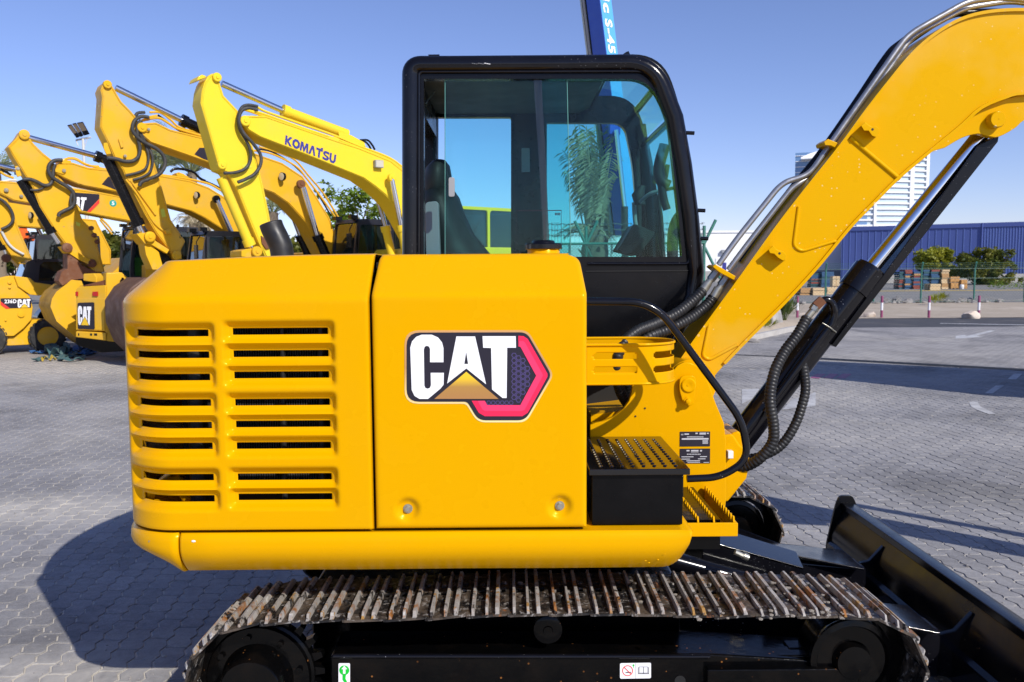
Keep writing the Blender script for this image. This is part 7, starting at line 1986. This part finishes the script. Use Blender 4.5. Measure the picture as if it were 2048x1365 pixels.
def palm(lab, base, crown_z, n, length, spread, seed, droop=.12, leafm='leaf_palm', trunk_r=.22, dry=0, n_leaf=22, leafl=.5, group=None, skirt=0, lw=.022, hang=.12, stems=0):
    R_ = random.Random(seed); root = empty('palm_tree', base, lab, 'tree', group); top = Vector((base[0], base[1], crown_z))
    g = MB(); N = 14; rings = []
    g.tube([Vector((base[0] + .03 * sin(i), base[1], crown_z * i / N)) for i in range(N + 1)], [trunk_r * (1.25 - .25 * i / N) * (1.06 if i % 2 else .96) for i in range(N + 1)], 10)
    for k in range(36):
        a = R_.uniform(0, 2 * pi); z = R_.uniform(.2, crown_z); r = trunk_r * 1.05; c = Vector((base[0] + r * cos(a), base[1] + r * sin(a), z)); o_ = Vector((cos(a), sin(a), .9)); s = Vector((-sin(a), cos(a), 0)) * .06
        g.add([c - s, c + s, c + o_ * .14 + s * .5, c + o_ * .14 - s * .5], [(0, 1, 2, 3)])
    g.obj('trunk', M['palm_bark'], root, smooth=40)
    g = MB()
    for k in range(n):
        a = 2 * pi * k / n * 2.4 + R_.uniform(-.2, .2); e = R_.uniform(.25, 1.0) * spread; frond(g, top + Vector((cos(a), sin(a), 0)) * trunk_r * .6, (cos(a) * e, sin(a) * e, 1.0 - .35 * e), length * R_.uniform(.75, 1.1), droop * R_.uniform(.6, 1.5), R_, leafl, lw, n_leaf, hang)
    tag(g.obj('crown', M[leafm], root), kind=None)
    if dry:
        g = MB()
        for k in range(dry):
            a = R_.uniform(0, 2 * pi); e = R_.uniform(.2, .9) * spread
            frond(g, top + Vector((cos(a), sin(a), -.05)) * trunk_r, (cos(a) * e, sin(a) * e, R_.uniform(.5, .9)), length * R_.uniform(.5, .95), droop * R_.uniform(1, 2.6), R_, leafl * .9, lw * .8, n_leaf, hang)
        for k in range(stems):
            a = R_.uniform(0, 2 * pi); e = R_.uniform(.1, .42); q = top + Vector((cos(a), sin(a), -.1)) * trunk_r * .7
            g.tube([q, q + Vector((cos(a) * e * .25, sin(a) * e * .25, .45)), q + Vector((cos(a) * e, sin(a) * e, R_.uniform(.9, 1.3)))], [.04, .028, .012], 5)
        for k in range(skirt):
            a = R_.uniform(0, 2 * pi); frond(g, top + Vector((cos(a), sin(a), R_.uniform(-.5, .1))) * trunk_r, (cos(a), sin(a), R_.uniform(-.3, .3)), length * R_.uniform(.16, .3), .25, R_, leafl * .5, .012, 8)
        g.obj('dry_frond', M['frond_dry'], root)
    return root
Yp = 19.6
bp = at(1192, 500, Yp)
palm('date palm with gathered half dried fronds seen through the cab window', (bp.x, Yp, 0), at(1190, 452, Yp).z, 20, 2.4, .25, 21, .15, trunk_r=.30, dry=26, n_leaf=24, leafl=.42, skirt=30, lw=.024, hang=.62, stems=34)
Y = 42; b = at(385, 400, Y); palm('green feathery palm crown rising behind the second parked excavator', (b.x, Y, 0), at(385, 345, Y).z, 44, 2.6, 1.3, 5, .25, n_leaf=26, leafl=.6, group='palms behind the parked excavators')
b = at(318, 400, 44); palm('palm crown half hidden left of the feathery one', (b.x, 44, 0), at(318, 340, 44).z, 34, 2.2, 1.2, 6, .25, n_leaf=24, leafl=.55, group='palms behind the parked excavators')
b = at(-5, 400, 44); palm('palm tip showing at the very left edge of the sky', (b.x, 44, 0), at(-5, 350, 44).z, 34, 1.8, 1.2, 7, .25, n_leaf=22, leafl=.5, group='palms behind the parked excavators')
b = at(410, 470, 36); palm('dry brown palm crown low under the second boom', (b.x, 36, 0), at(415, 455, 36).z, 10, 1.4, 1.4, 8, .3, leafm='frond_dry', dry=40, n_leaf=20, leafl=.45, group='palms behind the parked excavators', skirt=10)
b = at(545, 430, 38); palm('palm fronds showing in the gap beside the black exhaust pipe', (b.x, 38, 0), at(530, 425, 38).z, 26, 1.3, 1.3, 10, .3, n_leaf=20, leafl=.4, group='palms behind the parked excavators')

# bushes added to cover the bright horizon between the parked machines
R_ = random.Random(77)
BUSH = [(28, 'added dark bush at the left edge behind the black skid steer cab'), (112, 'added dark bush between the orange cover and the leaning third stick'), (205, 'added dark bush in the gap left of the cab above the badge machine'), (292, 'added dark bush behind the bucket link of the second machine'), (380, 'added dark bush seen under the second lowest boom'), (505, 'added dark bush just left of the black exhaust pipe'), (612, 'added dark bush between the exhaust pipe and the bright green tree'), (690, 'added dark bush below the bright green tree')]
for k, (px, lab) in enumerate(BUSH):
    Yb = 50 + R_.uniform(-3, 3); top = 470 + R_.uniform(-8, 12)
    env = [(px - 52, 535), (px - 50, top + 26), (px - 34, top + 8), (px - 12, top + 3), (px + 6, top - 4), (px + 30, top + 6), (px + 48, top + 24), (px + 52, 535)]
    tree('bush', lab, env, Yb, (px, 540), 60, 42, .2, 'leaf_dark', 200 + k, 1.2, .62, 'added bushes covering the horizon beyond the parked machines')

# ------------------------------------------------------------------ green fence, boom lift and canopy seen through the cab
Yf_ = 17.8; fx = [at(px, 500, Yf_).x for px in (936, 1172, 1408)]
fe = empty('mesh_fence', (fx[1], Yf_, 0), 'green mesh fence with forked posts seen through the cab window', 'fence')
zr_ = at(1180, 488, Yf_).z; za = at(1180, 442, Yf_).z
for x in fx:
    g = MB(); g.cyl((x, Yf_, -.01), (x, Yf_, zr_ + .36), .035, 10); q = g.obj('post', M['green_post_paint'], fe, smooth=50)
    for s in (-1, 1):
        g = MB(); g.cyl((x, Yf_, zr_ - .02), (x + s * .24, Yf_ + s * .0, za), .032, 8); g.obj('arm', M['green_post_paint'], q, smooth=50)
    g = MB(); g.cyl((x + .02, Yf_, zr_ - .1), (x + .35, Yf_, zr_ - .75), .03, 8); g.obj('brace', M['green_post_paint'], q, smooth=50)
for z in (zr_, .15):
    g = MB(); g.cyl((fx[0], Yf_ - .04, z), (fx[-1], Yf_ - .04, z), .026, 8); g.obj('rail', M['green_post_paint'], fe, smooth=50)
g = MB()
for k in range(3):
    z = zr_ + .17 + k * .12
    for s in (-1, 1):
        g.tube([Vector((fx[0] + (fx[-1] - fx[0]) * i / 60, Yf_ + s * .02, z + .012 * sin(i * 1.9))) for i in range(61)], .006, 4)
    for i in range(60):
        x = fx[0] + (fx[-1] - fx[0]) * (i + .5) / 60; g.cyl((x - .02, Yf_, z - .03), (x + .02, Yf_, z + .03), .004, 3); g.cyl((x + .02, Yf_, z - .03), (x - .02, Yf_, z + .03), .004, 3)
tag(g.obj('barbed_wire', M['galvanised_wire'], fe), kind='stuff')
g = MB(); Hh = zr_ - .15; n = int((fx[-1] - fx[0] + Hh) / .065)
for i in range(n):
    for s in (1, -1):
        xa = fx[0] - Hh + i * .065; t0 = max(0, (fx[0] - xa) / Hh); t1 = min(1, (fx[-1] - xa) / Hh)
        if t1 <= t0: continue
        z0, z1 = (.15, zr_) if s > 0 else (zr_, .15); g.cyl((xa + Hh * t0, Yf_ - .05, z0 + (z1 - z0) * t0), (xa + Hh * t1, Yf_ - .05, z0 + (z1 - z0) * t1), .0045, 3)
tag(g.obj('wire_mesh', M['mesh_wire'], fe), kind='stuff')
# white ribbed shade canopy
Yk = 46; xk0, xk1 = at(990, 470, Yk).x, at(1290, 470, Yk).x
cn = empty('shade_canopy', ((xk0 + xk1) / 2, Yk + 3, 0), 'long white ribbed shade canopy beyond the green fence', 'canopy')
zk0, zk1 = at(1100, 488, Yk).z, at(1100, 465, Yk).z; nk = 30
for k in range(nk):
    x = xk0 + (xk1 - xk0) * k / nk; w = (xk1 - xk0) / nk * .86; g = MB()
    prof_ = [(Yk - .1, zk0), (Yk + .15, zk0 + (zk1 - zk0) * .55), (Yk + .8, zk1 - .06), (Yk + 2.5, zk1), (Yk + 6, zk1 + .1)]
    g.loft([[(x, y, z), (x + w, y, z), (x + w, y + .03, z - .05), (x, y + .03, z - .05)] for y, z in prof_]); g.obj('roof_sheet', M['canopy_white'], cn)
for k in range(7):
    x = xk0 + (xk1 - xk0) * (k + .5) / 7; g = MB(); g.cyl((x, Yk + .5, -.03), (x, Yk + .5, zk0 + .3), .06, 8); g.obj('post', M['pole_paint'], cn)
g = MB(); g.box(xk0, xk1, Yk + 8, Yk + 8.2, -.03, zk0 - .05); g.obj('back_wall', M['white_cladding'], cn)
# blue boom lift
Yl = 18.8; lf = PL(at(1262, 500, Yl).x, Yl, radians(-38))
lift = empty('boom_lift', lf.W(0, 0, .8), 'blue telescopic boom lift rising behind the cab roof', 'boom lift')
def LQ(px, py): return at(px, py, Yl)
top, bot = LQ(1183, -160), LQ(1263, 470)
ax = (bot - top).normalized(); a1_ = Vector((.80, .60, 0)); a2_ = Vector((-.62, .78, 0))
def boxbeam(g, c0, c1, w, h, ua, ub):
    r = [[c + ua * (sx * w) + ub * (sy * h) for sx, sy in ((0, 0), (1, 0), (1, 1), (0, 1))] for c in (c0, c1)]; g.loft(r)
# boom is one blue; the right face's sunlit sheen is a paler colour band
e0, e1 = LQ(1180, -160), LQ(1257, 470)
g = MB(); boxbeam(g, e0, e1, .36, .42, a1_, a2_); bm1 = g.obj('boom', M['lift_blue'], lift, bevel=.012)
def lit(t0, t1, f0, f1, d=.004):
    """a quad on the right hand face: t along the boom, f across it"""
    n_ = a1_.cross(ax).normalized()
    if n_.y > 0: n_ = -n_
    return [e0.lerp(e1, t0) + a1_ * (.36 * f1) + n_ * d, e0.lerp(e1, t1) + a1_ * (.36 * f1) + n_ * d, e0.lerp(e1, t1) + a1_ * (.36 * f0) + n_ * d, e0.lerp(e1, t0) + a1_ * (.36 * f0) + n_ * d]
g = MB(); q = lit(.02, .98, .03, .97); g.add(q, [(0, 1, 2, 3)]); g.obj('sunlit_band', M['lift_lit_blue'], bm1, solid=.003)
Ltot = 630.0
def tpy(py): return (py + 160) / Ltot
g = MB(); text_on(g, 'S-45', lit(tpy(32), tpy(100), .18, .78, .012), .035); g.obj('lettering', M['white_print'], bm1)
g = MB(); text_on(g, 'ic', lit(tpy(-12), tpy(20), .18, .78, .012), .035); g.obj('lettering', M['white_print'], bm1)
g = MB(); boxbeam(g, e0 + a2_ * .46 - a1_ * .02, e1 + a2_ * .46 - a1_ * .02, .10, .06, a1_, a2_); g.obj('side_rail', M['grey_trim'], lift)
g = MB(); boxbeam(g, e0 + a2_ * .425 - a1_ * .0, e1 + a2_ * .425, .10, .033, a1_, a2_); g.obj('dark_gap_strip', M['black_paint'], lift)  # black strip filling the gap between boom and rail
g = MB(); boxbeam(g, e0 + a2_ * .55 - a1_ * .01, e1 + a2_ * .55 - a1_ * .01, .10, .05, a1_, a2_); g.obj('side_rail', M['zinc'], lift)
g = MB(); g.cyl(LQ(1253, 520) - Vector((.1, .5, 0)), LQ(1243, 417) - Vector((0, .5, 0)), .075, 14); cy = g.obj('lift_cylinder', M['grey_hose'], lift, smooth=50)
g = MB(); g.cyl(LQ(1243, 417) - Vector((0, .5, 0)), LQ(1227, 268) - Vector((0, .5, 0)), .05, 12); g.obj('rod', M['chrome'], cy, smooth=60)
g = MB(); c = LQ(1225, 262) - Vector((0, .45, 0)); g.box(c.x - .12, c.x + .12, c.y, c.y + .35, c.z - .15, c.z + .15); g.obj('cylinder_lug', M['lift_blue'], lift, bevel=.02)
g = MB(); b = lf.o; g.box(b.x - .9, b.x + 1.0, Yl - .6, Yl + 1.5, 1.1, 1.85); g.obj('turntable', M['lift_blue'], lift, bevel=.08)
g = MB(); g.box(b.x - 1.0, b.x + 1.4, Yl - .5, Yl + 1.4, .5, 1.08); g.obj('chassis', M['grey_trim'], lift, bevel=.05)
for dx in (-.8, 1.2):
    for dy in (-.85, 1.4):
        g = MB(); g.lathe([(0, .25), (0, .42), (.04, .48), (.31, .48), (.35, .42), (.35, .25)], (b.x + dx, Yl + dy, .48), (0, 1, 0), 24); g.obj('wheel', M['tyre_rubber'], lift, smooth=35)
# floodlight mast
Ym = 46; pm = at(168, 320, Ym)
ms = empty('floodlight_mast', (pm.x, Ym, 0), 'thin mast with three square floodlights against the sky', 'floodlight')
g = MB(); g.tube([(pm.x, Ym, -.03), (pm.x, Ym, at(168, 276, Ym).z)], [.13, .07], 10); g.obj('mast', M['pole_paint'], ms, smooth=50)
g = MB(); g.cyl(at(152, 281, Ym), at(182, 275, Ym), .05, 8); g.cyl(at(152, 281, Ym), at(156, 292, Ym), .03, 6); g.cyl(at(175, 278, Ym), at(168, 297, Ym), .02, 6); g.obj('crossbar', M['pole_paint'], ms)
for q in ([(139, 253), (147, 251), (160, 274), (153, 277)], [(149, 250), (156, 248), (167, 272), (161, 275)], [(158, 248), (170, 246), (179, 269), (168, 272)]):
    g = MB(); f = [at(x, y, Ym - .2) for x, y in q]; f[0].y -= .25; f[1].y -= .25; n_ = Vector((.3, -.9, -.3)).normalized(); b_ = [p - n_ * .14 for p in f]; g.hexa(f, b_); l = g.obj('floodlight', M['black_paint'], ms, bevel=.02)
    g = MB(); c = sum(f, Vector()) / 4; u0 = (f[3] - f[0]); f2 = [f[0].lerp(c, .12), f[1].lerp(c, .12), f[1].lerp(f[2], .68).lerp(c, .1), f[0].lerp(f[3], .68).lerp(c, .1)]; f2 = [p + n_ * .01 for p in f2]; g.hexa(f2, [p - n_ * .008 for p in f2]); g.obj('lens', M['lamp_grid'], l)
# ------------------------------------------------------------------ loose grit and dry leaves on the paving
R_ = random.Random(44); g = MB()
for k in range(420):
    px = R_.choice([R_.uniform(0, 330), R_.uniform(1500, 2048)]); py = R_.uniform(760, 1360); p = ground(px, py); r = R_.uniform(.002, .006) * (2.2 if R_.random() < .06 else 1)
    g.ball(p + Vector((0, 0, r * .4)), r, 5, 3, (R_.uniform(.8, 1.8), R_.uniform(.7, 1.3), .7))
tag(g.obj('grit', M['grey_stone']), kind='stuff')
